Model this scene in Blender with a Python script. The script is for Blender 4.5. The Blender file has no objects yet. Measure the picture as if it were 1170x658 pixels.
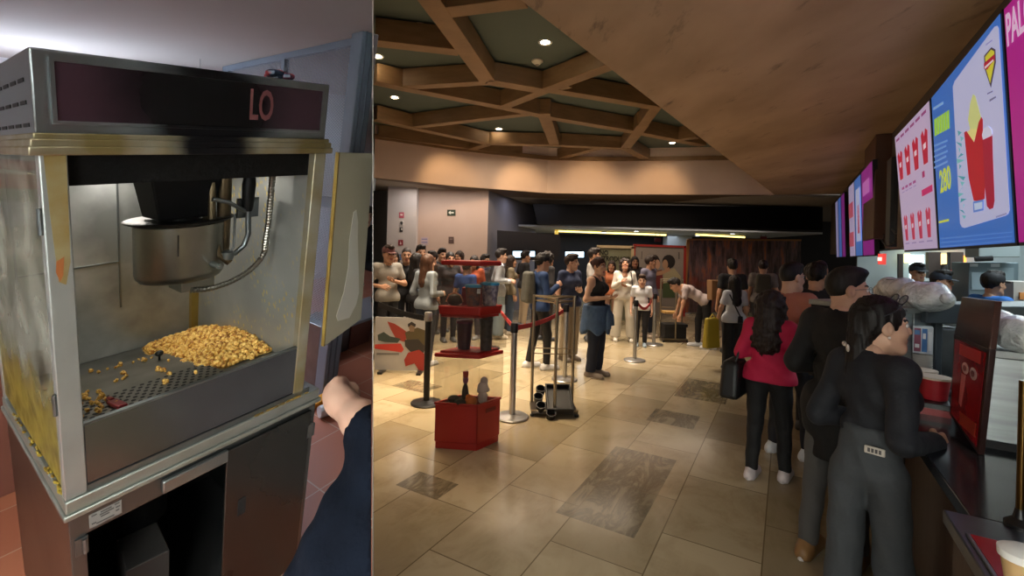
import bpy, bmesh, math, random
import numpy as np
from mathutils import Vector, Matrix
random.seed(7); rng = np.random.default_rng(7)
SC = bpy.context.scene
COL = SC.collection
PI = math.pi
H = 1.72                      # eye level over the lobby floor
F = 540.0; PPX = 585.0; PPY = 287.0; ROLL = math.radians(1.5)

# ------------------------------------------------------------------ camera
cam = bpy.data.cameras.new('camera'); camo = bpy.data.objects.new('camera', cam); COL.objects.link(camo)
cam.sensor_fit = 'HORIZONTAL'; cam.sensor_width = 36.0
cam.lens = 36.0 * F / 1170.0
cam.shift_x = 0.0; cam.shift_y = (PPY - 329.0) / 1170.0
cam.clip_start = 0.02; cam.clip_end = 100
camo.matrix_world = Matrix.Translation((0, 0, H)) @ Matrix.Rotation(math.radians(90), 4, 'X') @ Matrix.Rotation(ROLL, 4, 'Z')
SC.camera = camo

def ray(px, py):
    u, v = px - PPX, py - PPY; c, s = math.cos(ROLL), math.sin(ROLL)
    return np.array([(u*c + v*s)/F, 1.0, -(-u*s + v*c)/F])
EYE = np.array([0, 0, H])
def P(px, py, Y): return EYE + ray(px, py)*Y
def G(px, py, z=0.0):
    r = ray(px, py); return EYE + r*((z - H)/r[2])
def hit(px, py, p0, n):
    r = ray(px, py); n = np.array(n, float); return EYE + r*(((np.array(p0) - EYE) @ n)/(r @ n))

# ------------------------------------------------------------------ frames
# counter frame: s along the counter, q behind its front edge, z up
CT = np.array([.5031, .8642, 0]); CN = np.array([.8642, -.5031, 0]); C0 = np.array([1.70, 1.99, 0])
MC = np.eye(4); MC[:3, 0] = CT; MC[:3, 1] = CN; MC[:3, 3] = C0
def cq(px, py, q):
    w = hit(px, py, C0 + CN*q, CN) - C0
    return (w @ CT, q, w[2])
def cz(px, py, z):
    w = G(px, py, z) - C0
    return (w @ CT, w @ CN, z)
# kitchen frame of the popcorn machine: a along its front, b to its back, c up
def unit(v): v = np.array(v, float); return v/np.linalg.norm(v)
D1 = unit(ray(963, 171.5)); D2 = unit(ray(-165, 169)); D3 = -unit(ray(191, 2050))
LO = EYE + ray(75, 583)*1.25
ML = np.eye(4); ML[:3, 0] = D1; ML[:3, 1] = D2; ML[:3, 2] = D3; ML[:3, 3] = LO
MLI = np.linalg.inv(ML)
def L(a, b, c): return (ML @ np.array([a, b, c, 1]))[:3]
def la(px, py, ax, val):
    R = MLI[:3, :3] @ ray(px, py); o = (MLI @ np.append(EYE, 1))[:3]
    return o + R*((val - o[ax])/R[ax])
def rotz(a, loc=(0, 0, 0)):
    m = np.eye(4); c, s = math.cos(a), math.sin(a); m[:2, :2] = [[c, -s], [s, c]]; m[:3, 3] = loc; return m
def tr(loc): m = np.eye(4); m[:3, 3] = loc; return m

# the thin divider between the two places
PN = np.cross(ray(426, 0), ray(426, 658)); PN /= np.linalg.norm(PN)      # points to the kitchen side (-x)
if PN[0] > 0: PN = -PN

# ------------------------------------------------------------------ materials
def hexc(h):
    h = h.lstrip('#'); h = ''.join(c*2 for c in h) if len(h) == 3 else h; v = [int(h[i:i+2], 16)/255 for i in (0, 2, 4)]
    return tuple((c/12.92 if c <= .04045 else ((c+.055)/1.055)**2.4) for c in v) + (1.0,)
MATS = {}
def mat(name, col, rough=.5, metal=0.0, spec=.5, var=None, bump=None, emit=0.0, alpha=1.0, coat=0.0, stretch=(1, 1, 1), rvar=0.0, sheen=0):
    if name in MATS: return MATS[name]
    m = bpy.data.materials.new(name); m.use_nodes = True; MATS[name] = m
    nt = m.node_tree; N = nt.nodes; K = nt.links; b = N['Principled BSDF']
    c = hexc(col); b.inputs['Base Color'].default_value = c
    b.inputs['Roughness'].default_value = rough; b.inputs['Metallic'].default_value = metal
    b.inputs['Specular IOR Level'].default_value = spec
    b.inputs['Coat Weight'].default_value = coat
    m.diffuse_color = c
    if emit: b.inputs['Emission Color'].default_value = c; b.inputs['Emission Strength'].default_value = emit
    if alpha < 1: b.inputs['Alpha'].default_value = alpha
    if sheen: b.inputs['Sheen Weight'].default_value = sheen
    if var or bump or rvar:
        tc = N.new('ShaderNodeTexCoord'); mp = N.new('ShaderNodeMapping'); mp.inputs['Scale'].default_value = stretch
        K.new(tc.outputs['Object'], mp.inputs['Vector'])
    if var:
        n = N.new('ShaderNodeTexNoise'); n.inputs['Scale'].default_value = var[0]; n.inputs['Detail'].default_value = 5
        K.new(mp.outputs[0], n.inputs['Vector'])
        rp = N.new('ShaderNodeMapRange'); rp.inputs['From Min'].default_value = .5 - var[3] if len(var) > 3 else .35
        rp.inputs['From Max'].default_value = .5 + var[3] if len(var) > 3 else .65
        rp.inputs['To Max'].default_value = var[1]
        K.new(n.outputs['Fac'], rp.inputs['Value'])
        mx = N.new('ShaderNodeMix'); mx.data_type = 'RGBA'; mx.inputs['A'].default_value = c; mx.inputs['B'].default_value = hexc(var[2])
        K.new(rp.outputs[0], mx.inputs['Factor']); K.new(mx.outputs['Result'], b.inputs['Base Color'])
        if emit: K.new(mx.outputs['Result'], b.inputs['Emission Color'])
        if rvar:
            ra = N.new('ShaderNodeMath'); ra.operation = 'MULTIPLY_ADD'; ra.inputs[1].default_value = rvar; ra.inputs[2].default_value = rough
            K.new(n.outputs['Fac'], ra.inputs[0]); K.new(ra.outputs[0], b.inputs['Roughness'])
    if bump:
        n2 = N.new('ShaderNodeTexNoise'); n2.inputs['Scale'].default_value = bump[0]; n2.inputs['Detail'].default_value = 4
        K.new(mp.outputs[0], n2.inputs['Vector'])
        bp = N.new('ShaderNodeBump'); bp.inputs['Strength'].default_value = bump[1]; bp.inputs['Distance'].default_value = bump[2] if len(bump) > 2 else .01
        K.new(n2.outputs['Fac'], bp.inputs['Height']); K.new(bp.outputs[0], b.inputs['Normal'])
    return m
def glass(name, tint='#ffffff', gloss=.12, rough=.03, dirt=None):
    """thin clear sheet: mostly see-through, some mirror; dirt = (colour, amount, noise scale)"""
    if name in MATS: return MATS[name]
    m = bpy.data.materials.new(name); m.use_nodes = True; MATS[name] = m
    N = m.node_tree.nodes; K = m.node_tree.links; N.remove(N['Principled BSDF']); out = N['Material Output']
    t = N.new('ShaderNodeBsdfTransparent'); t.inputs[0].default_value = hexc(tint)
    g = N.new('ShaderNodeBsdfGlossy'); g.inputs['Roughness'].default_value = rough
    mx = N.new('ShaderNodeMixShader'); mx.inputs[0].default_value = gloss
    K.new(t.outputs[0], mx.inputs[1]); K.new(g.outputs[0], mx.inputs[2]); last = mx
    if dirt:
        tc = N.new('ShaderNodeTexCoord'); n = N.new('ShaderNodeTexNoise'); n.inputs['Scale'].default_value = dirt[2]; n.inputs['Detail'].default_value = 6
        K.new(tc.outputs['Object'], n.inputs['Vector'])
        rp = N.new('ShaderNodeMapRange'); rp.inputs['From Min'].default_value = .35; rp.inputs['From Max'].default_value = .75; rp.inputs['To Max'].default_value = dirt[1]
        K.new(n.outputs['Fac'], rp.inputs['Value'])
        d = N.new('ShaderNodeBsdfDiffuse'); d.inputs[0].default_value = hexc(dirt[0])
        m2 = N.new('ShaderNodeMixShader'); K.new(rp.outputs[0], m2.inputs[0]); K.new(mx.outputs[0], m2.inputs[1]); K.new(d.outputs[0], m2.inputs[2]); last = m2
    K.new(last.outputs[0], out.inputs['Surface'])
    return m

# ------------------------------------------------------------------ mesh builder
class MB:
    def __init__(s, xf=None): s.v = []; s.f = []; s.m = []; s.xf = xf; s.cur = 0
    def add(s, vs, fs, xf=None):
        vs = np.asarray(vs, float).reshape(-1, 3)
        for x in (xf, s.xf):
            if x is not None: vs = vs @ x[:3, :3].T + x[:3, 3]
        o = sum(len(a) for a in s.v); s.v.append(vs)
        s.f += [tuple(i + o for i in f) for f in fs]; s.m += [s.cur]*len(fs); return s
    def box(s, x0, x1, y0, y1, z0, z1, xf=None):
        vs = [(x, y, z) for x in (x0, x1) for y in (y0, y1) for z in (z0, z1)]
        return s.add(vs, [(0, 1, 3, 2), (4, 6, 7, 5), (0, 4, 5, 1), (2, 3, 7, 6), (0, 2, 6, 4), (1, 5, 7, 3)], xf)
    def hexa(s, bot, top, xf=None):
        n = len(bot); vs = list(bot) + list(top)
        fs = [tuple(range(n))[::-1], tuple(range(n, 2*n))] + [(i, (i+1) % n, n+(i+1) % n, n+i) for i in range(n)]
        return s.add(vs, fs, xf)
    def prism(s, pts, vec, xf=None):
        v = np.array(vec, float); pts = [np.array(p, float) for p in pts]
        return s.hexa(pts, [p + v for p in pts], xf)
    def quad(s, *pts): return s.add(pts, [tuple(range(len(pts)))])
    def tube(s, path, r, n=8, xf=None, close=False):
        path = [np.array(p, float) for p in path]; k = len(path)
        rs = [r]*k if np.isscalar(r) else r
        vs = []; fs = []; up = None
        for i, p in enumerate(path):
            if close: t = path[(i+1) % k] - path[i-1]
            else: t = path[min(i+1, k-1)] - path[max(i-1, 0)]
            t = unit(t)
            if up is None:
                up = np.array([0, 0, 1.]) if abs(t[2]) < .9 else np.array([1., 0, 0])
            up = unit(up - t*(up @ t)); w = np.cross(t, up)
            for j in range(n):
                a = 2*PI*j/n; vs.append(p + rs[i]*(math.cos(a)*up + math.sin(a)*w))
        for i in range(k if close else k-1):
            for j in range(n):
                a, b = i*n, ((i+1) % k)*n
                fs.append((a+j, a+(j+1) % n, b+(j+1) % n, b+j))
        if not close: fs += [tuple(range(n))[::-1], tuple(range((k-1)*n, k*n))]
        return s.add(vs, fs, xf)
    def bar(s, a, b, w, h, up=(0, 0, 1), xf=None):
        a, b = np.array(a, float), np.array(b, float); t = unit(b-a); up = np.array(up, float)
        up = unit(up - t*(up @ t)); sd = np.cross(t, up)
        q = [sd*w/2*i + up*h/2*j for i, j in ((-1, -1), (1, -1), (1, 1), (-1, 1))]
        return s.hexa([a+x for x in q], [b+x for x in q], xf)
    def lathe(s, prof, c=(0, 0, 0), n=24, xf=None):
        vs = []; fs = []; k = len(prof)
        for r, z in prof:
            for j in range(n):
                a = 2*PI*j/n; vs.append((c[0]+r*math.cos(a), c[1]+r*math.sin(a), c[2]+z))
        for i in range(k-1):
            for j in range(n): fs.append((i*n+j, i*n+(j+1) % n, (i+1)*n+(j+1) % n, (i+1)*n+j))
        fs += [tuple(range(n))[::-1], tuple(range((k-1)*n, k*n))]
        return s.add(vs, fs, xf)
    def ell(s, c, r, nu=16, nv=10, xf=None):
        prof = [(max(1e-4, math.sin(PI*i/nv)), -math.cos(PI*i/nv)) for i in range(nv+1)]
        m = np.diag([r[0], r[1], r[2], 1.0]); m[:3, 3] = c
        if xf is not None: m = xf @ m
        return s.lathe(prof, n=nu, xf=m)
    def build(s, name, mats, parent=None, bevel=0, seg=2, ang=35, base=None, flat=False, solid=0):
        V = np.concatenate(s.v) if s.v else np.zeros((0, 3))
        if parent is not None: org = np.array(parent['_w'])
        elif base is not None: org = np.array(base, float)
        else: org = np.array([V[:, 0].mean(), V[:, 1].mean(), V[:, 2].min()])
        me = bpy.data.meshes.new(name)
        me.from_pydata((V - org).tolist(), [], s.f)
        for m in (mats if isinstance(mats, (list, tuple)) else [mats]): me.materials.append(m)
        me.polygons.foreach_set('material_index', s.m)
        bm = bmesh.new(); bm.from_mesh(me); bmesh.ops.recalc_face_normals(bm, faces=bm.faces); bm.to_mesh(me); bm.free()
        if not flat:
            me.shade_smooth(); me.set_sharp_from_angle(angle=math.radians(ang))
        o = bpy.data.objects.new(name, me); COL.objects.link(o)
        o['_w'] = org.tolist()
        if parent is not None: o.parent = parent; o.location = (0, 0, 0)
        else: o.location = org.tolist()
        if bevel:
            bv = o.modifiers.new('bevel', 'BEVEL'); bv.width = bevel; bv.segments = seg; bv.limit_method = 'ANGLE'; bv.angle_limit = math.radians(40)
        if solid:
            sm = o.modifiers.new('thickness', 'SOLIDIFY'); sm.thickness = solid; sm.offset = 0
        return o
def thing(name, label, cat, loc, group=None):
    o = bpy.data.objects.new(name, None); COL.objects.link(o); o.empty_display_size = .1
    o.location = tuple(float(x) for x in loc); o['_w'] = [float(x) for x in loc]
    return tag(o, label, cat, group)
def tag(o, label, cat, group=None, kind=None):
    o['label'] = label; o['category'] = cat
    if group: o['group'] = group
    if kind: o['kind'] = kind
    return o
def struct(o): o['kind'] = 'structure'; return o
def dup(root, delta, label, group=None):
    """a copy of a thing with copies of its parts and sub-parts, moved by delta"""
    def cp(o, par):
        c = o.copy(); COL.objects.link(c); c.parent = par
        for ch in [x for x in o.children]: cp(ch, c)
        return c
    r = cp(root, None); r.location = Vector(root.location) + Vector([float(x) for x in delta]); r['label'] = label
    r['_w'] = list(r.location)
    if group: r['group'] = group
    return r
def text_mesh(txt, size, xf, depth=.002, align='CENTER', sx=1.0, bold=0.0):
    """vertices and faces of a word lying in the local xy plane, moved by xf"""
    cu = bpy.data.curves.new('t', 'FONT'); cu.body = txt; cu.size = size; cu.align_x = align; cu.align_y = 'CENTER'; cu.extrude = depth; cu.resolution_u = 3
    cu.offset = bold
    ob = bpy.data.objects.new('t', cu); COL.objects.link(ob)
    dg = bpy.context.evaluated_depsgraph_get(); dg.update()
    me = bpy.data.meshes.new_from_object(ob.evaluated_get(dg))
    vs = np.array([v.co[:] for v in me.vertices]).reshape(-1, 3); vs[:, 0] *= sx
    fs = [tuple(p.vertices) for p in me.polygons]
    bpy.data.objects.remove(ob); bpy.data.curves.remove(cu); bpy.data.meshes.remove(me)
    return vs @ xf[:3, :3].T + xf[:3, 3], fs
def frame(o, ex, ey):
    """4x4 whose x, y axes are ex, ey and z their cross product, at o"""
    ex, ey = np.array(ex, float), np.array(ey, float); m = np.eye(4)
    m[:3, 0] = ex; m[:3, 1] = ey; m[:3, 2] = unit(np.cross(ex, ey)); m[:3, 3] = o; return m
def area(name, loc, size, power, col, rot=(0, 0, 0), sy=None, spread=None):
    l = bpy.data.lights.new(name, 'AREA'); l.energy = power; l.color = hexc(col)[:3]; l.size = size
    if sy: l.shape = 'RECTANGLE'; l.size_y = sy
    if spread: l.spread = math.radians(spread)
    o = bpy.data.objects.new(name, l); COL.objects.link(o); o.location = tuple(float(x) for x in loc); o.rotation_euler = rot
    return o
def aim(o, tgt):
    d = Vector([float(x) for x in tgt]) - o.location
    o.rotation_euler = d.to_track_quat('-Z', 'Y').to_euler(); return o
# ================================================================== THE KITCHEN WITH THE POPCORN MACHINE
steel = mat('brushed_steel', '#a8aeae', .3, .85, var=(3, .5, '#6f7474'), bump=(90, .05, .002), stretch=(1, 1, 14), rvar=.12)
steel_d = mat('dull_steel', '#7e8486', .38, 1, var=(5, .5, '#5a5f60'), rvar=.15)
steel_p = mat('pale_steel', '#a6aaa8', .45, .75, var=(4, .45, '#8b8f8c'), rvar=.1)
grease = mat('greasy_steel', '#a8a595', .42, .7, var=(7, .8, '#8f804e', .16), rvar=.2)
black = mat('soot_black', '#0b0b0c', .55)
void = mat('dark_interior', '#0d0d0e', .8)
white_wall = mat('kitchen_paint', '#c9ccd2', .7)
grey_paint = mat('grey_paint', '#7f8d9c', .5, var=(6, .3, '#74818f'))

def soot_steel(name, base, cen, rad, soot='#0a0a0d', metal=.9, rough=.35, warm=None):
    """steel burnt black around a point (object space), with a ragged edge"""
    m = bpy.data.materials.new(name); m.use_nodes = True; N = m.node_tree.nodes; K = m.node_tree.links; b = N['Principled BSDF']
    b.inputs['Metallic'].default_value = metal; b.inputs['Roughness'].default_value = rough; b.inputs['Specular IOR Level'].default_value = .2
    tc = N.new('ShaderNodeTexCoord'); vs = N.new('ShaderNodeVectorMath'); vs.operation = 'SUBTRACT'; vs.inputs[1].default_value = [float(x) for x in cen]
    K.new(tc.outputs['Object'], vs.inputs[0])
    ln = N.new('ShaderNodeVectorMath'); ln.operation = 'LENGTH'; K.new(vs.outputs[0], ln.inputs[0])
    n = N.new('ShaderNodeTexNoise'); n.inputs['Scale'].default_value = 9; n.inputs['Detail'].default_value = 5; K.new(tc.outputs['Object'], n.inputs['Vector'])
    ma = N.new('ShaderNodeMath'); ma.operation = 'MULTIPLY_ADD'; ma.inputs[1].default_value = rad*.45; K.new(n.outputs['Fac'], ma.inputs[0]); K.new(ln.outputs['Value'], ma.inputs[2])
    r = N.new('ShaderNodeMapRange'); r.interpolation_type = 'SMOOTHSTEP'; r.inputs['From Min'].default_value = rad*.75; r.inputs['From Max'].default_value = rad*1.45
    K.new(ma.outputs[0], r.inputs['Value'])
    mx = N.new('ShaderNodeMix'); mx.data_type = 'RGBA'; mx.inputs['A'].default_value = hexc(soot); K.new(r.outputs[0], mx.inputs['Factor'])
    if warm:
        n3 = N.new('ShaderNodeTexNoise'); n3.inputs['Scale'].default_value = 8; K.new(tc.outputs['Object'], n3.inputs['Vector'])
        m3 = N.new('ShaderNodeMix'); m3.data_type = 'RGBA'; m3.inputs['A'].default_value = hexc(base); m3.inputs['B'].default_value = hexc(warm)
        r3 = N.new('ShaderNodeMapRange'); r3.inputs['From Min'].default_value = .38; r3.inputs['From Max'].default_value = .6; K.new(n3.outputs['Fac'], r3.inputs['Value'])
        K.new(r3.outputs[0], m3.inputs['Factor']); K.new(m3.outputs['Result'], mx.inputs['B'])
    else: mx.inputs['B'].default_value = hexc(base)
    K.new(mx.outputs['Result'], b.inputs['Base Color'])
    mm = N.new('ShaderNodeMath'); mm.operation = 'MULTIPLY'; mm.inputs[1].default_value = metal; K.new(r.outputs[0], mm.inputs[0]); K.new(mm.outputs[0], b.inputs['Metallic'])
    return m

W, DP = .69, .90           # cabinet width and depth
mroot = thing('popcorn_machine', 'large steel popcorn machine with soot-blackened header on a steel cart', 'popcorn machine', L(0, 0, -.9))
RW = np.array(mroot['_w'])
def rel(a, b, c): return L(a, b, c) - RW
def lb(): return MB(ML)
hdr_m = soot_steel('header_steel', '#83898b', rel(.335, -.02, 1.05), .20)
trim_m = soot_steel('crown_trim_steel', '#a09a86', rel(.345, -.03, .955), .115, warm='#857850', metal=.75, rough=.4)
# header box
h = lb(); h.box(0, .675, .01, DP, .985, 1.16); hdr = h.build('header', hdr_m, mroot, bevel=.004)
for r_, (z0, bs) in enumerate(((1.005, 0), (1.052, .012), (1.098, .02))):
    for k in range(6): v = lb(); v.box(-.002, .001, .05+bs+k*.085, .105+bs+k*.085, z0, z0+.008); v.build('vent_slot', black, hdr)
sign_m = soot_steel('red_sign_panel', '#36252c', rel(.315, -.02, 1.07), .21, soot='#08080a', metal=0, rough=.22)
sg = lb(); sg.box(.035, .648, .004, .012, 1.018, 1.137); sgo = sg.build('sign_panel', sign_m, mroot)
sf = lb()
for bx in ((.028, .655, 0, .012, 1.137, 1.144), (.028, .655, 0, .012, 1.011, 1.018), (.028, .035, 0, .012, 1.018, 1.137), (.648, .655, 0, .012, 1.018, 1.137)): sf.box(*bx)
sf.build('sign_frame', hdr_m, mroot)
mx_ = ML @ frame((.462, .0035, 1.077), (1, 0, 0), (0, 0, 1))
tm = MB(); tm.add(*text_mesh('LO', .115, mx_, .0008, sx=.46, bold=.002)); tm.build('sign_letters', mat('sign_red', '#67393a', .5), sgo)
# crown trim: stepped moulding round the header foot
t = lb()
for (o, z0, z1) in ((.006, .978, .992), (.012, .962, .980), (.016, .945, .964)):
    t.box(-o, .675+o, -o, DP+.01, z0, z1)
t.build('crown_trim', trim_m, mroot, bevel=.003)
# posts
for (x0, x1, y0, y1, mm) in ((.0, .046, -.004, .03, steel_p), (.636, .676, -.004, .03, grease), (.0, .03, DP-.03, DP, steel_p), (.64, .676, DP-.03, DP, steel_p)):
    p = lb(); p.box(x0, x1, y0, y1, .03, .948); po = p.build('post', mm, mroot, bevel=.003)
    if y0 < 0 and x0 < .1:
        q = lb(); q.prism([(.008, -.0045, .948), (.044, -.0045, .948), (.04, -.0045, .70), (.03, -.0045, .645), (.018, -.0045, .655), (.012, -.0045, .8)], (0, .0006, 0)); q.build('rust_stain', mat('rust_stain', '#9c9068', .5, .5, var=(16, .9, '#8a7440')), po)
        q = lb(); q.prism([(.016, -.0052, .705), (.03, -.0052, .715), (.026, -.0052, .67), (.02, -.0052, .655), (.014, -.0052, .68)], (0, .0006, 0)); q.build('rust_mark', mat('rust_dark', '#8a4d1c', .6), po)
    for cz_ in ((.80, .33) if x0 < .1 and y0 < 0 else ()):
        q = lb(); q.tube([(-.004, .002, cz_-.03), (-.004, .002, cz_+.03)], .005, 8); q.box(-.003, .0, 0, .016, cz_-.03, cz_+.03); q.build('hinge', steel_d, po)
# walls of the case
g_side = glass('greasy_glass', '#d8d8cc', .10, .08, ('#b9b9b0', .5, 5))
p = lb(); p.box(.006, .010, .03, DP-.03, .05, .945); so = p.build('side_glass', g_side, mroot)
def grease_film():
    m = bpy.data.materials.new('yellow_grease_film'); m.use_nodes = True; N = m.node_tree.nodes; K = m.node_tree.links; N.remove(N['Principled BSDF'])
    t = N.new('ShaderNodeBsdfTransparent'); d = N.new('ShaderNodeBsdfPrincipled'); d.inputs['Base Color'].default_value = hexc('#8a7c2c'); d.inputs['Roughness'].default_value = .3
    tc = N.new('ShaderNodeTexCoord'); n = N.new('ShaderNodeTexNoise'); n.inputs['Scale'].default_value = 14; n.inputs['Detail'].default_value = 7; K.new(tc.outputs['Object'], n.inputs[0])
    r = N.new('ShaderNodeMapRange'); r.inputs['From Min'].default_value = .3; r.inputs['From Max'].default_value = .62; r.inputs['To Min'].default_value = .45; r.inputs['To Max'].default_value = .95; K.new(n.outputs['Fac'], r.inputs['Value'])
    fa = N.new('ShaderNodeAttribute'); fa.attribute_name = 'film'; fs_ = N.new('ShaderNodeSeparateXYZ'); K.new(fa.outputs['Vector'], fs_.inputs[0])
    ad = N.new('ShaderNodeMath'); ad.operation = 'MULTIPLY_ADD'; ad.inputs[1].default_value = .9; K.new(n.outputs['Fac'], ad.inputs[0]); K.new(fs_.outputs[2], ad.inputs[2])
    fo_ = N.new('ShaderNodeMapRange'); fo_.inputs['From Min'].default_value = 1.0; fo_.inputs['From Max'].default_value = 1.6; fo_.inputs['To Min'].default_value = 1; fo_.inputs['To Max'].default_value = 0; K.new(ad.outputs[0], fo_.inputs['Value'])
    mu = N.new('ShaderNodeMath'); mu.operation = 'MULTIPLY'; K.new(r.outputs[0], mu.inputs[0]); K.new(fo_.outputs[0], mu.inputs[1])
    x = N.new('ShaderNodeMixShader'); K.new(mu.outputs[0], x.inputs[0]); K.new(t.outputs[0], x.inputs[1]); K.new(d.outputs[0], x.inputs[2]); K.new(x.outputs[0], N['Material Output'].inputs['Surface'])
    return m
p = lb(); GN = 24; vs = []; uvs = []
for i in range(GN+1):
    b_ = .03+(DP-.06)*i/GN; h_ = .30+.03*math.sin(i*.9)+.02*math.sin(i*2.3)
    for z_ in (.05, .05+h_): vs.append((.004, b_, z_)); uvs.append((b_, z_, (z_-.05)/h_))
p.add(vs, [(2*i, 2*i+2, 2*i+3, 2*i+1) for i in range(GN)]); gf = p.build('grease_film', grease_film(), so, flat=True)
at_ = gf.data.attributes.new('film', 'FLOAT_VECTOR', 'POINT'); at_.data.foreach_set('vector', np.array(uvs, float).ravel())
back_m = mat('polished_steel', '#c6c9c9', .28, .7, var=(2.6, .85, '#747877', .12), rvar=.22, bump=(12, .06, .004))
p = lb(); p.box(.02, .655, DP-.022, DP-.012, .03, .945); bp_ = p.build('back_panel', back_m, mroot)
p = lb()
for zz, x0, x1, y in ((.5, .06, .36, 0), (.885, .06, .36, 0)): p.box(x0, x1, DP-.026, DP-.022, zz, zz+.006)
for x in (.06, .354): p.box(x, x+.006, DP-.026, DP-.022, .3, .885)
p.build('back_door_seam', steel_d, bp_)
def oily(name):
    m = mat(name, '#b4b7b4', .32, .65, var=(2.5, .55, '#6f7470'), rvar=.2)
    N = m.node_tree.nodes; K = m.node_tree.links; b = N['Principled BSDF']
    tc = N.new('ShaderNodeTexCoord'); vo = N.new('ShaderNodeTexVoronoi'); vo.inputs['Scale'].default_value = 60; mp = N.new('ShaderNodeMapping'); mp.inputs['Scale'].default_value = (1, 1, .5)
    K.new(tc.outputs['Object'], mp.inputs[0]); K.new(mp.outputs[0], vo.inputs['Vector'])
    n = N.new('ShaderNodeTexNoise'); n.inputs['Scale'].default_value = 4; K.new(tc.outputs['Object'], n.inputs['Vector'])
    r = N.new('ShaderNodeMapRange'); r.inputs['From Min'].default_value = .2; r.inputs['From Max'].default_value = .34; r.inputs['To Min'].default_value = 1; r.inputs['To Max'].default_value = 0; K.new(vo.outputs['Distance'], r.inputs['Value'])
    r2 = N.new('ShaderNodeMapRange'); r2.inputs['From Min'].default_value = .42; r2.inputs['From Max'].default_value = .56; K.new(n.outputs['Fac'], r2.inputs['Value'])
    mu = N.new('ShaderNodeMath'); mu.operation = 'MULTIPLY'; K.new(r.outputs[0], mu.inputs[0]); K.new(r2.outputs[0], mu.inputs[1])
    old = b.inputs['Base Color'].links[0].from_socket
    mx = N.new('ShaderNodeMix'); mx.data_type = 'RGBA'; mx.inputs['B'].default_value = hexc('#d9c56a'); K.new(mu.outputs[0], mx.inputs['Factor']); K.new(old, mx.inputs['A']); K.new(mx.outputs['Result'], b.inputs['Base Color'])
    return m
p = lb(); p.box(.640, .648, .03, DP-.03, .03, .945); p.build('side_panel', oily('oil_spattered_steel'), mroot)
p = lb(); p.box(.612, .645, DP-.05, DP-.02, .03, .945); p.build('corner_strip', mat('greasy_strip', '#b39a52', .35, .8, var=(6, .7, '#84713c')), mroot)
burnt = mat('burnt_lining', '#070707', .7, 0, .15, var=(14, .7, '#100e0c'), bump=(60, .4))
p = lb(); p.box(.046, .640, .035, .05, .875, .945); p.box(.02, .645, .05, DP-.03, .90, .945); p.build('burnt_lining', burnt, mroot)
# popping pan
pan_m = mat('pan_steel', '#7d7f7c', .35, .7, var=(4, .6, '#4d4d49'), rvar=.25)
a = lb(); a.hexa([(.012, .03, .03), (.645, .03, .03), (.645, DP-.025, .03), (.012, DP-.025, .03)], [(.012, .03, .20), (.645, .03, .20), (.645, DP-.025, .085), (.012, DP-.025, .085)]); a.build('pan', pan_m, mroot)
# the loose plate, its front half perforated: the holes are sunk discs
a = lb(); a.hexa([(.03, .035, .208), (.44, .035, .208), (.40, .57, .152), (.03, .57, .152)], [(.03, .035, .216), (.44, .035, .216), (.40, .57, .160), (.03, .57, .160)]); plate = a.build('pan_plate', mat('plate_steel', '#7c7a72', .36, .7, var=(6, .6, '#52504a'), rvar=.2), mroot, bevel=.002)
a = lb()
for i in range(17):
    for j in range(8):
        b_ = .07+j*.024; a.lathe([(.0062, 0), (.0062, .001)], (.05+i*.0225+(.011 if j % 2 else 0), b_, .2165-(b_-.035)*.1047), 8)
a.build('perforations', mat('hole_dark', '#1b1a18', .8), plate)
a = lb(); a.ell((.36, .46, .20), (.014, .014, .012)); a.tube([(.36, .46, .165), (.36, .46, .2)], .004, 6); a.build('plate_knob', mat('black_plastic', '#161616', .4), plate)
# front apron
a = lb(); a.box(.046, .640, .0, .008, .052, .247); ap = a.build('front_panel', mat('front_panel_steel', '#7f868e', .14, 1, var=(2, .7, '#5c636b'), rvar=.2, bump=(5, .1, .01)), mroot, bevel=.002)
a = lb(); a.box(.046, .640, -.002, .014, .243, .250); a.build('panel_lip', steel_d, mroot)
# base rail, trim steps
rail_m = mat('rail_steel', '#a0a49f', .4, .8, var=(6, .5, '#83867c'), rvar=.15)
a = lb(); a.box(-.002, .742, -.012, DP+.01, -.012, .03); a.box(-.008, .748, -.02, DP+.015, -.03, -.012); a.build('base_rail', rail_m, mroot, bevel=.004)
a = lb(); a.box(.046, .70, -.004, .0, .03, .052); a.build('rail_channel', steel_d, mroot)
a = lb()
for i in range(26): a.ell((.50+rng.random()*.19, -.006+rng.random()*.004, .031), (.010, .006, .004), 8, 5)
a.build('oily_crumbs', mat('crumbs', '#8b6f2e', .5, var=(40, .8, '#4f3a1c')), mroot)
a = lb()
for i in range(40): a.ell((-.001+rng.random()*.008, .02+rng.random()**1.4*.75, .031), (.004, .012, .004), 8, 5)
a.build('rail_grease', mat('rail_grease', '#94812f', .35, var=(30, .7, '#6d4a10')), mroot)
# cart
cart_m = mat('cart_steel', '#6a6e6e', .3, .95, var=(3, .5, '#5c6060'), rvar=.15)
side_m = mat('cart_side_steel', '#5c4a40', .3, .8, var=(2, .4, '#4b3b33'), rvar=.1)  # brown of the mirrored floor is put into this steel's colour
a = lb(); a.box(.003, .012, .004, DP, -.86, -.03); cs = a.build('cart_side', side_m, mroot)
a = lb(); a.box(.727, .737, .004, DP, -.86, -.03); a.build('cart_side', cart_m, mroot)
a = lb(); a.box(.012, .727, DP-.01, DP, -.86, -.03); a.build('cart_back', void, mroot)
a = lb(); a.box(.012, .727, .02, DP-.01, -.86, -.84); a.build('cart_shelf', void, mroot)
a = lb(); a.box(.003, .737, -.002, .01, -.112, -.03); a.box(.003, .037, -.002, .01, -.86, -.11); a.box(.715, .737, -.002, .01, -.86, -.11); a.build('cart_frame', cart_m, mroot, bevel=.002)
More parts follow.
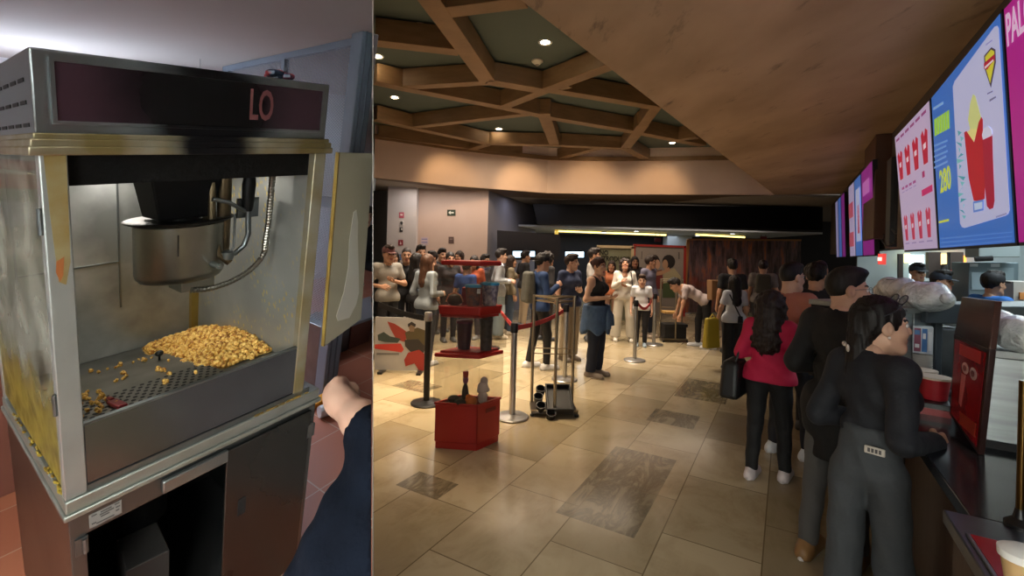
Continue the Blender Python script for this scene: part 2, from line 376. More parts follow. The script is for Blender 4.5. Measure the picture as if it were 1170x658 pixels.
a = lb(); a.box(.045, .118, -.0035, -.002, -.100, -.052); pl = a.build('rating_plate', mat('plate_grey', '#8b8f8d', .45, .5), mroot)
a = lb()
for k, (x0, x1, z) in enumerate(((.05, .062, -.062), (.05, .06, -.09), (.07, .095, -.062), (.068, .1, -.070), (.07, .09, -.078), (.06, .1, -.095), (.102, .113, -.060), (.104, .114, -.072), (.104, .112, -.084))): a.box(x0, x1, -.0042, -.0034, z, z+.0045)
a.build('plate_print', mat('plate_ink', '#4a4d4d', .6), pl)
a = lb(); a.box(.215, .405, -.022, -.003, -.098, -.050); a.build('drawer_pull', mat('pull_steel', '#8b9191', .3, .9), mroot, bevel=.005)
a = lb(); a.box(.402, .716, -.014, -.002, -.86, -.058); dr = a.build('cart_door', mat('cart_door_steel', '#4c4f4e', .22, .95, var=(1.5, .4, '#4f5150'), rvar=.12), mroot, bevel=.003)
a = lb(); a.box(.448, .475, -.016, -.013, -.375, -.30); a.build('door_slot', mat('slot_black', '#050505', .9), dr)
a = lb(); a.tube([(.722, -.012, -.19), (.722, -.012, -.12)], .006, 8); a.box(.705, .735, -.016, -.010, -.185, -.125); a.build('door_hinge', steel_d, dr)
a = lb(); a.tube([(.032, -.012, -.17), (.032, -.012, -.12)], .006, 8); a.box(.012, .04, -.008, -.002, -.175, -.115); a.build('door_hinge', steel_d, mroot)
# orange shine of a hazard stripe lying on the cart side
# kettle hanging from the header
kc = np.array([.392, .36, .0])
ket_m = mat('kettle_steel', '#908c82', .2, 1, var=(5, .7, '#625d50'), rvar=.25, stretch=(1, 1, .5))
a = lb(); R = .130
a.lathe([(.09, .515), (R-.012, .520), (R-.003, .532), (R, .545), (R, .712), (R-.006, .712), (R-.006, .70), (.02, .70)], kc, 40); ket = a.build('kettle', ket_m, mroot)
a = lb(); a.lathe([(.02, .700), (R+.006, .716), (R+.024, .724), (R+.027, .728), (R+.022, .731), (.06, .726), (.055, .735)], kc, 40); a.build('kettle_lid', mat('lid_black', '#060607', .45, 0, .25), ket)
a = lb(); a.hexa([kc+(-.085, -.07, .735), kc+(.07, -.07, .735), kc+(.07, .08, .735), kc+(-.085, .08, .735)], [kc+(-.115, -.09, .90), kc+(.095, -.09, .90), kc+(.095, .09, .90), kc+(-.115, .09, .90)]); a.build('kettle_hanger', mat('hanger_black', '#050506', .6, 0, .2), mroot, bevel=.006)
a = lb(); a.box(kc[0]-.02, kc[0]+.085, kc[1]-.06, kc[1]+.05, .472, .518); a.build('heater_box', mat('heater_box_steel', '#8c887c', .35, .9), ket, bevel=.003)
a = lb(); a.tube([kc+(.05, -.12, .575), kc+(.055, -.165, .57)], .010, 12); a.tube([kc+(.055, -.163, .57), kc+(.056, -.175, .569)], .006, 10); a.build('kettle_bolt', steel, ket)
a = lb(); a.box(kc[0]-.052, kc[0]-.049, kc[1]-.124, kc[1]-.12, .62, .69); a.build('kettle_scratch', black, ket)
brass = mat('scorched_tube', '#7a6a52', .35, .85, var=(8, .7, '#4d3f2c'))
a = lb(); a.tube([(.50, .30, .90), (.50, .30, .62), (.50, .31, .58)], .022, 16); a.tube([(.455, .29, .90), (.455, .28, .70), (.47, .26, .60), (.50, .24, .565)], .012, 10); a.build('support_arm', brass, mroot)
a = lb(); a.tube([(.43, .22, .80), (.48, .22, .785), (.545, .24, .745)], .007, 8); a.tube([(.548, .245, .84), (.556, .245, .74), (.560, .245, .66), (.55, .25, .62), (.52, .25, .595), (.49, .25, .595)], .0095, 10); a.tube([(.51, .24, .74), (.51, .24, .62), (.49, .24, .60)], .004, 8); a.lathe([(.016, 0), (.02, .01), (.02, .03), (.012, .036)], (.495, .25, .575), 14); lev = a.build('tilt_lever', steel_d, mroot)
a = lb(); a.tube([(.552, .245, .745), (.553, .245, .76), (.554, .245, .84), (.555, .245, .862), (.555, .245, .866)], [.015, .018, .022, .019, .010], 14); a.build('handle_grip', mat('grip_black', '#050505', .5, 0, .25), lev)
a = lb(); a.box(.53, .60, .262, .278, .72, .79); a.build('lever_bracket', steel_d, lev)
pth = [(.600, .18, .90), (.598, .18, .80), (.596, .18, .70), (.594, .19, .62)]
for k in range(13):
    u = k/12; pth.append((.594-.02*u-.15*(1-math.cos(u*PI/2)), .19+.05*u, .60-.115*math.sin(u*PI/2)))
pth += [(.40, .25, .487), (.38, .25, .492)]
fine = []
for i in range(len(pth)-1):
    p0, p1 = np.array(pth[i]), np.array(pth[i+1]); n_ = max(2, int(np.linalg.norm(p1-p0)/.005))
    fine += [p0+(p1-p0)*k/n_ for k in range(n_)]
a = lb(); a.tube(fine, [.0112 if k % 2 else .0092 for k in range(len(fine))], 10); a.build('conduit_hose', mat('hose_steel', '#77746c', .3, .9), mroot)
# the swung-open door of cloudy plastic
h0, h1 = L(.733, 0, .948), L(.744, 0, .213); dv = unit(ray(676, 171.5)); nrm = np.cross(dv, unit(h0-h1))
pA, pB = hit(386, 174, h0, nrm), hit(425, 175, h0, nrm); pC, pD = hit(411, 364, h0, nrm), hit(369, 395, h0, nrm)
nn = unit(nrm); nn = nn if nn @ (EYE-pA) > 0 else -nn
sheet = bpy.data.materials.new('cloudy_plastic'); sheet.use_nodes = True
def setup_sheet():
    N = sheet.node_tree.nodes; K = sheet.node_tree.links; b = N['Principled BSDF']; b.inputs['Base Color'].default_value = hexc('#b5b29a'); b.inputs['Roughness'].default_value = .35; b.inputs['Alpha'].default_value = .93
setup_sheet()
a = MB(); a.prism([pA, pB, pC, pD], nn*.006); do = a.build('case_door', sheet, mroot)
def dp(u, v): return (pA*(1-u)+pB*u)*(1-v) + (pD*(1-u)+pC*u)*v
a = MB(); sm = [(.50, .30), (.58, .29), (.66, .36), (.69, .46), (.80, .66), (.86, .80), (.80, .87), (.62, .93), (.30, 1.02-.12), (.24, .86), (.40, .74), (.47, .60), (.44, .45)]
a.prism([dp(u, v)+nn*.0066 for u, v in sm], nn*.001); a.build('wiped_patch', mat('wiped_plastic', '#d6d6cb', .35), do)
a = MB(); a.bar(pA, pD, .008, .012, nn); a.build('door_edge', mat('door_edge_yellow', '#9a8440', .4, .2, var=(9, .7, '#6d5120')), do)
a = MB()
for v_ in (.30, .325, .86, .88): a.tube([dp(.0, v_)-nn*.004, dp(.09, v_)-nn*.012], .004, 8)
a.build('door_pin', steel_d, do)
# wrapper on the header
a = lb()
for i in range(14):
    a.ell((.55+rng.random()*.06, .12+rng.random()*.05, 1.172+rng.random()*.02), (.022, .02, .012), 7, 5, xf=None)
wr = a.build('crumpled_wrapper', mat('wrapper', '#b32a2e', .35, var=(22, 1, '#27364f', .05)), flat=True); tag(wr, 'crumpled red and blue wrapper lying on top of the popcorn machine header', 'wrapper')
# red scoop on the plate
a = lb(); a.hexa([(.135, .08, .215), (.16, .075, .215), (.155, .155, .207), (.13, .155, .207)], [(.135, .08, .226), (.16, .075, .226), (.155, .155, .218), (.13, .155, .218)]); a.tube([(.145, .16, .213), (.143, .19, .209)], .008, 8)
sp = a.build('plastic_scraper', mat('scraper_red', '#74121a', .35), bevel=.002); tag(sp, 'small dark red plastic scraper lying on the perforated pan plate', 'scraper')

# popcorn: one kernel shape, many copies
def kernel_mesh(seed):
    r_ = np.random.default_rng(seed); m = MB()
    for k in range(5):
        d = unit(r_.normal(size=3)); m.cur = 1 if k == 4 else 0; m.ell(d*.0065, (.0062+r_.random()*.003,)*3, 8, 6)
    return m
pop_w = mat('popcorn_cream', '#e2bd6c', .7, var=(110, .9, '#bd862c', .08)); pop_b = mat('popcorn_caramel', '#9c651c', .5)
kern = []
for sd in range(6):
    k = kernel_mesh(sd); o = k.build('popped_kernel', [pop_w, pop_b], base=(0, 0, 0)); kern.append(o.data); bpy.data.objects.remove(o)
def put_kernel(a_, b_, c_, label, group, sc=1.0):
    o = bpy.data.objects.new('popped_kernel', kern[int(rng.integers(6))]); COL.objects.link(o); w = L(a_, b_, c_); o.location = w.tolist(); o.rotation_euler = tuple(rng.random(3)*6.3); o.scale = (sc,)*3
    tag(o, label, 'popcorn', group); return o
def pan_z(b_): return .20-(b_-.03)/(DP-.055)*.115
def heap(a_, b_): # height of the heap over the pan
    u = max(0, 1-((a_-.555)/.165)**2); w = max(0, 1-abs((b_-.50)/.35)**2.2); return .075*u**.7*w**.8
cand = []
for i in range(4000):
    a_ = .37+rng.random()*.265; b_ = .16+rng.random()*.70; hh = heap(a_, b_)
    if hh > .012: cand.append((a_, b_, pan_z(b_)+hh))
# a thin heap body under the top layer keeps the pile closed
a = lb(); NU, NV = 26, 26; vs = []
for i in range(NU):
    for j in range(NV):
        a_ = .365+.274*i/(NU-1); b_ = .17+.68*j/(NV-1); vs.append((a_, b_, pan_z(b_)+max(-.01, heap(a_, b_)-.012)+rng.random()*.004))
fs = [(i*NV+j, (i+1)*NV+j, (i+1)*NV+j+1, i*NV+j+1) for i in range(NU-1) for j in range(NV-1)]
heapV = np.array(vs); heapF = fs
near = sorted(cand, key=lambda q: q[1])
sel = [near[int(i)] for i in np.linspace(0, len(near)-1, 240)]
for q in sel: put_kernel(q[0], q[1], q[2], 'golden popped kernel in the caramel popcorn heap at the back corner', 'popcorn kernels in the heap', 1.05)
m = MB(); m.add([L(*v) for v in heapV], heapF)
for q in cand[::2]:
    m.cur = int(rng.random() < .3); m.ell(L(q[0], q[1], q[2]-.003), (.0075, .0075, .0075), 6, 5)
st = m.build('popcorn_pile', [pop_w, pop_b], flat=True); tag(st, 'many more golden popcorn kernels heaped in the back corner of the pan', 'popcorn', kind='stuff')
for i in range(60):
    if i < 36: a_, b_ = .06+rng.random()*.10, .10+rng.random()*.26
    elif i < 52: a_, b_ = .05+rng.random()*.33, .50+rng.random()*.09
    else: a_, b_ = .2+rng.random()*.22, .08+rng.random()*.35
    put_kernel(a_, b_, .222-(b_-.035)*.1047, 'stray pale popped kernel scattered on the pan plate', 'stray kernels on the plate', .35+.35*rng.random())
for (px, py) in ((181, 419), (186, 421), (189, 439), (165, 405)):
    q = la(px, py, 2, .2); put_kernel(q[0], q[1], .224-(q[1]-.035)*.1047, 'single larger pale kernel lying apart on the bare middle of the plate', 'lone kernels on the plate', .75)

# pot and paper inside the cart
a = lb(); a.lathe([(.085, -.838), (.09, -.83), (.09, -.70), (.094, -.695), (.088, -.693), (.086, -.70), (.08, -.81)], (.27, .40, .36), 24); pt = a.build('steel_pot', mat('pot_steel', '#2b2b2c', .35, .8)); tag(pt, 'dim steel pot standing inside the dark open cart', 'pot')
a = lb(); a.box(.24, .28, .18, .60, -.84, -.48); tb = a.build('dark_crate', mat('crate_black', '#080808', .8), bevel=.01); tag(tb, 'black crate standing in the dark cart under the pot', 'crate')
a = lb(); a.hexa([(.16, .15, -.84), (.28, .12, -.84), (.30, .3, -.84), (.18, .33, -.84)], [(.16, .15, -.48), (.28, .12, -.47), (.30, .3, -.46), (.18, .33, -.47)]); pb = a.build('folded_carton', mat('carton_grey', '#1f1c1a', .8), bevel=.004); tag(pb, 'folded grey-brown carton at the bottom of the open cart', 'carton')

# ------------------------------------------------------------------ kitchen shell
FZ = -.9
terra = bpy.data.materials.new('terracotta_tiles'); terra.use_nodes = True
def setup_terra():
    N = terra.node_tree.nodes; K = terra.node_tree.links; b = N['Principled BSDF']; b.inputs['Roughness'].default_value = .45
    at_ = N.new('ShaderNodeAttribute'); at_.attribute_name = 'tile_uv'
    br = N.new('ShaderNodeTexBrick'); br.offset = 0; br.inputs['Scale'].default_value = 1; br.inputs['Brick Width'].default_value = .40; br.inputs['Row Height'].default_value = .40; br.inputs['Mortar Size'].default_value = .004
    br.inputs['Color1'].default_value = hexc('#a5634a'); br.inputs['Color2'].default_value = hexc('#b06e52'); br.inputs['Mortar'].default_value = hexc('#b89c88'); br.inputs['Mortar Smooth'].default_value = .2
    K.new(at_.outputs['Vector'], br.inputs['Vector']); K.new(br.outputs['Color'], b.inputs['Base Color'])
setup_terra()
def uv_attr(o, pts):
    at_ = o.data.attributes.new('tile_uv', 'FLOAT_VECTOR', 'POINT'); at_.data.foreach_set('vector', np.array(pts, float).ravel())
def clipL(pa, pb):    # where the line pa-pb (kitchen coords) meets the divider, a little on the kitchen side
    A, B = L(*pa), L(*pb); dA, dB = (A-EYE) @ PN - .003, (B-EYE) @ PN - .003; t = dA/(dA-dB); return tuple(np.array(pa)+(np.array(pb)-np.array(pa))*t)
def slab(name, quadpts, mt, vec):
    m = lb(); m.prism(quadpts, vec); return m.build(name, mt)
BB = 1.775   # curb line of the kitchen's far wall
def fl(b_, z, a0=-3): return [(a0, b_, z), clipL((a0, b_, z), (8, b_, z))]
q = fl(-1.0, FZ); q2 = fl(4.2, FZ)
m = lb(); pts = [q[0], q[1], q2[1], q2[0]]; m.add(pts, [(0, 1, 2, 3)]); fo = m.build('floor', terra); uv_attr(fo, [(p[0]+.13, p[1]+.05, 0) for p in pts]); struct(fo)
CEIL = 1.66
ceil_m = mat('kitchen_ceiling', '#b4b0ab', .8, var=(1.2, .3, '#a8a39d'))
def clip_side(o, keep_kitchen, gap=.003):
    """trim a mesh at the divider between the two places"""
    sgn = 1 if keep_kitchen else -1
    bm = bmesh.new(); bm.from_mesh(o.data); org = np.array(o['_w'])
    co = Vector([float(x) for x in (EYE + PN*gap*sgn - org)])
    r = bmesh.ops.bisect_plane(bm, geom=bm.verts[:]+bm.edges[:]+bm.faces[:], plane_co=co, plane_no=Vector([float(x) for x in PN*sgn]), clear_inner=True)
    ed = [e for e in r['geom_cut'] if isinstance(e, bmesh.types.BMEdge)]
    if ed:
        try: bmesh.ops.holes_fill(bm, edges=ed, sides=0)
        except Exception: pass
    n = len(bm.verts); bm.to_mesh(o.data); bm.free()
    if n == 0: bpy.data.objects.remove(o); return None
    return o
q = fl(-2.2, CEIL); q2 = fl(4.2, CEIL)
m = lb(); m.prism([q[0], q[1], q2[1], q2[0]], (0, 0, .05)); struct(m.build('ceiling', ceil_m))
q = [(-3, 4.2, FZ), clipL((-3, 4.2, FZ), (8, 4.2, FZ)), clipL((-3, 4.2, CEIL), (8, 4.2, CEIL)), (-3, 4.2, CEIL)]
m = lb(); m.prism(q, (0, .05, 0)); struct(m.build('wall_back', white_wall))
m = lb(); m.prism([(-2.6, -2.2, FZ), (-2.6, 4.2, FZ), (-2.6, 4.2, CEIL), (-2.6, -2.2, CEIL)], (-.05, 0, 0)); struct(m.build('wall_left', mat('wall_tile_grey', '#85817c', .5)))
m = lb(); m.prism([(-2.6, -2.2, FZ), (6, -2.2, FZ), (6, -2.2, CEIL), (-2.6, -2.2, CEIL)], (0, -.05, 0)); o = struct(m.build('wall_front', white_wall)); clip_side(o, True)
# what shows through the glass: a white counter run with a red band over it, against the back wall
ct = thing('back_counter', 'grey-white kitchen counter run behind the popcorn machine, seen through its greasy glass', 'counter', L(-.6, 2.0, FZ))
m = lb(); m.box(-1.6, .9, 1.7, 2.3, FZ, .52); m.build('counter_body', mat('counter_white', '#b9babb', .5), ct, bevel=.01)
m = lb(); m.box(-1.61, .91, 1.69, 2.3, FZ, -.05); m.build('counter_plinth', mat('plinth_brown', '#6f4438', .5), ct, bevel=.005)
m = lb(); m.box(-1.6, .9, 1.66, 2.3, .52, .56); m.build('counter_top', steel_p, ct, bevel=.01)
sh = thing('wall_canopy', 'red fascia with a white stripe above the back counter, glimpsed left of the front post', 'fascia', L(-.6, 1.9, .8))
m = lb(); m.box(-1.6, .9, 1.62, 2.0, .80, .93); m.build('canopy_board', mat('fascia_red', '#b3323c', .4), sh)
m = lb(); m.box(-1.6, .9, 1.612, 1.62, .868, .885); m.build('white_stripe', mat('stripe_white', '#e8dcd8', .5), sh)
m = lb(); m.box(-1.6, .9, 1.64, 2.0, .74, .80); m.build('canopy_soffit', steel_p, sh)
# expanded-metal screen wall right of the machine
ms = thing('mesh_screen', 'grey framed expanded-metal mesh screen rising to the ceiling behind the popcorn machine', 'screen', L(1.716, 2.2, FZ))
m = lb(); m.box(1.63, 1.75, 1.20, 1.31, FZ, CEIL); po = m.build('screen_post', grey_paint, ms, bevel=.006)
m = lb(); m.box(1.655, 1.662, 1.19, 1.2, FZ, CEIL); m.box(1.70, 1.707, 1.19, 1.2, FZ, CEIL); m.build('post_rib', mat('grey_paint_dark', '#667382', .5), po)
m = lb(); m.box(1.70, 1.74, 1.31, 3.2, CEIL-.045, CEIL-.003); m.build('top_rail', grey_paint, ms)
m = lb(); m.box(1.70, 1.74, 2.20, 2.24, FZ, CEIL-.04); m.box(1.70, 1.74, 3.10, 3.14, FZ, CEIL-.04); m.build('screen_mullion', grey_paint, ms)
m = lb(); m.box(1.70, 1.74, 1.31, 3.2, .55, .62); m.build('mid_rail', grey_paint, ms)
def mesh_mat():
    m = bpy.data.materials.new('expanded_metal'); m.use_nodes = True; N = m.node_tree.nodes; K = m.node_tree.links; b = N['Principled BSDF']
    b.inputs['Base Color'].default_value = hexc('#9aa3ab'); b.inputs['Metallic'].default_value = .6; b.inputs['Roughness'].default_value = .45
    tc = N.new('ShaderNodeAttribute'); tc.attribute_name = 'tile_uv'; sp = N.new('ShaderNodeSeparateXYZ'); K.new(tc.outputs['Vector'], sp.inputs[0])
    outs = []
    for sg in (1, -1):
        a = N.new('ShaderNodeMath'); a.operation = 'MULTIPLY_ADD'; a.inputs[1].default_value = sg*1.6; K.new(sp.outputs[1], a.inputs[0]); K.new(sp.outputs[0], a.inputs[2])
        f = N.new('ShaderNodeMath'); f.operation = 'MULTIPLY'; f.inputs[1].default_value = 32; K.new(a.outputs[0], f.inputs[0])
        g = N.new('ShaderNodeMath'); g.operation = 'FRACT'; K.new(f.outputs[0], g.inputs[0])
        l = N.new('ShaderNodeMath'); l.operation = 'LESS_THAN'; l.inputs[1].default_value = .36; K.new(g.outputs[0], l.inputs[0]); outs.append(l)
    mx = N.new('ShaderNodeMath'); mx.operation = 'MAXIMUM'; K.new(outs[0].outputs[0], mx.inputs[0]); K.new(outs[1].outputs[0], mx.inputs[1])
    K.new(mx.outputs[0], b.inputs['Alpha']); return m
m = lb(); pts = [(1.72, 1.31, FZ), (1.72, 3.2, FZ), (1.72, 3.2, CEIL-.02), (1.72, 1.31, CEIL-.02)]; m.add(pts, [(0, 1, 2, 3)]); o = m.build('mesh_panel', mesh_mat(), ms, flat=True); uv_attr(o, [(p[1], p[2], 0) for p in pts])
m = lb(); m.box(1.66, 1.72, 1.35, 2.6, FZ, -.35); m.build('kick_panel', steel_d, ms, bevel=.005)
# low plinth with a grey top at the far side of the passage
pe = clipL((2.2, 1.80, -.6), (6, 1.80, -.6)); pf = clipL((2.2, 2.3, -.6), (6, 2.3, -.6))
pl_ = thing('low_plinth', 'low tiled plinth with a grey top across the far side of the passage', 'plinth', L(2.2, 2, FZ))
m = lb(); m.hexa([(2.28, 1.775, FZ), (pe[0]-.02, 1.775, FZ), (pf[0]-.02, 2.3, FZ), (2.28, 2.3, FZ)], [(2.28, 1.775, -.66), (pe[0]-.02, 1.775, -.66), (pf[0]-.02, 2.3, -.66), (2.28, 2.3, -.66)]); m.build('plinth_body', mat('plinth_brown', '#6f4438', .5), pl_)
m = lb(); m.hexa([(2.26, 1.765, -.66), (pe[0]-.02, 1.765, -.66), (pf[0]-.02, 2.3, -.66), (2.26, 2.3, -.66)], [(2.26, 1.765, -.63), (pe[0]-.02, 1.765, -.63), (pf[0]-.02, 2.3, -.63), (2.26, 2.3, -.63)]); m.build('plinth_top', mat('plinth_grey', '#84878c', .4), pl_, bevel=.004)
m = lb(); m.box(1.93, 2.26, 1.77, 2.3, FZ, -.62); gb = m.build('steel_plinth', steel_d, bevel=.006); tag(gb, 'dull steel box base between the mesh screen post and the tiled plinth', 'base')
m = lb(); m.tube([(2.42, 1.95, -.50), (2.40, 1.95, -.40), (2.46, 1.95, -.33), (2.5, 1.96, -.33)], .016, 8); m.tube([(2.42, 1.95, -.63), (2.42, 1.95, -.50)], .012, 8); kn = m.build('bent_pipe', mat('pipe_dark', '#2b2d31', .35, .5)); tag(kn, 'short bent dark pipe standing on the grey plinth top', 'pipe')
# ceiling tracks beyond the screen
for i, (b_, cc) in enumerate(((2.3, 1.60), (2.7, 1.58))):
    e = clipL((1.9, b_, cc), (8, b_, cc)); m = lb(); m.bar((1.8, b_, cc), e, .05, .05); m.bar((2.2, b_, cc), (2.2, b_, CEIL), .02, .02); o = m.build('ceiling_track', grey_paint); tag(o, ['grey rail hung under the kitchen ceiling, the nearer of two beyond the post', 'grey rail hung under the kitchen ceiling, the farther of two beyond the post'][i], 'rail')
# floor bits beside the cart
m = lb(); m.bar(la(350, 466, 2, FZ+.02), la(378, 450.5, 2, FZ+.02), .09, .04); o = m.build('yellow_floor_strip', mat('hazard_yellow', '#d7961f', .5), bevel=.005); tag(o, 'orange-yellow strip on the terracotta floor beside the cart', 'strip')
m = lb(); m.tube([(1.46, .98, FZ+.05), (1.54, .96, FZ+.05)], [.045, .05], 12); o = m.build('white_bottle', mat('bottle_white', '#dfe1e3', .4)); tag(o, 'small white bottle with a black cap lying on the tiles beside the cart', 'bottle')
m = lb(); m.tube([(1.54, .96, FZ+.05), (1.60, .945, FZ+.05)], [.044, .034], 12); m.build('bottle_cap', mat('cap_black', '#141416', .5), o)

# the divider board
Y0, Y1 = 1.0, 19.0
m = MB(); th = .0016
for (a0, a1) in (((0, 1)),):
    pA_, pB_, pC_, pD_ = P(426, -60, Y0), P(426, 720, Y0), P(426, 360, Y1), P(426, 100, Y1)
    # upright edge near the eye, floor to ceiling further in
    zlo, zhi = -2.6, 6.0
    def dv_pt(y, z):
        # point of the divider plane at depth y and height z
        x = -(PN[1]*y + PN[2]*(z-H))/PN[0]; return np.array([x, y, z])
    q = [dv_pt(Y0, .6), dv_pt(Y1, zlo), dv_pt(Y1, zhi), dv_pt(Y0, 2.8)]
    q = [dv_pt(Y0, H-.75), dv_pt(4.0, zlo), dv_pt(Y1, zlo), dv_pt(Y1, zhi), dv_pt(4.0, zhi), dv_pt(Y0, H+.75)]
    m.prism([p - PN*th/2 for p in q], PN*th)
struct(m.build('wall_divider', mat('divider_white', '#a29c96', .7), flat=True))

# added fill panels, out of view, that brighten the kitchen ceiling and machine
def lamp_fixture(a_, b_, w, d, power, col, label):
    t = thing('ceiling_light', label, 'ceiling light', L(a_, b_, CEIL-.03))
    f = lb(); f.box(a_-w/2-.03, a_+w/2+.03, b_-d/2-.03, b_+d/2+.03, CEIL-.03, CEIL-.001); f.build('light_frame', mat('fixture_white', '#d8d8d8', .5), t)
    g = lb(); g.box(a_-w/2, a_+w/2, b_-d/2, b_+d/2, CEIL-.034, CEIL-.03); g.build('diffuser', mat('diffuser_glow', '#fff6e8', .5, emit=2.0), t)
    l = area('kitchen_fill', L(a_, b_, CEIL-.05), w, power, col, sy=d); l.parent = t; l.location = Vector(L(a_, b_, CEIL-.05)) - t.location
    z = -unit(D3); l.rotation_euler = Vector(z.tolist()).to_track_quat('-Z', 'Y').to_euler()
    return t
def fill_panel(a_, b_, c_, w, d, pd, pu, col, label):
    t = thing('fill_light_panel', label, 'ceiling light', L(a_, b_, c_))
    f = lb(); f.box(a_-w/2, a_+w/2, b_-d/2, b_+d/2, c_, c_+.04); f.build('light_body', mat('fixture_white', '#d8d8d8', .5), t)
    g = lb(); g.box(a_-w/2+.02, a_+w/2-.02, b_-d/2+.02, b_+d/2-.02, c_-.006, c_); g.build('diffuser', mat('diffuser_glow', '#fff6e8', .5, emit=2.0), t)
    for sx in (-.4, .4): g = lb(); g.tube([(a_+sx*w, b_, c_+.04), (a_+sx*w, b_, CEIL)], .002, 6); g.build('cord', mat('cord_grey', '#8a8a8a', .5), t)
    for sg, pw, off in ((-1, pd, -.02), (1, pu, .06)):
        l = area('kitchen_fill', L(a_, b_, c_+off), w*.9, pw, col, sy=d*.9); l.parent = t; l.location = Vector(L(a_, b_, c_+off)) - t.location
        l.rotation_euler = Vector((D3*sg).tolist()).to_track_quat('-Z', 'Y').to_euler()
fill_panel(-1.42, -1.95, 1.0, 1.0, .4, 110, 220, '#f5fbf6', 'hanging two-way light panel behind the viewer in the kitchen')
fill_panel(-1.85, -.95, 1.05, 1.0, .4, 110, 130, '#f5fbf6', 'hanging two-way light panel left of the viewer in the kitchen')
fill_panel(.85, 3.0, 1.0, 1.5, .8, 85, 11, '#e6ecff', 'wide hanging light panel behind the popcorn machine header')
# added fill tube under the header brightens the back of the case
t = thing('case_fill', 'small lamp strip under the popcorn machine header, at the back of the case', 'lamp', L(.33, .78, .87))
m = lb(); m.tube([(.10, .78, .885), (.56, .78, .885)], .008, 8); m.build('fill_tube', mat('tube_glow', '#fff0d0', .5, emit=1.2), t)
l = area('case_fill_light', L(.33, .78, .872), .4, 3.4, '#fff6ea', sy=.03); l.rotation_euler = Vector((-(D3*.9)-D2*.25).tolist()).to_track_quat('-Z', 'Y').to_euler()
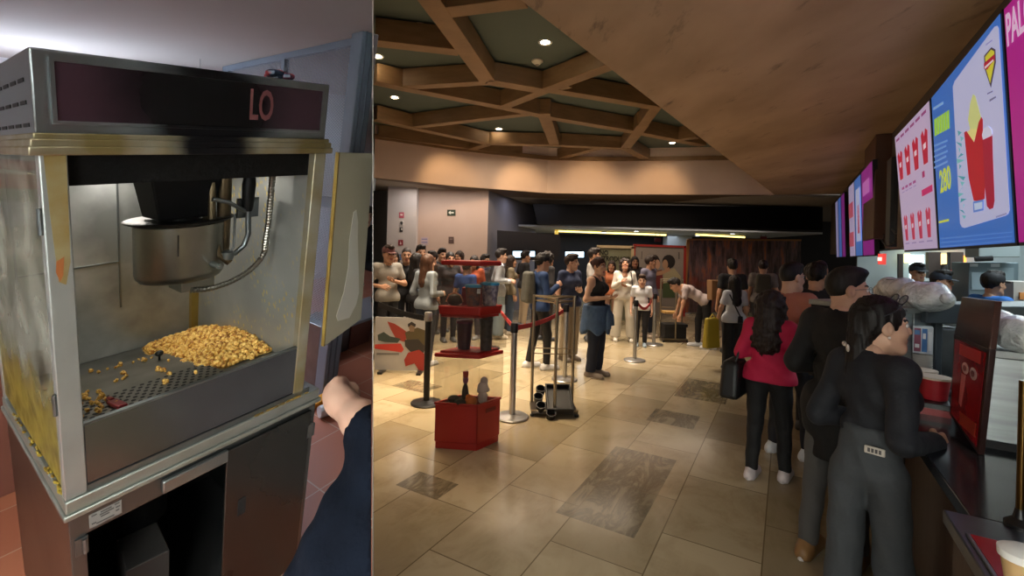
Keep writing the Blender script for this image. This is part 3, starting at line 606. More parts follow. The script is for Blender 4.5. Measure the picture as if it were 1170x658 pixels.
# ================================================================== THE LOBBY: SHELL
def lobby_floor_mat():
    m = bpy.data.materials.new('marble_tiles'); m.use_nodes = True; N = m.node_tree.nodes; K = m.node_tree.links; b = N['Principled BSDF']
    at_ = N.new('ShaderNodeAttribute'); at_.attribute_name = 'tile_uv'
    br = N.new('ShaderNodeTexBrick'); br.offset = .5; br.inputs['Scale'].default_value = 1; br.inputs['Brick Width'].default_value = .9; br.inputs['Row Height'].default_value = .55
    br.inputs['Mortar Size'].default_value = .004; br.inputs['Bias'].default_value = .05
    br.inputs['Color1'].default_value = (.1, .1, .1, 1); br.inputs['Color2'].default_value = (.9, .9, .9, 1); br.inputs['Mortar'].default_value = (.35, .35, .35, 1)
    K.new(at_.outputs['Vector'], br.inputs['Vector'])
    # tile tint
    rp = N.new('ShaderNodeValToRGB'); e = rp.color_ramp.elements; e[0].position = .1; e[0].color = hexc('#8a7c62'); e[1].position = .9; e[1].color = hexc('#b5a688')
    x = rp.color_ramp.elements.new(.5); x.color = hexc('#a09275')
    K.new(br.outputs['Color'], rp.inputs[0])
    n = N.new('ShaderNodeTexNoise'); n.inputs['Scale'].default_value = 2.2; n.inputs['Detail'].default_value = 7; n.inputs['Roughness'].default_value = .6; n.inputs['Distortion'].default_value = .6; K.new(at_.outputs['Vector'], n.inputs['Vector'])
    r = N.new('ShaderNodeMapRange'); r.inputs['From Min'].default_value = .45; r.inputs['From Max'].default_value = .75; r.inputs['To Max'].default_value = .7; K.new(n.outputs['Fac'], r.inputs['Value'])
    m1 = N.new('ShaderNodeMix'); m1.data_type = 'RGBA'; m1.inputs['B'].default_value = hexc('#8c7a58'); K.new(r.outputs[0], m1.inputs['Factor']); K.new(rp.outputs[0], m1.inputs['A'])
    # broken dark veins: ridges of a stretched noise
    mp = N.new('ShaderNodeMapping'); mp.inputs['Scale'].default_value = (1.6, 4.2, 1); mp.inputs['Rotation'].default_value = (0, 0, .5); K.new(at_.outputs['Vector'], mp.inputs[0])
    n2 = N.new('ShaderNodeTexNoise'); n2.inputs['Scale'].default_value = 1.2; n2.inputs['Detail'].default_value = 9; n2.inputs['Roughness'].default_value = .68; n2.inputs['Distortion'].default_value = 1.2; K.new(mp.outputs[0], n2.inputs['Vector'])
    ab = N.new('ShaderNodeMath'); ab.operation = 'SUBTRACT'; ab.inputs[1].default_value = .5; K.new(n2.outputs['Fac'], ab.inputs[0])
    ab2 = N.new('ShaderNodeMath'); ab2.operation = 'ABSOLUTE'; K.new(ab.outputs[0], ab2.inputs[0])
    vr = N.new('ShaderNodeMapRange'); vr.inputs['From Min'].default_value = .0; vr.inputs['From Max'].default_value = .10; vr.inputs['To Min'].default_value = 1; vr.inputs['To Max'].default_value = 0; K.new(ab2.outputs[0], vr.inputs['Value'])
    # rectangles of darker green-grey stone let into the floor: (x0, x1, y0, y1) in floor coords
    sp = N.new('ShaderNodeSeparateXYZ'); K.new(at_.outputs['Vector'], sp.inputs[0])
    def rect(x0, x1, y0, y1):
        prev = None
        for ch, lo, hi in ((0, x0, x1), (1, y0, y1)):
            for op, val in (('GREATER_THAN', lo), ('LESS_THAN', hi)):
                c = N.new('ShaderNodeMath'); c.operation = op; c.inputs[1].default_value = val; K.new(sp.outputs[ch], c.inputs[0])
                if prev is not None:
                    mu = N.new('ShaderNodeMath'); mu.operation = 'MULTIPLY'; K.new(prev.outputs[0], mu.inputs[0]); K.new(c.outputs[0], mu.inputs[1]); prev = mu
                else: prev = c
        return prev
    tot = None
    for rc in DARK_RECTS:
        q = rect(*rc)
        if tot is None: tot = q
        else:
            a = N.new('ShaderNodeMath'); a.operation = 'MAXIMUM'; K.new(tot.outputs[0], a.inputs[0]); K.new(q.outputs[0], a.inputs[1]); tot = a
    vs = N.new('ShaderNodeMath'); vs.operation = 'MULTIPLY_ADD'; vs.inputs[1].default_value = .40; vs.inputs[2].default_value = .40; K.new(vr.outputs[0], vs.inputs[0])
    df = N.new('ShaderNodeMath'); df.operation = 'MULTIPLY'; K.new(vs.outputs[0], df.inputs[0]); K.new(tot.outputs[0], df.inputs[1])
    m2 = N.new('ShaderNodeMix'); m2.data_type = 'RGBA'; m2.inputs['B'].default_value = hexc('#3d3a2c'); K.new(df.outputs[0], m2.inputs['Factor']); K.new(m1.outputs['Result'], m2.inputs['A'])
    # faint stray veins elsewhere
    vf = N.new('ShaderNodeMath'); vf.operation = 'MULTIPLY'; K.new(vr.outputs[0], vf.inputs[0]); K.new(r.outputs[0], vf.inputs[1])
    vf2 = N.new('ShaderNodeMath'); vf2.operation = 'MULTIPLY'; vf2.inputs[1].default_value = .55; K.new(vf.outputs[0], vf2.inputs[0])
    m3 = N.new('ShaderNodeMix'); m3.data_type = 'RGBA'; m3.inputs['B'].default_value = hexc('#6b5c40'); K.new(vf2.outputs[0], m3.inputs['Factor']); K.new(m2.outputs['Result'], m3.inputs['A'])
    mo = N.new('ShaderNodeMix'); mo.data_type = 'RGBA'; mo.inputs['B'].default_value = hexc('#6e5f45'); K.new(br.outputs['Fac'], mo.inputs['Factor']); K.new(m3.outputs['Result'], mo.inputs['A'])
    K.new(mo.outputs['Result'], b.inputs['Base Color'])
    rr = N.new('ShaderNodeMapRange'); rr.inputs['To Min'].default_value = .10; rr.inputs['To Max'].default_value = .24; K.new(n.outputs['Fac'], rr.inputs['Value']); K.new(rr.outputs[0], b.inputs['Roughness'])
    b.inputs['Specular IOR Level'].default_value = .55
    return m
def fuv(w): d = np.array(w) - C0; return (d @ CT, d @ CN, 0)
def rect_px(pts):
    q = [fuv(G(*p)) for p in pts]; xs = [a[0] for a in q]; ys = [a[1] for a in q]; return (min(xs), max(xs), min(ys), max(ys))
q = [fuv(G(*p)) for p in ((625, 590), (728, 608), (775, 523), (705, 513))]
DARK_RECTS = [((q[0][0]+q[1][0])/2, (q[2][0]+q[3][0])/2, (q[0][1]+q[3][1])/2, (q[1][1]+q[2][1])/2)]
for c4 in (((738, 480), (795, 484), (800, 476), (745, 473)), ((770, 452), (830, 456), (838, 440), (785, 437)), ((452, 554), (500, 570), (520, 552), (475, 543)), ((457, 443), (490, 447), (495, 439), (462, 436))):
    q = [fuv(G(*p)) for p in c4]; DARK_RECTS.append((min(q[0][0], q[1][0]), max(q[2][0], q[3][0]), min(q[0][1], q[3][1]), max(q[1][1], q[2][1])))
def dpt(y, z=0, gap=.004):     # a point of the divider plane, on the lobby side
    x = -(PN[1]*y + PN[2]*(z-H))/PN[0]; return np.array([x+gap, y, z])
m = MB(); pts = [dpt(-1.5), dpt(20), (18, 20, 0), (18, -1.5, 0)]; m.add(pts, [(0, 1, 2, 3)]); fo = m.build('floor', lobby_floor_mat()); uv_attr(fo, [fuv(p) for p in pts]); struct(fo)

wood_b = mat('beam_wood', '#917350', .5, var=(3, .6, '#765c3c'), bump=(30, .15), stretch=(1, 1, 4))
dark_c = mat('dark_ceiling_paint', '#5e6a63', .75, var=(.8, .5, '#545f58'))
pink = mat('blush_wall', '#c4b0a6', .75, var=(1, .3, '#ad9282'))
pinkw = mat('blush_fascia', '#e4cdbd', .75, var=(1.2, .3, '#d0b5a0'))
ZB, ZC = 4.05, 4.34
# upper ceiling
m = MB(); m.prism([dpt(1.0, ZC), dpt(13.2, ZC), (7, 13.2, ZC), (7, 1.0, ZC)], (0, 0, .05)); struct(m.build('ceiling', dark_c))
# fascia ring between the timber ceiling and the lower ceiling
fp = [G(426.5, 203, 3.2), G(520, 212.5, 3.2), G(625, 220.5, 3.2), G(700, 222, 3.2), G(885, 222.5, 3.2)]
fp[0] = fp[0] + np.array([.01, 0, 0])
m = MB()
for i in range(len(fp)-1):
    a_, b_ = fp[i], fp[i+1]; m.hexa([a_, b_, b_+[0, .18, 0], a_+[0, .18, 0]], [p+[0, 0, 1.18] for p in (a_, b_, b_+[0, .18, 0], a_+[0, .18, 0])])
struct(m.build('trim_fascia', pinkw))
m = MB()
for i in range(len(fp)-1):
    a_, b_ = fp[i]+[0, 0, .82], fp[i+1]+[0, 0, .82]; m.hexa([a_-[0, .06, 0], b_-[0, .06, 0], b_, a_], [a_+[0, -.06, .10], b_+[0, -.06, .10], b_+[0, 0, .10], a_+[0, 0, .10]])
struct(m.build('trim_border_beam', wood_b))
# dark wavy underside just behind the fascia, then the grey lower ceiling
low = mat('low_ceiling_grey', '#9a938a', .8)
m = MB(); wv = [G(426.5, 203.6, 3.19), G(500, 214, 3.19), G(557, 224, 3.19), G(612, 226, 3.19), G(660, 228, 3.19), G(735, 232.5, 3.19), G(780, 230, 3.19), G(835, 224.6, 3.19), G(885, 223, 3.19)]
wv[0] = wv[0] + np.array([.02, .1, 0]); fr = [p-[0, .0, .01] for p in fp]
m.add(list(fr)+wv[::-1], [tuple(range(len(fr)+len(wv)))]); struct(m.build('trim_soffit_wave', mat('wave_brown', '#5b4630', .6)))
lp = [p+np.array([0, .16, 0]) for p in fp]; m = MB(); m.prism([p*np.array([1, 1, 0])+np.array([0, 0, 3.2]) for p in lp]+[np.array([14, lp[-1][1], 3.2]), np.array([14, 19, 3.2]), dpt(19, 3.2)], (0, 0, .05))
struct(m.build('ceiling', low))
# timber lattice
beams = [((487, -4), (557, 94), .24), ((503, 16), (600, 4), .22), ((427.5, 50), (524, 61), .2), ((427.5, 95), (463, 103), .2), ((463, 103), (574, 124), .2), ((574, 124), (634, 137), .2), ((634, 137), (713, 150), .2), ((713, 150), (803, 167.5), .2),
 ((463, 102), (560, 96), .18), ((557, 94), (622, 105), .22), ((622, 105), (697, 77), .22), ((622, 105), (574, 124), .2), ((650, 99), (638, 102), .2), ((626, 104), (748, 124), .2), ((750, 123), (735, 144), .2), ((735, 144), (715, 170), .24), ((621, 131), (634, 168), .24), ((471, 147), (612, 131), .18),
 ((427.5, 137), (471, 147), .2), ((471, 147), (557, 165), .2), ((557, 165), (640, 167), .2), ((640, 167), (715, 171), .2), ((557, 166), (534, 173), .2), ((688, 169), (634, 184), .2), ((715, 171), (738, 183), .22), ((777, 161), (797, 158), .2), ((427.5, 157), (634, 184.5), .18), ((427.5, -30), (487, -4), .22)]
def beam_spec(i): return ['honey wood ceiling beam', 'shorter honey wood ceiling beam'][i % 2]
lt = thing('beam_lattice', 'web of honey-coloured wooden beams crossing the dark lobby ceiling', 'ceiling beams', G(600, 120, ZB))
for i, (a_, b_, w) in enumerate(beams):
    A, B = G(*a_, ZB), G(*b_, ZB)
    if a_[0] < 428: A = A + (B-A)*.015
    m = MB(); z = np.array([0, 0, .13+.0017*(i % 9)]); m.bar(A+z, B+z, w*.92, .26); o = m.build('beam', wood_b, lt, bevel=.006)
    if a_[0] < 440: clip_side(o, False)
# downlights and detectors on the upper ceiling
glow = mat('downlight_glow', '#fff6e6', .5, emit=14)
rim = mat('downlight_rim', '#d9d6cf', .4)
dl = [((623, 48), 'round downlight in the large green-grey ceiling panel'), ((431, 64), 'round downlight at the divider edge of the dark ceiling'), ((451, 111), 'round downlight in the dark panel above the left wall fascia'), ((570, 147), 'round downlight in the middle low ceiling panel'), ((768, 163), 'round downlight beside the brown soffit at the far ceiling end')]
for (px, lab) in dl:
    c = G(*px, ZC-.001); t = thing('downlight', lab, 'downlight', c, 'downlights in the dark ceiling')
    m = MB(); m.lathe([(.055, -.004), (.085, -.012), (.09, -.004), (.09, .0)], c, 24); m.build('rim', rim, t)
    m = MB(); m.lathe([(.055, -.006), (.01, -.006)], c, 20); m.build('lens', glow, t)
for (px, lab) in (((480, 29), 'white smoke detector on the dark ceiling beside the big timber beam'), ((614, 69), 'white smoke detector below the brightest downlight'), ((553, 152), 'small white smoke detector beside the middle downlight')):
    c = G(*px, ZC-.001); t = thing('smoke_detector', lab, 'smoke detector', c, 'smoke detectors')
    m = MB(); m.lathe([(.08, 0), (.08, -.02), (.06, -.035), (.03, -.06), (.005, -.062)], c, 20); m.build('body', mat('detector_white', '#d8d3c4', .5), t)
    m = MB(); m.lathe([(.03, -.058), (.02, -.075), (.004, -.076)], c, 14); m.build('sensor', mat('detector_grey', '#8f8b80', .5), t)
# brown plaster soffit over the counter
s0, s1 = G(595, 0, 3.2), G(885, 222.4, 3.2); dirS = (s1-s0); sA = s0 - dirS*.55; sB = s1
far_r = G(1012, 221.5, 3.2)
def soffit_mat():
    m = mat('soffit_plaster', '#c0a284', .5, var=(1.3, .9, '#967a5c', .16), bump=(5, .22, .03), stretch=(1, .45, 1), rvar=.1)
    N = m.node_tree.nodes; K = m.node_tree.links; b = N['Principled BSDF']
    tc = N.new('ShaderNodeTexCoord'); mp = N.new('ShaderNodeMapping'); mp.inputs['Scale'].default_value = (4.5, 1.1, 1); mp.inputs['Rotation'].default_value = (0, 0, .25); K.new(tc.outputs['Object'], mp.inputs[0])
    n = N.new('ShaderNodeTexNoise'); n.inputs['Scale'].default_value = 1.5; n.inputs['Detail'].default_value = 8; n.inputs['Roughness'].default_value = .7; K.new(mp.outputs[0], n.inputs['Vector'])
    r = N.new('ShaderNodeMapRange'); r.inputs['From Min'].default_value = .58; r.inputs['From Max'].default_value = .72; r.inputs['To Max'].default_value = .85; K.new(n.outputs['Fac'], r.inputs['Value'])
    old = b.inputs['Base Color'].links[0].from_socket; mx = N.new('ShaderNodeMix'); mx.data_type = 'RGBA'; mx.inputs['B'].default_value = hexc('#47362a'); K.new(r.outputs[0], mx.inputs['Factor']); K.new(old, mx.inputs['A']); K.new(mx.outputs['Result'], b.inputs['Base Color']); return m
wallq = .62
scA = C0 + CT*9.5 + CN*wallq; scB = C0 - CT*3.0 + CN*wallq
m = MB(); pts = [np.array([p[0], p[1], 3.2]) for p in (sA, sB, far_r, scA, scB)]
m.prism(pts, (0, 0, 1.2)); struct(m.build('ceiling_soffit', soffit_mat()))
# far end: black bulkhead, lit ceiling and dark wall beyond
blk = mat('bulkhead_black', '#060608', .6, 0, .2)
YB = 13.2
a_, b_ = P(609, 233, YB), P(940, 236.5, YB); c_, d_ = P(940, 263, YB), P(614, 256, YB)
m = MB(); m.hexa([a_, b_, c_, d_], [p+[0, .5, 0] for p in (a_, b_, c_, d_)]); o = m.build('black_bulkhead', blk); tag(o, 'long black bulkhead hanging across the far end of the lobby', 'bulkhead')
m = MB(); zc = 2.46; m.prism([P(560, 262, 13.9)*[1, 1, 0]+[0, 0, zc], P(940, 262, 13.9)*[1, 1, 0]+[0, 0, zc], (9.5, 18.4, zc), (-.5, 18.4, zc)], (0, 0, .05)); struct(m.build('ceiling', mat('far_ceiling', '#c3cad0', .7)))
m = MB(); m.prism([dpt(18.5), (14, 18.5, 0), (14, 18.5, 3.2), dpt(18.5, 3.2)], (0, .1, 0)); struct(m.build('wall_far', mat('far_wall_dark', '#15161c', .6)))
cove = mat('cove_yellow', '#ffe27a', .5, emit=3.5)
def cove_strip(p0, p1, Y, lab, h=.05, d=.5):
    A, B = P(*p0, Y), P(*p1, Y); t = thing('cove_light', lab, 'cove light', (A+B)/2, 'yellow cove lights at the far end')
    m = MB(); m.bar(A, B, .03, h); m.build('light_strip', cove, t)
    m = MB(); u = np.array([0, 0, .06]); m.bar(A+u+[0, .1, 0], B+u+[0, .1, 0], .25, .05); m.build('cove_ledge', mat('cove_grey', '#8b8b86', .6), t)
cove_strip((637, 264), (761, 268.5), 15.5, 'long yellow cove light under the black bulkhead, left')
cove_strip((795, 268), (851, 271), 15.5, 'short yellow cove light under the black bulkhead, right')
m = MB(); A, B = P(636, 262, 15.4), P(635, 292, 15.4); m.bar(A, B, .12, .06, (0, 1, 0)); o = m.build('door_frame_light', mat('frame_yellow', '#d8b24a', .5, emit=.6)); tag(o, 'yellow lit upright at the left end of the long cove light', 'frame')
m = MB(); p = [P(763, 258, 17.2), P(791, 258, 17.2)]; m.hexa([p[0]*[1,1,0], p[1]*[1,1,0], p[1]*[1,1,0]+[0,.5,0], p[0]*[1,1,0]+[0,.5,0]], [p[0]*[1,1,0]+[0,0,2.45], p[1]*[1,1,0]+[0,0,2.45], p[1]*[1,1,0]+[0,.5,2.45], p[0]*[1,1,0]+[0,.5,2.45]]); struct(m.build('wall_pier', mat('pier_grey', '#a9b0b4', .7)))
fd = mat('far_glow', '#f2f6ff', .5, emit=9)
for (px, lab) in (((710, 261), 'first small far downlight under the bulkhead from the left'), ((727, 264), 'second small far downlight under the bulkhead from the left'), ((825, 264.5), 'brightest far downlight under the bulkhead, right of the posters gap'), ((837, 267), 'small far downlight right of the brightest one'), ((690, 265.5), 'far downlight above the grey notice board'), ((797, 269), 'far downlight at the start of the short cove light')):
    c = P(*px, 15.1); t = thing('downlight', lab, 'downlight', c, 'far downlights')
    m = MB(); m.lathe([(.06, 0), (.085, -.01), (.085, .02)], c, 14); m.build('rim', rim, t)
    m = MB(); m.lathe([(.07, -.012), (.004, -.016)], c, 14); m.build('lens', fd, t)
# left wall group
m = MB(); YW = 11.6
def wq(x0, x1, y0, Y, th=.1, z0=0, zt=None):
    A, B = P(x0, y0, Y), P(x1, y0, Y); zt = zt or 3.2; return [np.array([A[0], Y, z0]), np.array([B[0], Y, z0]), np.array([B[0], Y, zt]), np.array([A[0], Y, zt])]
m.prism(wq(474, 557.5, 250, YW), (0, .12, 0)); struct(m.build('wall_pink', pink))
m = MB(); m.prism(wq(442.5, 475.5, 250, YW-.25), (0, .3, 0)); struct(m.build('wall_column', mat('column_white', '#c6c2c4', .75)))
m = MB(); A = dpt(YW+.7); B = P(444, 250, YW+.7); m.prism([A, np.array([B[0]+.3, YW+.7, 0]), np.array([B[0]+.3, YW+.7, 3.2]), dpt(YW+.7, 3.2)], (0, .1, 0)); struct(m.build('wall_recess', mat('recess_grey', '#7e8284', .75)))
A = P(557.5, 250, YW); B = P(612, 250, 15.6); A[2] = 0; B[2] = 0
m = MB(); m.prism([A, B, B+[0, 0, 3.2], A+[0, 0, 3.2]], (-.1, 0, 0)); struct(m.build('wall_side', mat('side_blue_grey', '#767680', .75)))
m = MB(); m.prism([P(568, 263, YW+.14), P(640, 268, YW+.14), P(640, 297, YW+.14), P(568, 297, YW+.14)], (0, .2, 0)); o = m.build('dark_kiosk', mat('kiosk_dark', '#14131c', .5)); tag(o, 'dark boxy kiosk front beyond the pink wall corner', 'kiosk')
tv = mat('tv_glow', '#bfe6ff', .5, emit=3.2)
for i, (x0, x1, y0, y1, Y) in enumerate(((586, 597, 287, 294, 11.55), (599, 611, 287, 293, 11.55), (646, 667, 287.5, 294, 15.0))):
    t = thing('wall_screen', ['bright small screen at the left of the dark kiosk', 'bright small screen second from the left on the dark kiosk', 'bright blue-white screen behind the queue left of the notice board'][i], 'screen', P((x0+x1)/2, y1, Y))
    p = [P(x0, y0, Y), P(x1, y0, Y), P(x1, y1, Y), P(x0, y1, Y)]
    m = MB(); m.prism(p, (0, -.01, 0)); m.build('screen_face', tv, t)
    g = .04; p = [p[0]+[-g, 0, g], p[1]+[g, 0, g], p[2]+[g, 0, -g], p[3]+[-g, 0, -g]]
    m = MB(); m.prism(p, (0, .04, 0)); m.build('screen_case', blk, t)
# signs on the wall
def plate(name, lab, cat, x0, x1, y0, y1, Y, col, marks=(), rimcol=None):
    p = lambda u, v, d=0: P(x0+(x1-x0)*u, y0+(y1-y0)*v, Y)-np.array([0, d, 0])
    t = thing(name, lab, cat, p(.5, 1))
    m = MB(); m.prism([p(0, 0), p(1, 0), p(1, 1), p(0, 1)], (0, .02, 0)); m.build('sign_face', mat('c_'+col[1:], col, .5), t)
    for k, (pts, c) in enumerate(marks):
        m = MB(); m.prism([p(u, v, .004) for u, v in pts], (0, .003, 0)); m.build('pictogram', mat('c_'+c[1:], c, .5), t)
    return t
def rc(u0, u1, v0, v1): return [(u0, v0), (u1, v0), (u1, v1), (u0, v1)]
plate('exit_sign', 'small dark exit sign with a white left arrow on the pink wall', 'sign', 511, 520.5, 239.5, 246.5, YW-.01, '#2d3a2d', [(rc(.3, .78, .4, .6), '#e8e8e0'), ([(.14, .5), (.42, .18), (.42, .82)], '#e8e8e0')])
SY = YW-.26
plate('safety_sign', 'pinkish-red square safety sign, topmost on the white column', 'sign', 456, 461.5, 242.5, 249, SY, '#b7566e', [(rc(.25, .75, .25, .6), '#e6cfd2')])
plate('round_notice', 'round white notice with a grey ring, second from top on the white column', 'sign', 456.5, 461, 252, 257.5, SY, '#d9d6d6', [([(.5+.4*math.cos(a), .5+.4*math.sin(a)) for a in [i*PI/6 for i in range(12)]], '#8a8a90'), ([(.5+.28*math.cos(a), .5+.28*math.sin(a)) for a in [i*PI/6 for i in range(12)]], '#dedbdb')])
plate('black_sign', 'small black and white sign, third from top on the white column', 'sign', 456.5, 460, 259.5, 265, SY, '#26262a', [(rc(.5, .9, .2, .6), '#e0e0e0')])
plate('fire_sign', 'dark red square fire sign, lowest on the white column', 'sign', 455, 460.5, 274, 280.5, SY, '#8d3040', [([(.3, .8), (.5, .2), (.7, .8)], '#e6cfd2')])
plate('blue_sign', 'small blue mandatory sign behind the heads at the foot of the white column', 'sign', 454.5, 458.5, 290.5, 297, SY, '#3d6ea8', [(rc(.35, .65, .2, .8), '#dfe6ee')])
plate('pale_notice', 'pale lilac notice sheet on the pink wall beside the white column', 'sign', 481, 489, 271, 280, YW-.01, '#b9a9b4', [(rc(.1, .9, .2, .3), '#6f74a8'), (rc(.1, .9, .6, .7), '#6f74a8')])
plate('brown_plaque', 'dark brown plaque on the pink wall right of the lilac notices', 'sign', 512.5, 518.5, 270.5, 278, YW-.01, '#5b4744', [(rc(.2, .8, .3, .4), '#9a8886')])
# ================================================================== THE LOBBY: FURNITURE
chrome = mat('satin_metal', '#b4b2ae', .32, .9, var=(6, .3, '#98968f'))
gold_m = mat('rack_metal', '#a0937c', .3, .9, var=(6, .4, '#857860'))
blackm = mat('black_metal', '#141415', .4, .2)
belt_r = mat('red_belt', '#b0282c', .6)
belt_k = mat('black_belt', '#17171a', .6)
red_pl = mat('red_plastic', '#a6221a', .42, var=(5, .25, '#92190f'))
clear = glass('clear_acrylic', '#f6f5f2', .06, .03, ('#cfc8bd', .04, 6))
def stanchion(c, h, lab, mt=chrome, r=.032, top=None):
    c = np.array(c, float); t = thing('stanchion', lab, 'stanchion', c, 'queue stanchions')
    m = MB(); m.lathe([(.17, 0), (.175, .012), (.165, .022), (.06, .03), (.04, .04)], c, 32); m.build('base', mt, t)
    m = MB(); m.lathe([(r, .03), (r, h-.10)], c, 16); m.build('pole', mt, t)
    m = MB(); m.lathe([(r+.006, h-.10), (r+.008, h-.09), (r+.008, h-.012), (r, h)], c, 16); m.build('belt_head', top or blackm, t)
    return c
def belt(p, q, lab, mt=belt_r, sag=.05, h=.05, group='queue belts'):
    p, q = np.array(p, float), np.array(q, float); m = MB(); n = 10; t = unit((q-p)*[1, 1, 0]); sd = np.array([-t[1], t[0], 0])*.003; vs = []; fs = []
    for k in range(n+1):
        u = k/n; w = p+(q-p)*u-np.array([0, 0, sag*4*u*(1-u)])
        for s_, z in ((-1, -1), (1, -1), (1, 1), (-1, 1)): vs.append(w+sd*s_+[0, 0, z*h/2])
    for k in range(n):
        for j in range(4): fs.append((4*k+j, 4*k+(j+1) % 4, 4*k+4+(j+1) % 4, 4*k+4+j))
    fs += [(0, 1, 2, 3), (4*n, 4*n+1, 4*n+2, 4*n+3)]
    m.add(vs, fs); o = m.build('queue_belt', mt); tag(o, lab, 'belt', group); return o
s1 = stanchion(G(585, 477), .98, 'silver stanchion nearest the camera, right of the red display bins')
s2 = stanchion(G(645, 434), 1.02, 'silver stanchion behind the near cart rack')
s3 = stanchion(G(725, 412), .98, 'silver stanchion in front of the person in the white outfit')
s4 = stanchion(G(747, 394), .98, 'silver stanchion just left of the far cart rack')
s5 = stanchion(G(487, 461), 1.02, 'black stanchion left of the red display bins', blackm, .036, chrome)
s6 = stanchion(G(560, 398)+[-.0, 0, 0], 1.0, 'black stanchion partly hidden behind the display bins', blackm)
def topz(s, z): return s+np.array([0, 0, z])
m_l = P(429, 347, 5.3)
belt(topz(s5, .95)-[.05, 0, 0], m_l+[0.03, 0, .0], 'black belt running left from the black stanchion', belt_k, .02, .06)
belt(topz(s1, .93), topz(s6, .93), 'red belt between the nearest silver stanchion and the black one behind the bins', belt_r, .04)
belt(topz(s1, .93)+[.04, .02, 0], topz(s2, .93)-[.04, 0, 0], 'red belt between the nearest silver stanchion and the one behind the cart rack', belt_r, .035)
belt(topz(s3, .92)+[.05, .05, 0], topz(s4, .93)+[-.04, -.02, 0], 'red belt sagging between the two far silver stanchions', belt_r, .15)
# ------------------------------------------------ standing graphic board behind the black stanchion
YS = 6.55
bd = thing('poster_board', 'standing poster board with pale sky and red and dark shapes by the black stanchion', 'poster', G(462, 427))
bx0, bx1 = P(429, 362, YS), P(491, 364, YS); bt = bx0[2]
def bp3(u, v, d=0): return np.array([bx0[0]+(bx1[0]-bx0[0])*u, YS-d, .03+(bt-.03)*(1-v)])
m = MB(); m.prism([bp3(0, 0), bp3(1, 0), bp3(1, 1), bp3(0, 1)], (0, .02, 0)); m.build('board', mat('board_pale', '#a3a09b', .55, var=(3, .6, '#8c8d90')), bd)
def blob(par, name, col, pts, d): 
    m = MB(); m.prism([bp3(u, v, d) for u, v in pts], (0, .001, 0)); m.build(name, mat('c_'+col[1:], col, .55), par)
blob(bd, 'graphic_shape', '#8c3226', [(.22, .08), (.36, .12), (.52, .22), (.62, .30), (.55, .46), (.40, .42), (.30, .25)], .002)
blob(bd, 'graphic_shape', '#4c4227', [(.55, .28), (.78, .18), (1.0, .26), (1.0, .62), (.74, .58), (.60, .48)], .003)
blob(bd, 'graphic_shape', '#2b2724', [(.55, .42), (.80, .40), (.94, .55), (.90, .66), (.66, .64), (.56, .54)], .004)
blob(bd, 'graphic_shape', '#8f2a22', [(.62, .66), (.82, .60), (.98, .72), (.96, 1.0), (.82, .98), (.74, .86), (.58, .92), (.55, .80)], .005)
blob(bd, 'graphic_shape', '#35403a', [(.05, .34), (.16, .28), (.28, .36), (.48, .40), (.42, .48), (.18, .47), (.06, .44)], .004)
blob(bd, 'graphic_shape', '#b3362b', [(.0, .52), (.48, .49), (.54, .60), (.50, .66), (.0, .60)], .002)
blob(bd, 'graphic_shape', '#6d6b68', [(.04, .68), (.45, .67), (.45, .71), (.04, .72)], .002)
blob(bd, 'graphic_shape', '#77614c', [(.62, .17), (.67, .12), (.73, .16), (.72, .26), (.64, .26)], .006)
blob(bd, 'graphic_shape', '#2a2420', [(.60, .12), (.67, .07), (.75, .12), (.74, .17), (.66, .13), (.61, .18)], .007)
for u in (.15, .85):
    m = MB(); c = bp3(u, 1); m.box(c[0]-.03, c[0]+.03, YS-.14, YS+.16, 0, .03); m.build('board_foot', blackm, bd)
# ------------------------------------------------ display bins
A, B, C = G(495.5, 512), G(544, 518.6), G(564, 507); B = B+[0, .05, 0]
ex = (B-A); ey = (C-B); 
ey = ey/np.linalg.norm(ey)*max(np.linalg.norm(ey), .30)
def bn(u, v, z): return A+ex*u+ey*v+np.array([0, 0, z])
def ring(m, z0, z1, o=0.0, t=.012):
    for (u0, u1, v0, v1) in ((-o, 1+o, -o, -o+t*3), (-o, 1+o, 1+o-t*3, 1+o), (-o, -o+t*3, -o, 1+o), (1+o-t*3, 1+o, -o, 1+o)):
        m.hexa([bn(u0, v0, z0), bn(u1, v0, z0), bn(u1, v1, z0), bn(u0, v1, z0)], [bn(u0, v0, z1), bn(u1, v0, z1), bn(u1, v1, z1), bn(u0, v1, z1)])
def solid(m, z0, z1, o=0.0, o1=None):
    o1 = o if o1 is None else o1
    f = lambda o, z: [bn(-o, -o, z), bn(1+o, -o, z), bn(1+o, 1+o, z), bn(-o, 1+o, z)]
    m.hexa(f(o, z0), f(o1, z1))
def sleeve(m, z0, z1, o=-.03, t=.012):
    for (u0, u1, v0, v1) in ((-o, 1+o, -o, -o+t), (-o, 1+o, 1+o-t, 1+o), (-o, -o+t, -o+t, 1+o-t), (1+o-t, 1+o, -o+t, 1+o-t)):
        m.hexa([bn(u0, v0, z0), bn(u1, v0, z0), bn(u1, v1, z0), bn(u0, v1, z0)], [bn(u0, v0, z1), bn(u1, v0, z1), bn(u1, v1, z1), bn(u0, v1, z1)])
base = A+ex/2+ey/2
z1, z2, z3, z4, z5, z6, z7 = .40, .79, .825, 1.155, 1.235, 1.585, 1.63
b1 = thing('display_bin', 'bottom display bin with a deep red crate standing on the floor', 'display bin', base, 'stacked red and clear display bins')
m = MB(); solid(m, 0, .06, -.02, -.018); m2 = MB(); ring(m, .06, z1-.02, -.005, .012); ring(m2, z1-.02, z1, .015, .02); m.build('crate', red_pl, b1, bevel=.006); m2.build('crate_rim', red_pl, b1, bevel=.005)
m = MB(); sleeve(m, z1, z2, .03); m.build('clear_wall', clear, b1, flat=True)
m = MB(); solid(m, z2, z3, .03); m.build('lid', red_pl, b1, bevel=.008)
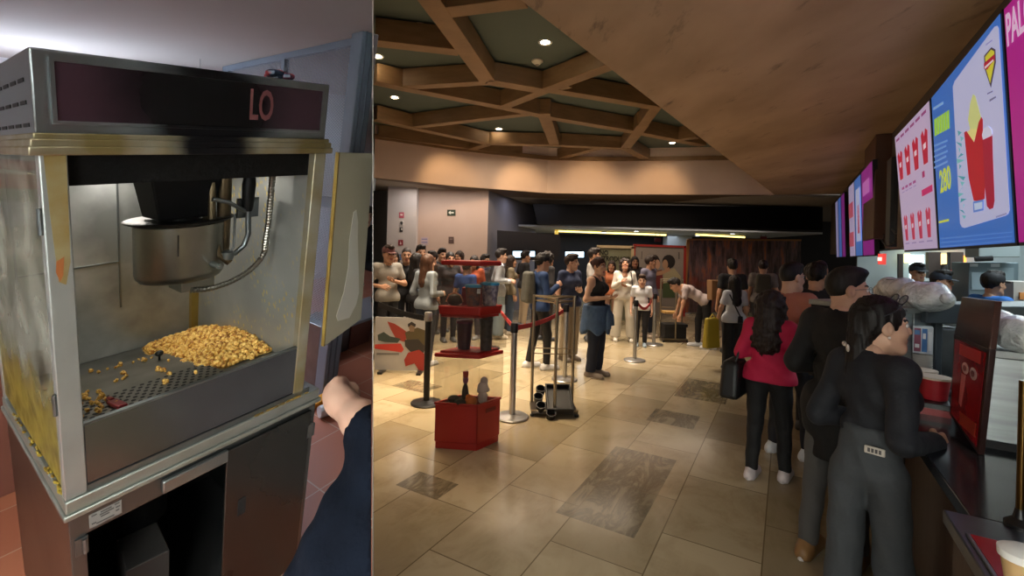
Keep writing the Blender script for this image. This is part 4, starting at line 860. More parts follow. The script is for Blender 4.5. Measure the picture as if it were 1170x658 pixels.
m = MB(); sl = bn(1.0, .35, z1-.075); m.hexa([bn(1.021, .3, z1-.095), bn(1.021, .75, z1-.095), bn(1.024, .75, z1-.095), bn(1.024, .3, z1-.095)], [bn(1.021, .3, z1-.06), bn(1.021, .75, z1-.06), bn(1.024, .75, z1-.06), bn(1.024, .3, z1-.06)]); m.build('crate_handle', mat('handle_dark_red', '#6d120c', .5), b1)
b2 = thing('display_bin', 'middle clear display bin holding two tumblers, between the red lids', 'display bin', base+[0, 0, z3], 'stacked red and clear display bins')
m = MB(); solid(m, z3, z3+.02, -.06); m.build('bin_floor', red_pl, b2)
m = MB(); sleeve(m, z3+.02, z4, .07); m.build('clear_wall', clear, b2, flat=True)
m = MB(); ring(m, z4-.02, z4, -.06, .02); m.build('bin_rim', red_pl, b2)
b3 = thing('display_bin', 'top clear display bin on a red tray with a flat red lid', 'display bin', base+[0, 0, z4], 'stacked red and clear display bins')
m = MB(); solid(m, z4, z5, -.03, .0); m.build('bin_tray', red_pl, b3, bevel=.01)
m = MB(); sleeve(m, z5, z6, .07); m.build('clear_wall', clear, b3, flat=True)
m = MB(); solid(m, z6, z7, -.03); m.build('lid', red_pl, b3, bevel=.012)
for k in (.25, .75):
    pass
# contents
def ctr(u, v, z): return bn(u, v, z)
def lump(name, c, r, n, mt, lab, cat):
    m = MB(); r_ = np.random.default_rng(int(c[0]*1000) % 977+3)
    for i in range(n): d = r_.normal(size=3)*.55; m.ell(c+d*r, np.array(r)*(.45+.25*r_.random()), 10, 7)
    o = m.build(name, mt); tag(o, lab, cat); return o
lump('plush_toy', ctr(.30, .45, z1-.04), (.085, .07, .05), 16, mat('plush_dark', '#23231d', .9, var=(30, .7, '#3d3d30')), 'dark shaggy plush toy lying in the bottom display bin', 'toy')
def figurine(c, h, cols, lab, bulk=1.0):
    t = thing('toy_figure', lab, 'toy', c); m = MB(); m.lathe([(.028*bulk, 0), (.034*bulk, h*.12), (.03*bulk, h*.34), (.022*bulk, h*.5), (.012, h*.58)], c, 14); m.build('body', cols[0], t)
    m = MB(); m.ell(c+[0, 0, h*.72], (.026*bulk, .024*bulk, h*.16)); m.build('head', cols[1], t)
    m = MB(); m.lathe([(.02*bulk, h*.80), (.024*bulk, h*.84), (.026*bulk, h*.98), (.022*bulk, h)], c, 12); m.build('hat', cols[2], t)
figurine(ctr(.36, .6, z1-.02), .26, (mat('c_2a2428', '#2a2428', .6), mat('c_8a3a78', '#8a3a78', .5), mat('c_c4222c', '#c4222c', .4)), 'toy figure with a magenta face and red hat in the bottom display bin')
m = MB(); c = ctr(.78, .6, z1-.02)
for (dx, z, r) in ((0, .05, .045), (0, .13, .05), (.01, .185, .035), (-.035, .10, .02), (.04, .11, .022), (.0, .02, .04)): m.ell(c+[dx, 0, z], (r, r*.8, r*1.05))
o = m.build('plush_toy', mat('c_d8cfcf', '#cfc6c4', .7)); tag(o, 'white plush figure sitting at the right in the bottom display bin', 'toy')
m = MB(); c = ctr(.66, .32, z1+.0); m.ell(c, (.055, .05, .045)); m.ell(c+[-.02, 0, .03], (.03, .03, .03)); o = m.build('plush_toy', mat('c_d07018', '#d07018', .7)); tag(o, 'round orange plush ball in the bottom display bin', 'toy')
def cup(c, r0, r1, h, mt, lab, lidm=None, name='tumbler', cat='tumbler'):
    t = thing(name, lab, cat, c); m = MB(); m.lathe([(r0*.9, 0), (r0, .006), (r1, h), (r1-.006, h), (r0-.006, .012)], c, 24); m.build('cup_body', mt, t)
    m = MB(); m.lathe([(r1+.004, h-.004), (r1+.005, h+.012), (r1-.01, h+.02), (.01, h+.022)] if lidm else [(r1-.003, h-.004), (r1+.004, h), (r1-.003, h+.004)], c, 24); m.build('cup_lid' if lidm else 'cup_rim', lidm or mt, t); return t
cup(ctr(.36, .5, z3+.02), .055, .072, .235, mat('c_4a2238', '#4a2238', .3, var=(9, .7, '#27243f')), 'dark purple tumbler in the middle display bin', mat('c_66204a', '#66204a', .4))
cup(ctr(.88, .5, z3+.02), .05, .055, .26, mat('c_5d5650', '#5d5650', .4, var=(26, .8, '#2f2b2a')), 'grey patterned tumbler at the right in the middle display bin', mat('c_494441', '#494441', .4))
cup(ctr(.60, .4, z5), .055, .07, .165, mat('c_8f5a44', '#8f5a44', .4, var=(24, .9, '#3a4052')), 'brown printed bucket with blue lid, left of the pair in the top bin', mat('c_3f9fd0', '#3f9fd0', .4), 'popcorn_bucket', 'bucket')
cup(ctr(.88, .62, z5), .06, .078, .185, mat('c_55506a', '#55506a', .4, var=(24, .9, '#c9bfc0')), 'grey printed bucket with blue lid, right of the pair in the top bin', mat('c_3f9fd0', '#3f9fd0', .4), 'popcorn_bucket', 'bucket')
m = MB(); c = ctr(.38, .75, z5); m.box(c[0]-.09, c[0]+.09, c[1]-.04, c[1]+.05, z5, z5+.15); o = m.build('red_box', mat('c_8c1d20', '#8c1d20', .5), bevel=.006); tag(o, 'red carton behind the buckets in the top display bin', 'box')
m = MB(); c = ctr(.2, .35, z5); m.ell(c+[0, 0, .045], (.075, .06, .05)); o = m.build('toy_helmet', mat('c_3a302a', '#3a302a', .45, var=(20, .5, '#5b4a3e'))); m2 = MB(); m2.tube([c+[-.075, -.02, .03], c+[-.05, -.03, .09], c+[0, -.03, .112], c+[.05, -.03, .09], c+[.075, -.02, .03]], .006, 8); m2.build('helmet_band', mat('c_c98a70', '#c98a70', .5), o); tag(o, 'brown rounded toy with a pale band at the left of the top display bin', 'toy')
m = MB(); t0 = bn(.50, -.005, z5+.02); mm_ = P(542, 333, 4.0); m.prism([bn(.80, .2, z5+.11), bn(.88, .2, z5+.11), bn(.88, .2, z5+.15), bn(.80, .2, z5+.15)], (0, .003, 0)); o = m.build('price_tag', mat('c_e8e6e0', '#dfe4ea', .5)); tag(o, 'small white price tag on the buckets in the top display bin', 'price tag')
# ------------------------------------------------ cart racks
FL, FR = G(607, 476), G(660, 477)
def rack(fl_, fr_, lab):
    fl_, fr_ = np.array(fl_), np.array(fr_); w = fr_-fl_; d = np.array([-w[1], w[0], 0]); d = d/np.linalg.norm(d)*.30
    t = thing('cart_rack', lab, 'cart', (fl_+fr_+d)/2, 'metal cart racks')
    pt = lambda u, v, z: fl_+w*u+d*v+np.array([0, 0, z])
    m = MB(); m.hexa([pt(0, 0, .03), pt(1, 0, .03), pt(1, 1, .03), pt(0, 1, .03)], [pt(0, 0, .065), pt(1, 0, .065), pt(1, 1, .065), pt(0, 1, .065)]); m.build('platform', mat('rack_base', '#4a4238', .4, .6), t, bevel=.004)
    m = MB(); m.hexa([pt(-.01, -.02, .06), pt(1.01, -.02, .06), pt(1.01, .02, .06), pt(-.01, .02, .06)], [pt(-.01, -.02, .075), pt(1.01, -.02, .075), pt(1.01, .02, .075), pt(-.01, .02, .075)]); m.build('edge_strip', gold_m, t)
    for (u, v) in ((.04, .95), (.5, .05), (.96, .95), (.02, .05), (.98, .05)):
        if (u, v) in ((.02, .05), (.98, .05)):
            m = MB(); m.lathe([(.012, 0), (.024, .004), (.024, .026), (.012, .03)], pt(u, v, 0), 12); m.build('caster', blackm, t); continue
        m = MB(); m.tube([pt(u, v, .07), pt(u, v, 1.245)], .017, 12); m.build('upright', gold_m, t)
    for z, h in ((1.235, .018), (1.19, .014)):
        m = MB()
        m.tube([pt(.04, .95, z), pt(.5, .05, z), pt(.96, .95, z), pt(.04, .95, z)], h*.6, 8); m.build('top_rail', gold_m, t)
    m = MB(); m.tube([pt(.04, .95, .66), pt(.96, .95, .66)], .006, 8); m.tube([pt(.04, .95, .60), pt(.96, .95, .60)], .006, 8); m.build('cross_bar', gold_m, t)
    return t, pt
rk, pt = rack(FL, FR, 'near metal cart rack with uprights carrying a black cup tray at its foot')
t = thing('cup_tray', 'black moulded tray with cup wells tilted on the near cart rack', 'tray', pt(.5, .5, .075)); tk = mat('tray_black', '#131314', .45)
tx = frame(pt(.45, .35, .15), unit(pt(1, 0, 0)-pt(0, 0, 0)), unit(unit(pt(0, 1, 0)-pt(0, 0, 0))*.86+np.array([0, 0, .5])))
m = MB(tx); m.box(-.05, .21, -.15, .17, -.012, 0); m.build('tray_floor', tk, t, bevel=.004)
m = MB(tx)
for q_ in ((-.06, -.04, -.16, .18), (.20, .22, -.16, .18), (-.06, .22, -.17, -.15), (-.06, .22, .17, .19)): m.box(q_[0], q_[1], q_[2], q_[3], -.02, .045)
m.build('tray_rim', tk, t, bevel=.006)
for (x, y) in ((-.12, -.10), (-.14, .02), (-.11, .13), (-.02, -.20)):
    m = MB(tx); m.lathe([(.036, -.06), (.046, -.05), (.052, .03), (.046, .03), (.040, -.04), (.01, -.045)], (x, y, 0), 20); m.build('cup_well', tk, t)
w2 = G(758, 391); dlt = w2-FL; r2 = dup(rk, dlt, 'far metal cart rack with a black crate at its foot, left of the dark poster', 'metal cart racks')
c = (G(758, 391)+G(785, 392))/2; m = MB(); m.box(c[0]-.20, c[0]+.24, c[1]+.06, c[1]+.30, .075, .34); o = m.build('black_crate', tk, bevel=.01); m = MB(); m.box(c[0]-.22, c[0]+.26, c[1]+.04, c[1]+.32, .30, .36); m.build('crate_lip', tk, o, bevel=.008); tag(o, 'black crate standing on the platform of the far cart rack', 'crate')
c2 = c+[.02, .18, .52]; m = MB(); m.box(c2[0]-.22, c2[0]+.06, c2[1]-.12, c2[1]+.12, .56, .60); o = m.build('rack_shelf', mat('shelf_tan', '#b08a4e', .5)); tag(o, 'tan shelf board fixed low in the far cart rack', 'shelf')
# ------------------------------------------------ notice board and posters at the back
nb = thing('notice_board', 'grey-green notice board reading NO INTRODUCIR in a cream frame, behind the queue', 'sign', G(703, 372)); YN = 12.3
def np_(x, y, d=0): return P(x, y, YN)-np.array([0, d, 0])
m = MB(); p = [np_(684, 283.5), np_(721, 284), np_(721, 372), np_(684, 372)]; m.prism(p, (0, .05, 0)); m.build('notice_panel', mat('notice_green', '#7d8068', .6, var=(2, .3, '#6e715c')), nb)
m = MB()
for a_, b_ in (((682, 281.5), (724, 282.5)), ((722.5, 282), (722, 372)), ((683, 282), (683, 372))): m.bar(np_(*a_, .01), np_(*b_, .01), .07, .07, (0, 1, 0))
m.build('notice_frame', mat('notice_cream', '#b9a888', .6), nb)
m = MB()
for tx_, (x, y), sz in (('NO', (690, 289), .18), ('INTRODUCIR', (701, 296), .18)): m.add(*text_mesh(tx_, sz, frame(np_(x, y, .012), (1, 0, 0), (0, 0, 1)), .003, sx=.80, bold=.004))
m.build('notice_lettering', mat('notice_ink', '#1f211b', .6), nb)
rp_ = thing('framed_poster', 'red-framed standing poster with pale ground and two dark-haired abstract heads', 'poster', G(753, 362)); YR = 13.4
def r_(x, y, d=0): return P(x, y, YR)-np.array([0, d, 0])
m = MB(); m.prism([r_(725, 281), r_(782, 283), r_(781, 362), r_(724, 362)], (0, .05, 0)); m.build('poster_sheet', mat('poster_grey', '#8c837c', .6, var=(3, .4, '#7b736d')), rp_)
m = MB()
for a_, b_ in (((723.5, 280), (783.5, 282)), ((724.5, 280), (723, 362)), ((782.5, 281), (781, 362))): m.bar(r_(*a_, .01), r_(*b_, .01), .06, .06, (0, 1, 0))
m.build('poster_frame', mat('frame_red', '#9c2b22', .5), rp_)
def rs(col, pts, d): 
    m = MB(); m.prism([r_(x, y, d) for x, y in pts], (0, .001, 0)); m.build('poster_shape', mat('c_'+col[1:], col, .6), rp_)
def circ(x, y, rx, ry, n=14): return [(x+rx*math.cos(2*PI*i/n), y+ry*math.sin(2*PI*i/n)) for i in range(n)]
rs('#1f1814', circ(748, 300, 6, 9), .004); rs('#1f1814', circ(764, 299, 7.5, 8), .004); rs('#b98f74', circ(751, 302, 3.2, 5.5), .006); rs('#a98568', circ(760, 302, 3.2, 5.5), .006)
rs('#6d2a26', [(743, 311), (756, 308), (759, 330), (742, 330)], .003); rs('#a59a7a', [(758, 311), (770, 306), (778, 316), (778, 335), (757, 335)], .005); rs('#b08668', [(741, 312), (758, 309), (764, 305), (766, 309), (756, 314), (742, 316)], .007); rs('#4a5a38', [(757, 324), (770, 322), (771, 340), (757, 340)], .008)
rs('#5c5550', [(733, 287), (734, 287), (733.6, 296), (732.6, 296)], .004); rs('#5c5550', [(775, 288), (776.5, 288), (776.5, 296), (775, 296)], .004)
def dark_poster_mat():
    m = bpy.data.materials.new('dark_poster_print'); m.use_nodes = True; N = m.node_tree.nodes; K = m.node_tree.links; b = N['Principled BSDF']; b.inputs['Roughness'].default_value = .4
    tc = N.new('ShaderNodeTexCoord'); mp = N.new('ShaderNodeMapping'); mp.inputs['Scale'].default_value = (3.2, 1, .55); K.new(tc.outputs['Object'], mp.inputs[0])
    n = N.new('ShaderNodeTexNoise'); n.inputs['Scale'].default_value = 1.7; n.inputs['Detail'].default_value = 6; n.inputs['Roughness'].default_value = .65; K.new(mp.outputs[0], n.inputs['Vector'])
    r = N.new('ShaderNodeValToRGB'); e = r.color_ramp.elements; e[0].position = .36; e[0].color = hexc('#2a2224'); e[1].position = .70; e[1].color = hexc('#d07a3a')
    for ps, c in ((.45, '#54403c'), (.52, '#6a5558'), (.60, '#9a5c40')): x = e.new(ps); x.color = hexc(c)
    K.new(n.outputs['Fac'], r.inputs[0])
    sp = N.new('ShaderNodeSeparateXYZ'); K.new(tc.outputs['Object'], sp.inputs[0])
    # a fiery band is printed low on the sheet
    fb = N.new('ShaderNodeMath'); fb.operation = 'SUBTRACT'; fb.inputs[1].default_value = 1.05; K.new(sp.outputs[2], fb.inputs[0])
    fa = N.new('ShaderNodeMath'); fa.operation = 'ABSOLUTE'; K.new(fb.outputs[0], fa.inputs[0])
    fr_ = N.new('ShaderNodeMapRange'); fr_.inputs['From Max'].default_value = .55; fr_.inputs['To Min'].default_value = .8; fr_.inputs['To Max'].default_value = 0; K.new(fa.outputs[0], fr_.inputs['Value'])
    n2 = N.new('ShaderNodeTexNoise'); n2.inputs['Scale'].default_value = 1.3; n2.inputs['Detail'].default_value = 4; K.new(tc.outputs['Object'], n2.inputs['Vector'])
    r2 = N.new('ShaderNodeMapRange'); r2.inputs['From Min'].default_value = .48; r2.inputs['From Max'].default_value = .68; K.new(n2.outputs['Fac'], r2.inputs['Value'])
    mu = N.new('ShaderNodeMath'); mu.operation = 'MULTIPLY'; K.new(fr_.outputs[0], mu.inputs[0]); K.new(r2.outputs[0], mu.inputs[1])
    mx = N.new('ShaderNodeMix'); mx.data_type = 'RGBA'; mx.inputs['B'].default_value = hexc('#a8401a'); K.new(mu.outputs[0], mx.inputs['Factor']); K.new(r.outputs[0], mx.inputs['A']); K.new(mx.outputs['Result'], b.inputs['Base Color'])
    return m
dpn = thing('dark_banner', 'wide dark standing banner with brown streaks and orange glow behind the far cart rack', 'poster', G(850, 357)); YD = 14.2
def d_(x, y, d=0): return P(x, y, YD)-np.array([0, d, 0])
m = MB(); m.prism([d_(788, 274), d_(915, 275), d_(915, 357), d_(783, 357)], (0, .06, 0)); m.build('banner_sheet', dark_poster_mat(), dpn)
m = MB(); m.prism([d_(785, 273.5), d_(788, 274), d_(783, 357), d_(779.5, 357)], (0, .07, 0)); m.bar(d_(786, 273.5), d_(915, 274.5), .06, .05); m.build('banner_edge', mat('banner_edge', '#a8743f', .5), dpn)
# small red hanging tags at the far end
for x, y in ((751.5, 274.5), (872.5, 272.5)):
    t = thing('hanging_tag', 'small dark red tag hanging under the far ceiling, %s' % ('above the red-framed poster' if x < 800 else 'above the dark banner'), 'tag', P(x, y, 15))
    m = MB(); c = P(x, y, 15); m.box(c[0]-.10, c[0]+.10, c[1], c[1]+.02, c[2]-.05, c[2]+.07); m.build('tag_plate', mat('tag_red', '#7a2028', .5), t)
    m = MB(); m.tube([c+[-.07, .01, .07], c+[-.07, .01, .25]], .008, 6); m.tube([c+[.07, .01, .07], c+[.07, .01, .25]], .008, 6); m.build('tag_wire', blackm, t)
# ================================================================== THE COUNTER
def cb(): return MB(MC)
def CW(s, q, z): return C0+CT*s+CN*q+np.array([0, 0, z])
top_m = mat('worktop_black', '#17191c', .16, 0, .6, var=(9, .5, '#23262a'))
front_m = mat('counter_wood', '#3a271a', .5, var=(3, .6, '#2a1b12'), bump=(20, .2), stretch=(1, 1, .25))
ctr_ = thing('concession_counter', 'long dark wood concession counter with a glossy black worktop along the right side', 'counter', CW(3, .3, 0))
m = cb(); m.box(-.72, 9, .05, .60, 0, .955); m.build('counter_body', front_m, ctr_, bevel=.004)
m = cb(); m.box(-.74, 9, 0, .64, .955, 1.0); m.build('worktop', top_m, ctr_, bevel=.004)
for k in range(9): m = cb(); m.box(-.72+k*1.1, -.71+k*1.1, .045, .052, .05, .955); m.build('panel_joint', void, ctr_)
m = cb(); m.box(-.72, 9, .07, .6, 0, .08); m.build('kick_board', void, ctr_)
nc = thing('counter_end_unit', 'steel-topped end unit of the counter at the lower right corner', 'counter', CW(-1.6, .3, 0))
m = cb(); m.box(-2.6, -.76, -.04, .75, 0, .965); m.build('unit_body', front_m, nc, bevel=.004)
m = cb(); m.box(-2.6, -.745, -.06, .77, .965, 1.003); m.build('steel_top', mat('edge_steel', '#6d7074', .3, .9, var=(5, .5, '#4b4d50')), nc, bevel=.004)
mt = thing('counter_mat', 'glossy printed counter mat in red and white with a steel rim on the end unit', 'mat', CW(-1.4, .25, 1.003))
m = cb(); m.box(-2.3, -.885, -.045, .62, 1.003, 1.010); m.build('mat_rim', mat('mat_steel', '#8b9094', .3, .9), mt, bevel=.002)
m = cb(); m.box(-2.28, -.893, -.037, .60, 1.010, 1.012); m.build('mat_print', mat('mat_red', '#a8202e', .15), mt)
m = cb(); m.prism([(-1.02, .0, 1.0125), (-.94, .06, 1.0125), (-.93, .15, 1.0125), (-1.10, .17, 1.0125), (-1.5, .10, 1.0125), (-1.5, .0, 1.0125)], (0, 0, .0008)); m.build('mat_pattern', mat('mat_pink', '#c87c84', .15), mt)
m = cb(); m.prism([(-.98, .30, 1.0125), (-.93, .36, 1.0125), (-.93, .58, 1.0125), (-1.2, .58, 1.0125)], (0, 0, .0008)); m.build('mat_pattern', mat('mat_white', '#b9bdc2', .15), mt)
c = G(1168, 678, 1.013); cup(c, .026, .036, .078, mat('paper_cup', '#b99a6a', .5), 'tan paper cup with a white rim standing on the red counter mat', mat('c_e8e8e4', '#e2e2de', .5), 'paper_cup', 'cup')
c = G(1165, 602, 1.003); pl2 = thing('gold_post', 'dark gold post standing at the right edge of the counter', 'post', c)
m = MB(); m.lathe([(.032, 0), (.032, .01), (.015, .025), (.010, .05)], c, 20); m.build('post_base', blackm, pl2)
m = MB(); m.lathe([(.009, .04), (.009, .40)], c, 14); m.build('post_shaft', mat('old_gold', '#4a3818', .3, .9), pl2)
# ---- standing menu holder with a leaning brown flap over a red card
def qp(x, y, q): return CW(*cq(x, y, q))
L0, L1, R0, R1 = qp(1090, 382, .17), qp(1085, 474, .17), qp(1130, 399, .17), qp(1117, 519, .17)
T0, T1 = qp(1099, 339, .20), qp(1137, 344, .20)
mh = thing('menu_stand', 'tall dark brown menu stand with a red lower card facing the customers on the counter', 'menu stand', (L1+R1)/2)
nm = unit(np.cross(R0-L0, L1-L0)); nm = nm if nm @ (EYE-L0) > 0 else -nm
m = MB(); m.prism([L0, R0, R1, L1], -nm*.02); m.build('stand_panel', mat('stand_brown', '#2b1714', .35), mh, bevel=.003)
m = MB(); m.prism([T0, T1, R0, L0], -nm*.02); m.build('upper_flap', mat('flap_brown', '#3a241f', .22, var=(4, .6, '#523a33')), mh, bevel=.003)
def mpt(u, v, d=.001): return (L0*(1-u)+R0*u)*(1-v)+(L1*(1-u)+R1*u)*v + nm*d
m = MB(); m.prism([mpt(.06, .04), mpt(.95, .04), mpt(.95, .95), mpt(.06, .95)], nm*.001); card = m.build('red_card', mat('card_red', '#a3161c', .2, var=(6, .4, '#7c0e12')), mh)
def card_shape(pts, col, d=.003): 
    m = MB(); m.prism([mpt(u, v, d) for u, v in pts], nm*.0008); m.build('card_print', mat('c_'+col[1:], col, .3), card)
card_shape([(.25, .07), (.85, .05), (.85, .17), (.25, .19)], '#d6403c')
for uc in (.46, .70): card_shape([(uc+.10*math.cos(a), .30+.062*math.sin(a)) for a in [i*PI/6 for i in range(12)]], '#d9bcb8'); card_shape([(uc+.05*math.cos(a), .30+.032*math.sin(a)) for a in [i*PI/5 for i in range(10)]], '#7c0e12', .005)
card_shape([(.36, .38), (.50, .37), (.42, .74), (.34, .72)], '#c46a66'); card_shape([(.4, .80), (.9, .74), (.9, .88), (.4, .93)], '#c2442e')
# ---- steel dispenser cabinets
def steel_cab(p0, wd, dp_, z0, zt, lab, panels=3, rot=None):
    ex_, ey_ = unit(np.array(wd) if not np.isscalar(wd) else CN), None
    w = np.linalg.norm(wd); e2 = np.array([-ex_[1], ex_[0], 0]); e2 = e2 if e2[1] > 0 else -e2
    t = thing('steel_dispenser', lab, 'dispenser', np.array(p0)+ex_*w/2+e2*dp_/2)
    X = np.eye(4); X[:3, 0] = ex_; X[:3, 1] = e2; X[:3, 3] = [p0[0], p0[1], 0]
    m = MB(X); m.box(0, w, 0, dp_, z0+.03, zt-.03); m.build('cabinet_body', mat('cab_dark', '#2a2d31', .4, .5), t)
    for k in range(panels):
        m = MB(X); m.box(w*k/panels+.006, w*(k+1)/panels-.006, -.012, 0, z0+.03, zt-.03); m.build('steel_panel', steel, t, bevel=.003)
    m = MB(X); m.box(-.01, w+.01, -.02, dp_+.01, zt-.03, zt); m.build('cabinet_top', steel_p, t, bevel=.003)
    m = MB(X); m.box(-.005, w+.005, -.01, dp_, z0, z0+.03); m.build('cabinet_plinth', void, t)
    m = MB(X); m.lathe([(.008, 0), (.006, .004)], (0, 0, 0), 12, xf=frame((w*.25, -.021, zt-.015), (1, 0, 0), (0, 0, 1))); m.build('screw', steel_d, t)
    return t
q0 = CW(cq(1118, 520, .20)[0]+.02, .205, 0)
steel_cab(q0, CN*.62-CT*.04+np.array([0, 0, 0]), .42, 1.0, 1.385, 'steel dispenser cabinet behind the red menu card at the right edge', 3)
q1 = G(1016, 452, 1.0); q1b = G(1060, 446, 1.0)
steel_cab(q1, (q1b-q1), .45, 1.0, 1.47, 'steel dispenser cabinet beyond the front customer, under the popcorn bags', 2)
# ---- clear popcorn bags
bagm = bpy.data.materials.new('bag_plastic'); bagm.use_nodes = True
def setup_bag():
    N = bagm.node_tree.nodes; K = bagm.node_tree.links; b = N['Principled BSDF']; b.inputs['Roughness'].default_value = .25; b.inputs['Coat Weight'].default_value = .4
    tc = N.new('ShaderNodeTexCoord'); n = N.new('ShaderNodeTexNoise'); n.inputs['Scale'].default_value = 14; n.inputs['Detail'].default_value = 4; K.new(tc.outputs['Object'], n.inputs['Vector'])
    r = N.new('ShaderNodeValToRGB'); r.color_ramp.elements[0].position = .35; r.color_ramp.elements[0].color = hexc('#ccd5d5'); r.color_ramp.elements[1].position = .65; r.color_ramp.elements[1].color = hexc('#f2f5f4'); K.new(n.outputs['Fac'], r.inputs[0]); K.new(r.outputs[0], b.inputs['Base Color'])
    bp = N.new('ShaderNodeBump'); bp.inputs['Strength'].default_value = .9; bp.inputs['Distance'].default_value = .05; K.new(n.outputs['Fac'], bp.inputs['Height']); K.new(bp.outputs[0], b.inputs['Normal'])
setup_bag()
def bag(p, q, r, lab, seed):
    p, q = np.array(p), np.array(q); g_ = np.random.default_rng(seed); ax = q-p; n = 18; vs = []; fs = []; k = 20
    t = unit(ax); sd = unit(np.cross(t, [0, 0, 1])); up = np.cross(sd, t)
    for i in range(n+1):
        u = i/n; rr = r*(math.sin(PI*min(max(u, .02), .98))**.38); c = p+ax*u
        for j in range(k):
            a = 2*PI*j/k; w = rr*(1+.06*math.sin(3*a+u*9+seed)+.05*(g_.random()-.5)+.05*math.sin(14*u+2*a))
            vs.append(c+sd*w*math.cos(a)+up*w*.8*math.sin(a))
    for i in range(n):
        for j in range(k): fs.append((i*k+j, i*k+(j+1) % k, (i+1)*k+(j+1) % k, (i+1)*k+j))
    fs += [tuple(range(k))[::-1], tuple(range(n*k, n*k+k))]
    m = MB(); m.add(vs, fs); o = m.build('popcorn_bag', bagm, ang=80)
    m = MB(); m.ell(q+t*.01, (r*.28, r*.28, r*.28), 10, 7); m.build('bag_knot', bagm, o)
    return tag(o, lab, 'bag', 'popcorn bags on the dispensers')
bag(P(1009, 331, 3.3), P(1040, 330, 2.9), .10, 'clear bag of popcorn lying leftmost on the far steel dispenser', 1)
bag(P(1036, 337, 2.75), P(1080, 341, 2.45), .105, 'clear bag of popcorn on the far steel dispenser, its round end facing right', 2)
bag(P(1073, 354, 2.95), P(1102, 366, 2.78), .085, 'crumpled clear bag slumped behind the printed cup sleeve', 3)
bag(P(1128, 366, 2.05), P(1150, 375, 1.85), .075, 'clear bag of popcorn behind the brown menu flap, left of the pair', 4)
bag(P(1148, 378, 1.9), P(1185, 386, 1.7), .085, 'large clear bag of popcorn at the right edge on the near steel dispenser', 5)
cb_ = P(1090, 364, 2.85); m = MB(rotz(-.5, (cb_[0], cb_[1], 0))); m.box(-.12, .14, -.09, .09, 1.0, cb_[2]-.055); o = m.build('steel_ledge', steel_d, bevel=.006); tag(o, 'dull steel ledge under the crumpled bag behind the cup sleeve', 'ledge')
m = MB(); c = P(1023, 337, 3.05); m.box(c[0]-.03, c[0]+.05, c[1]-.06, c[1]+.05, 1.0, c[2]+.10); o = m.build('black_box', mat('c_1b1b1e', '#1b1b1e', .5), bevel=.006); tag(o, 'upright black box wedged between the two popcorn bags', 'box')
c = P(1072, 358, 2.62); m = MB(); m.box(c[0]-.11, c[0]+.09, c[1]-.05, c[1]+.1, c[2]-.05, c[2]+.06); m.box(c[0]-.02, c[0]+.02, c[1]-.01, c[1]+.05, 1.0, c[2]-.04); m.box(c[0]-.08, c[0]+.08, c[1]-.05, c[1]+.1, 1.0, 1.02); o = m.build('till_screen', mat('c_3a4248', '#3a4248', .5), bevel=.006); tag(o, 'dark grey back of a till screen behind the stacked cups', 'till')
# ---- cups, sleeve and buckets on the black tray
tb = G(1068, 468, 1.0); sh_ = thing('serving_tray', 'black serving tray with a red front edge on the worktop', 'tray', tb)
a0, a1 = G(1041, 470, 1.0), G(1087, 478, 1.0); u_ = unit(a1-a0); v_ = np.array([-u_[1], u_[0], 0]); 
X = np.eye(4); X[:3, 0] = u_; X[:3, 1] = v_; X[:3, 3] = [a0[0], a0[1], 0]; wt = np.linalg.norm(a1-a0)
m = MB(X); m.box(0, wt, .0, .45, 1.0, 1.055); m.build('tray_body', mat('c_151517', '#151517', .35), sh_, bevel=.004)
m = MB(X); m.box(.03, wt, -.008, .0, 1.0, 1.03); m.build('red_edge', mat('c_8c1014', '#8c1014', .4), sh_)
def bucket(c, r0, r1, h, lab):
    t = thing('popcorn_bucket', lab, 'bucket', c, 'red popcorn buckets on the tray'); m = MB(); m.lathe([(r0*.9, 0), (r0, .004), (r1, h), (r1-.004, h), (r0-.004, .01)], c, 26); m.build('bucket_body', mat('bucket_red', '#a5222a', .4, var=(20, .5, '#8a151d')), t)
    m = MB(); m.lathe([(r1-.008, h-.006), (r1+.004, h-.004), (r1+.004, h+.006), (r1-.008, h+.006), (.005, h+.001)], c, 26); m.build('bucket_lid', mat('c_d9c8b2', '#d2c2ae', .5), t)
Xp = lambda a, b: (X @ np.array([a, b, 1.055, 1]))[:3]
bucket(Xp(wt*.36, .25), .048, .060, .105, 'red popcorn bucket with a pale lid, the farther of two on the serving tray')
bucket(Xp(wt*.62, .10), .050, .062, .105, 'red popcorn bucket with a pale lid, the nearer of two on the serving tray')
sc_ = Xp(wt*.42, .42); 
for k in range(12):
    m = MB(); m.lathe([(.040, 0), (.042, .004), (.047, .018), (.043, .018), (.038, .005)], sc_+[0, 0, .0+k*.0135], 20); o = m.build('stacked_cup', mat('cup_white', '#b9b5ae', .5)); tag(o, 'pale paper cup in the nested stack under the printed sleeve', 'cup', 'cups in the nested stack')
cs_ = sc_+[0, 0, .172]; t = thing('printed_sleeve', 'white carton sleeve printed in blue and red standing on the nested cups', 'carton', cs_); XS = np.eye(4); XS[:3, 0] = u_; XS[:3, 1] = v_; XS[:3, 3] = cs_
m = MB(XS); m.box(-.042, .042, -.035, .035, 0, .145); m.build('sleeve_body', mat('sleeve_white', '#c9d3da', .5), t, bevel=.002)
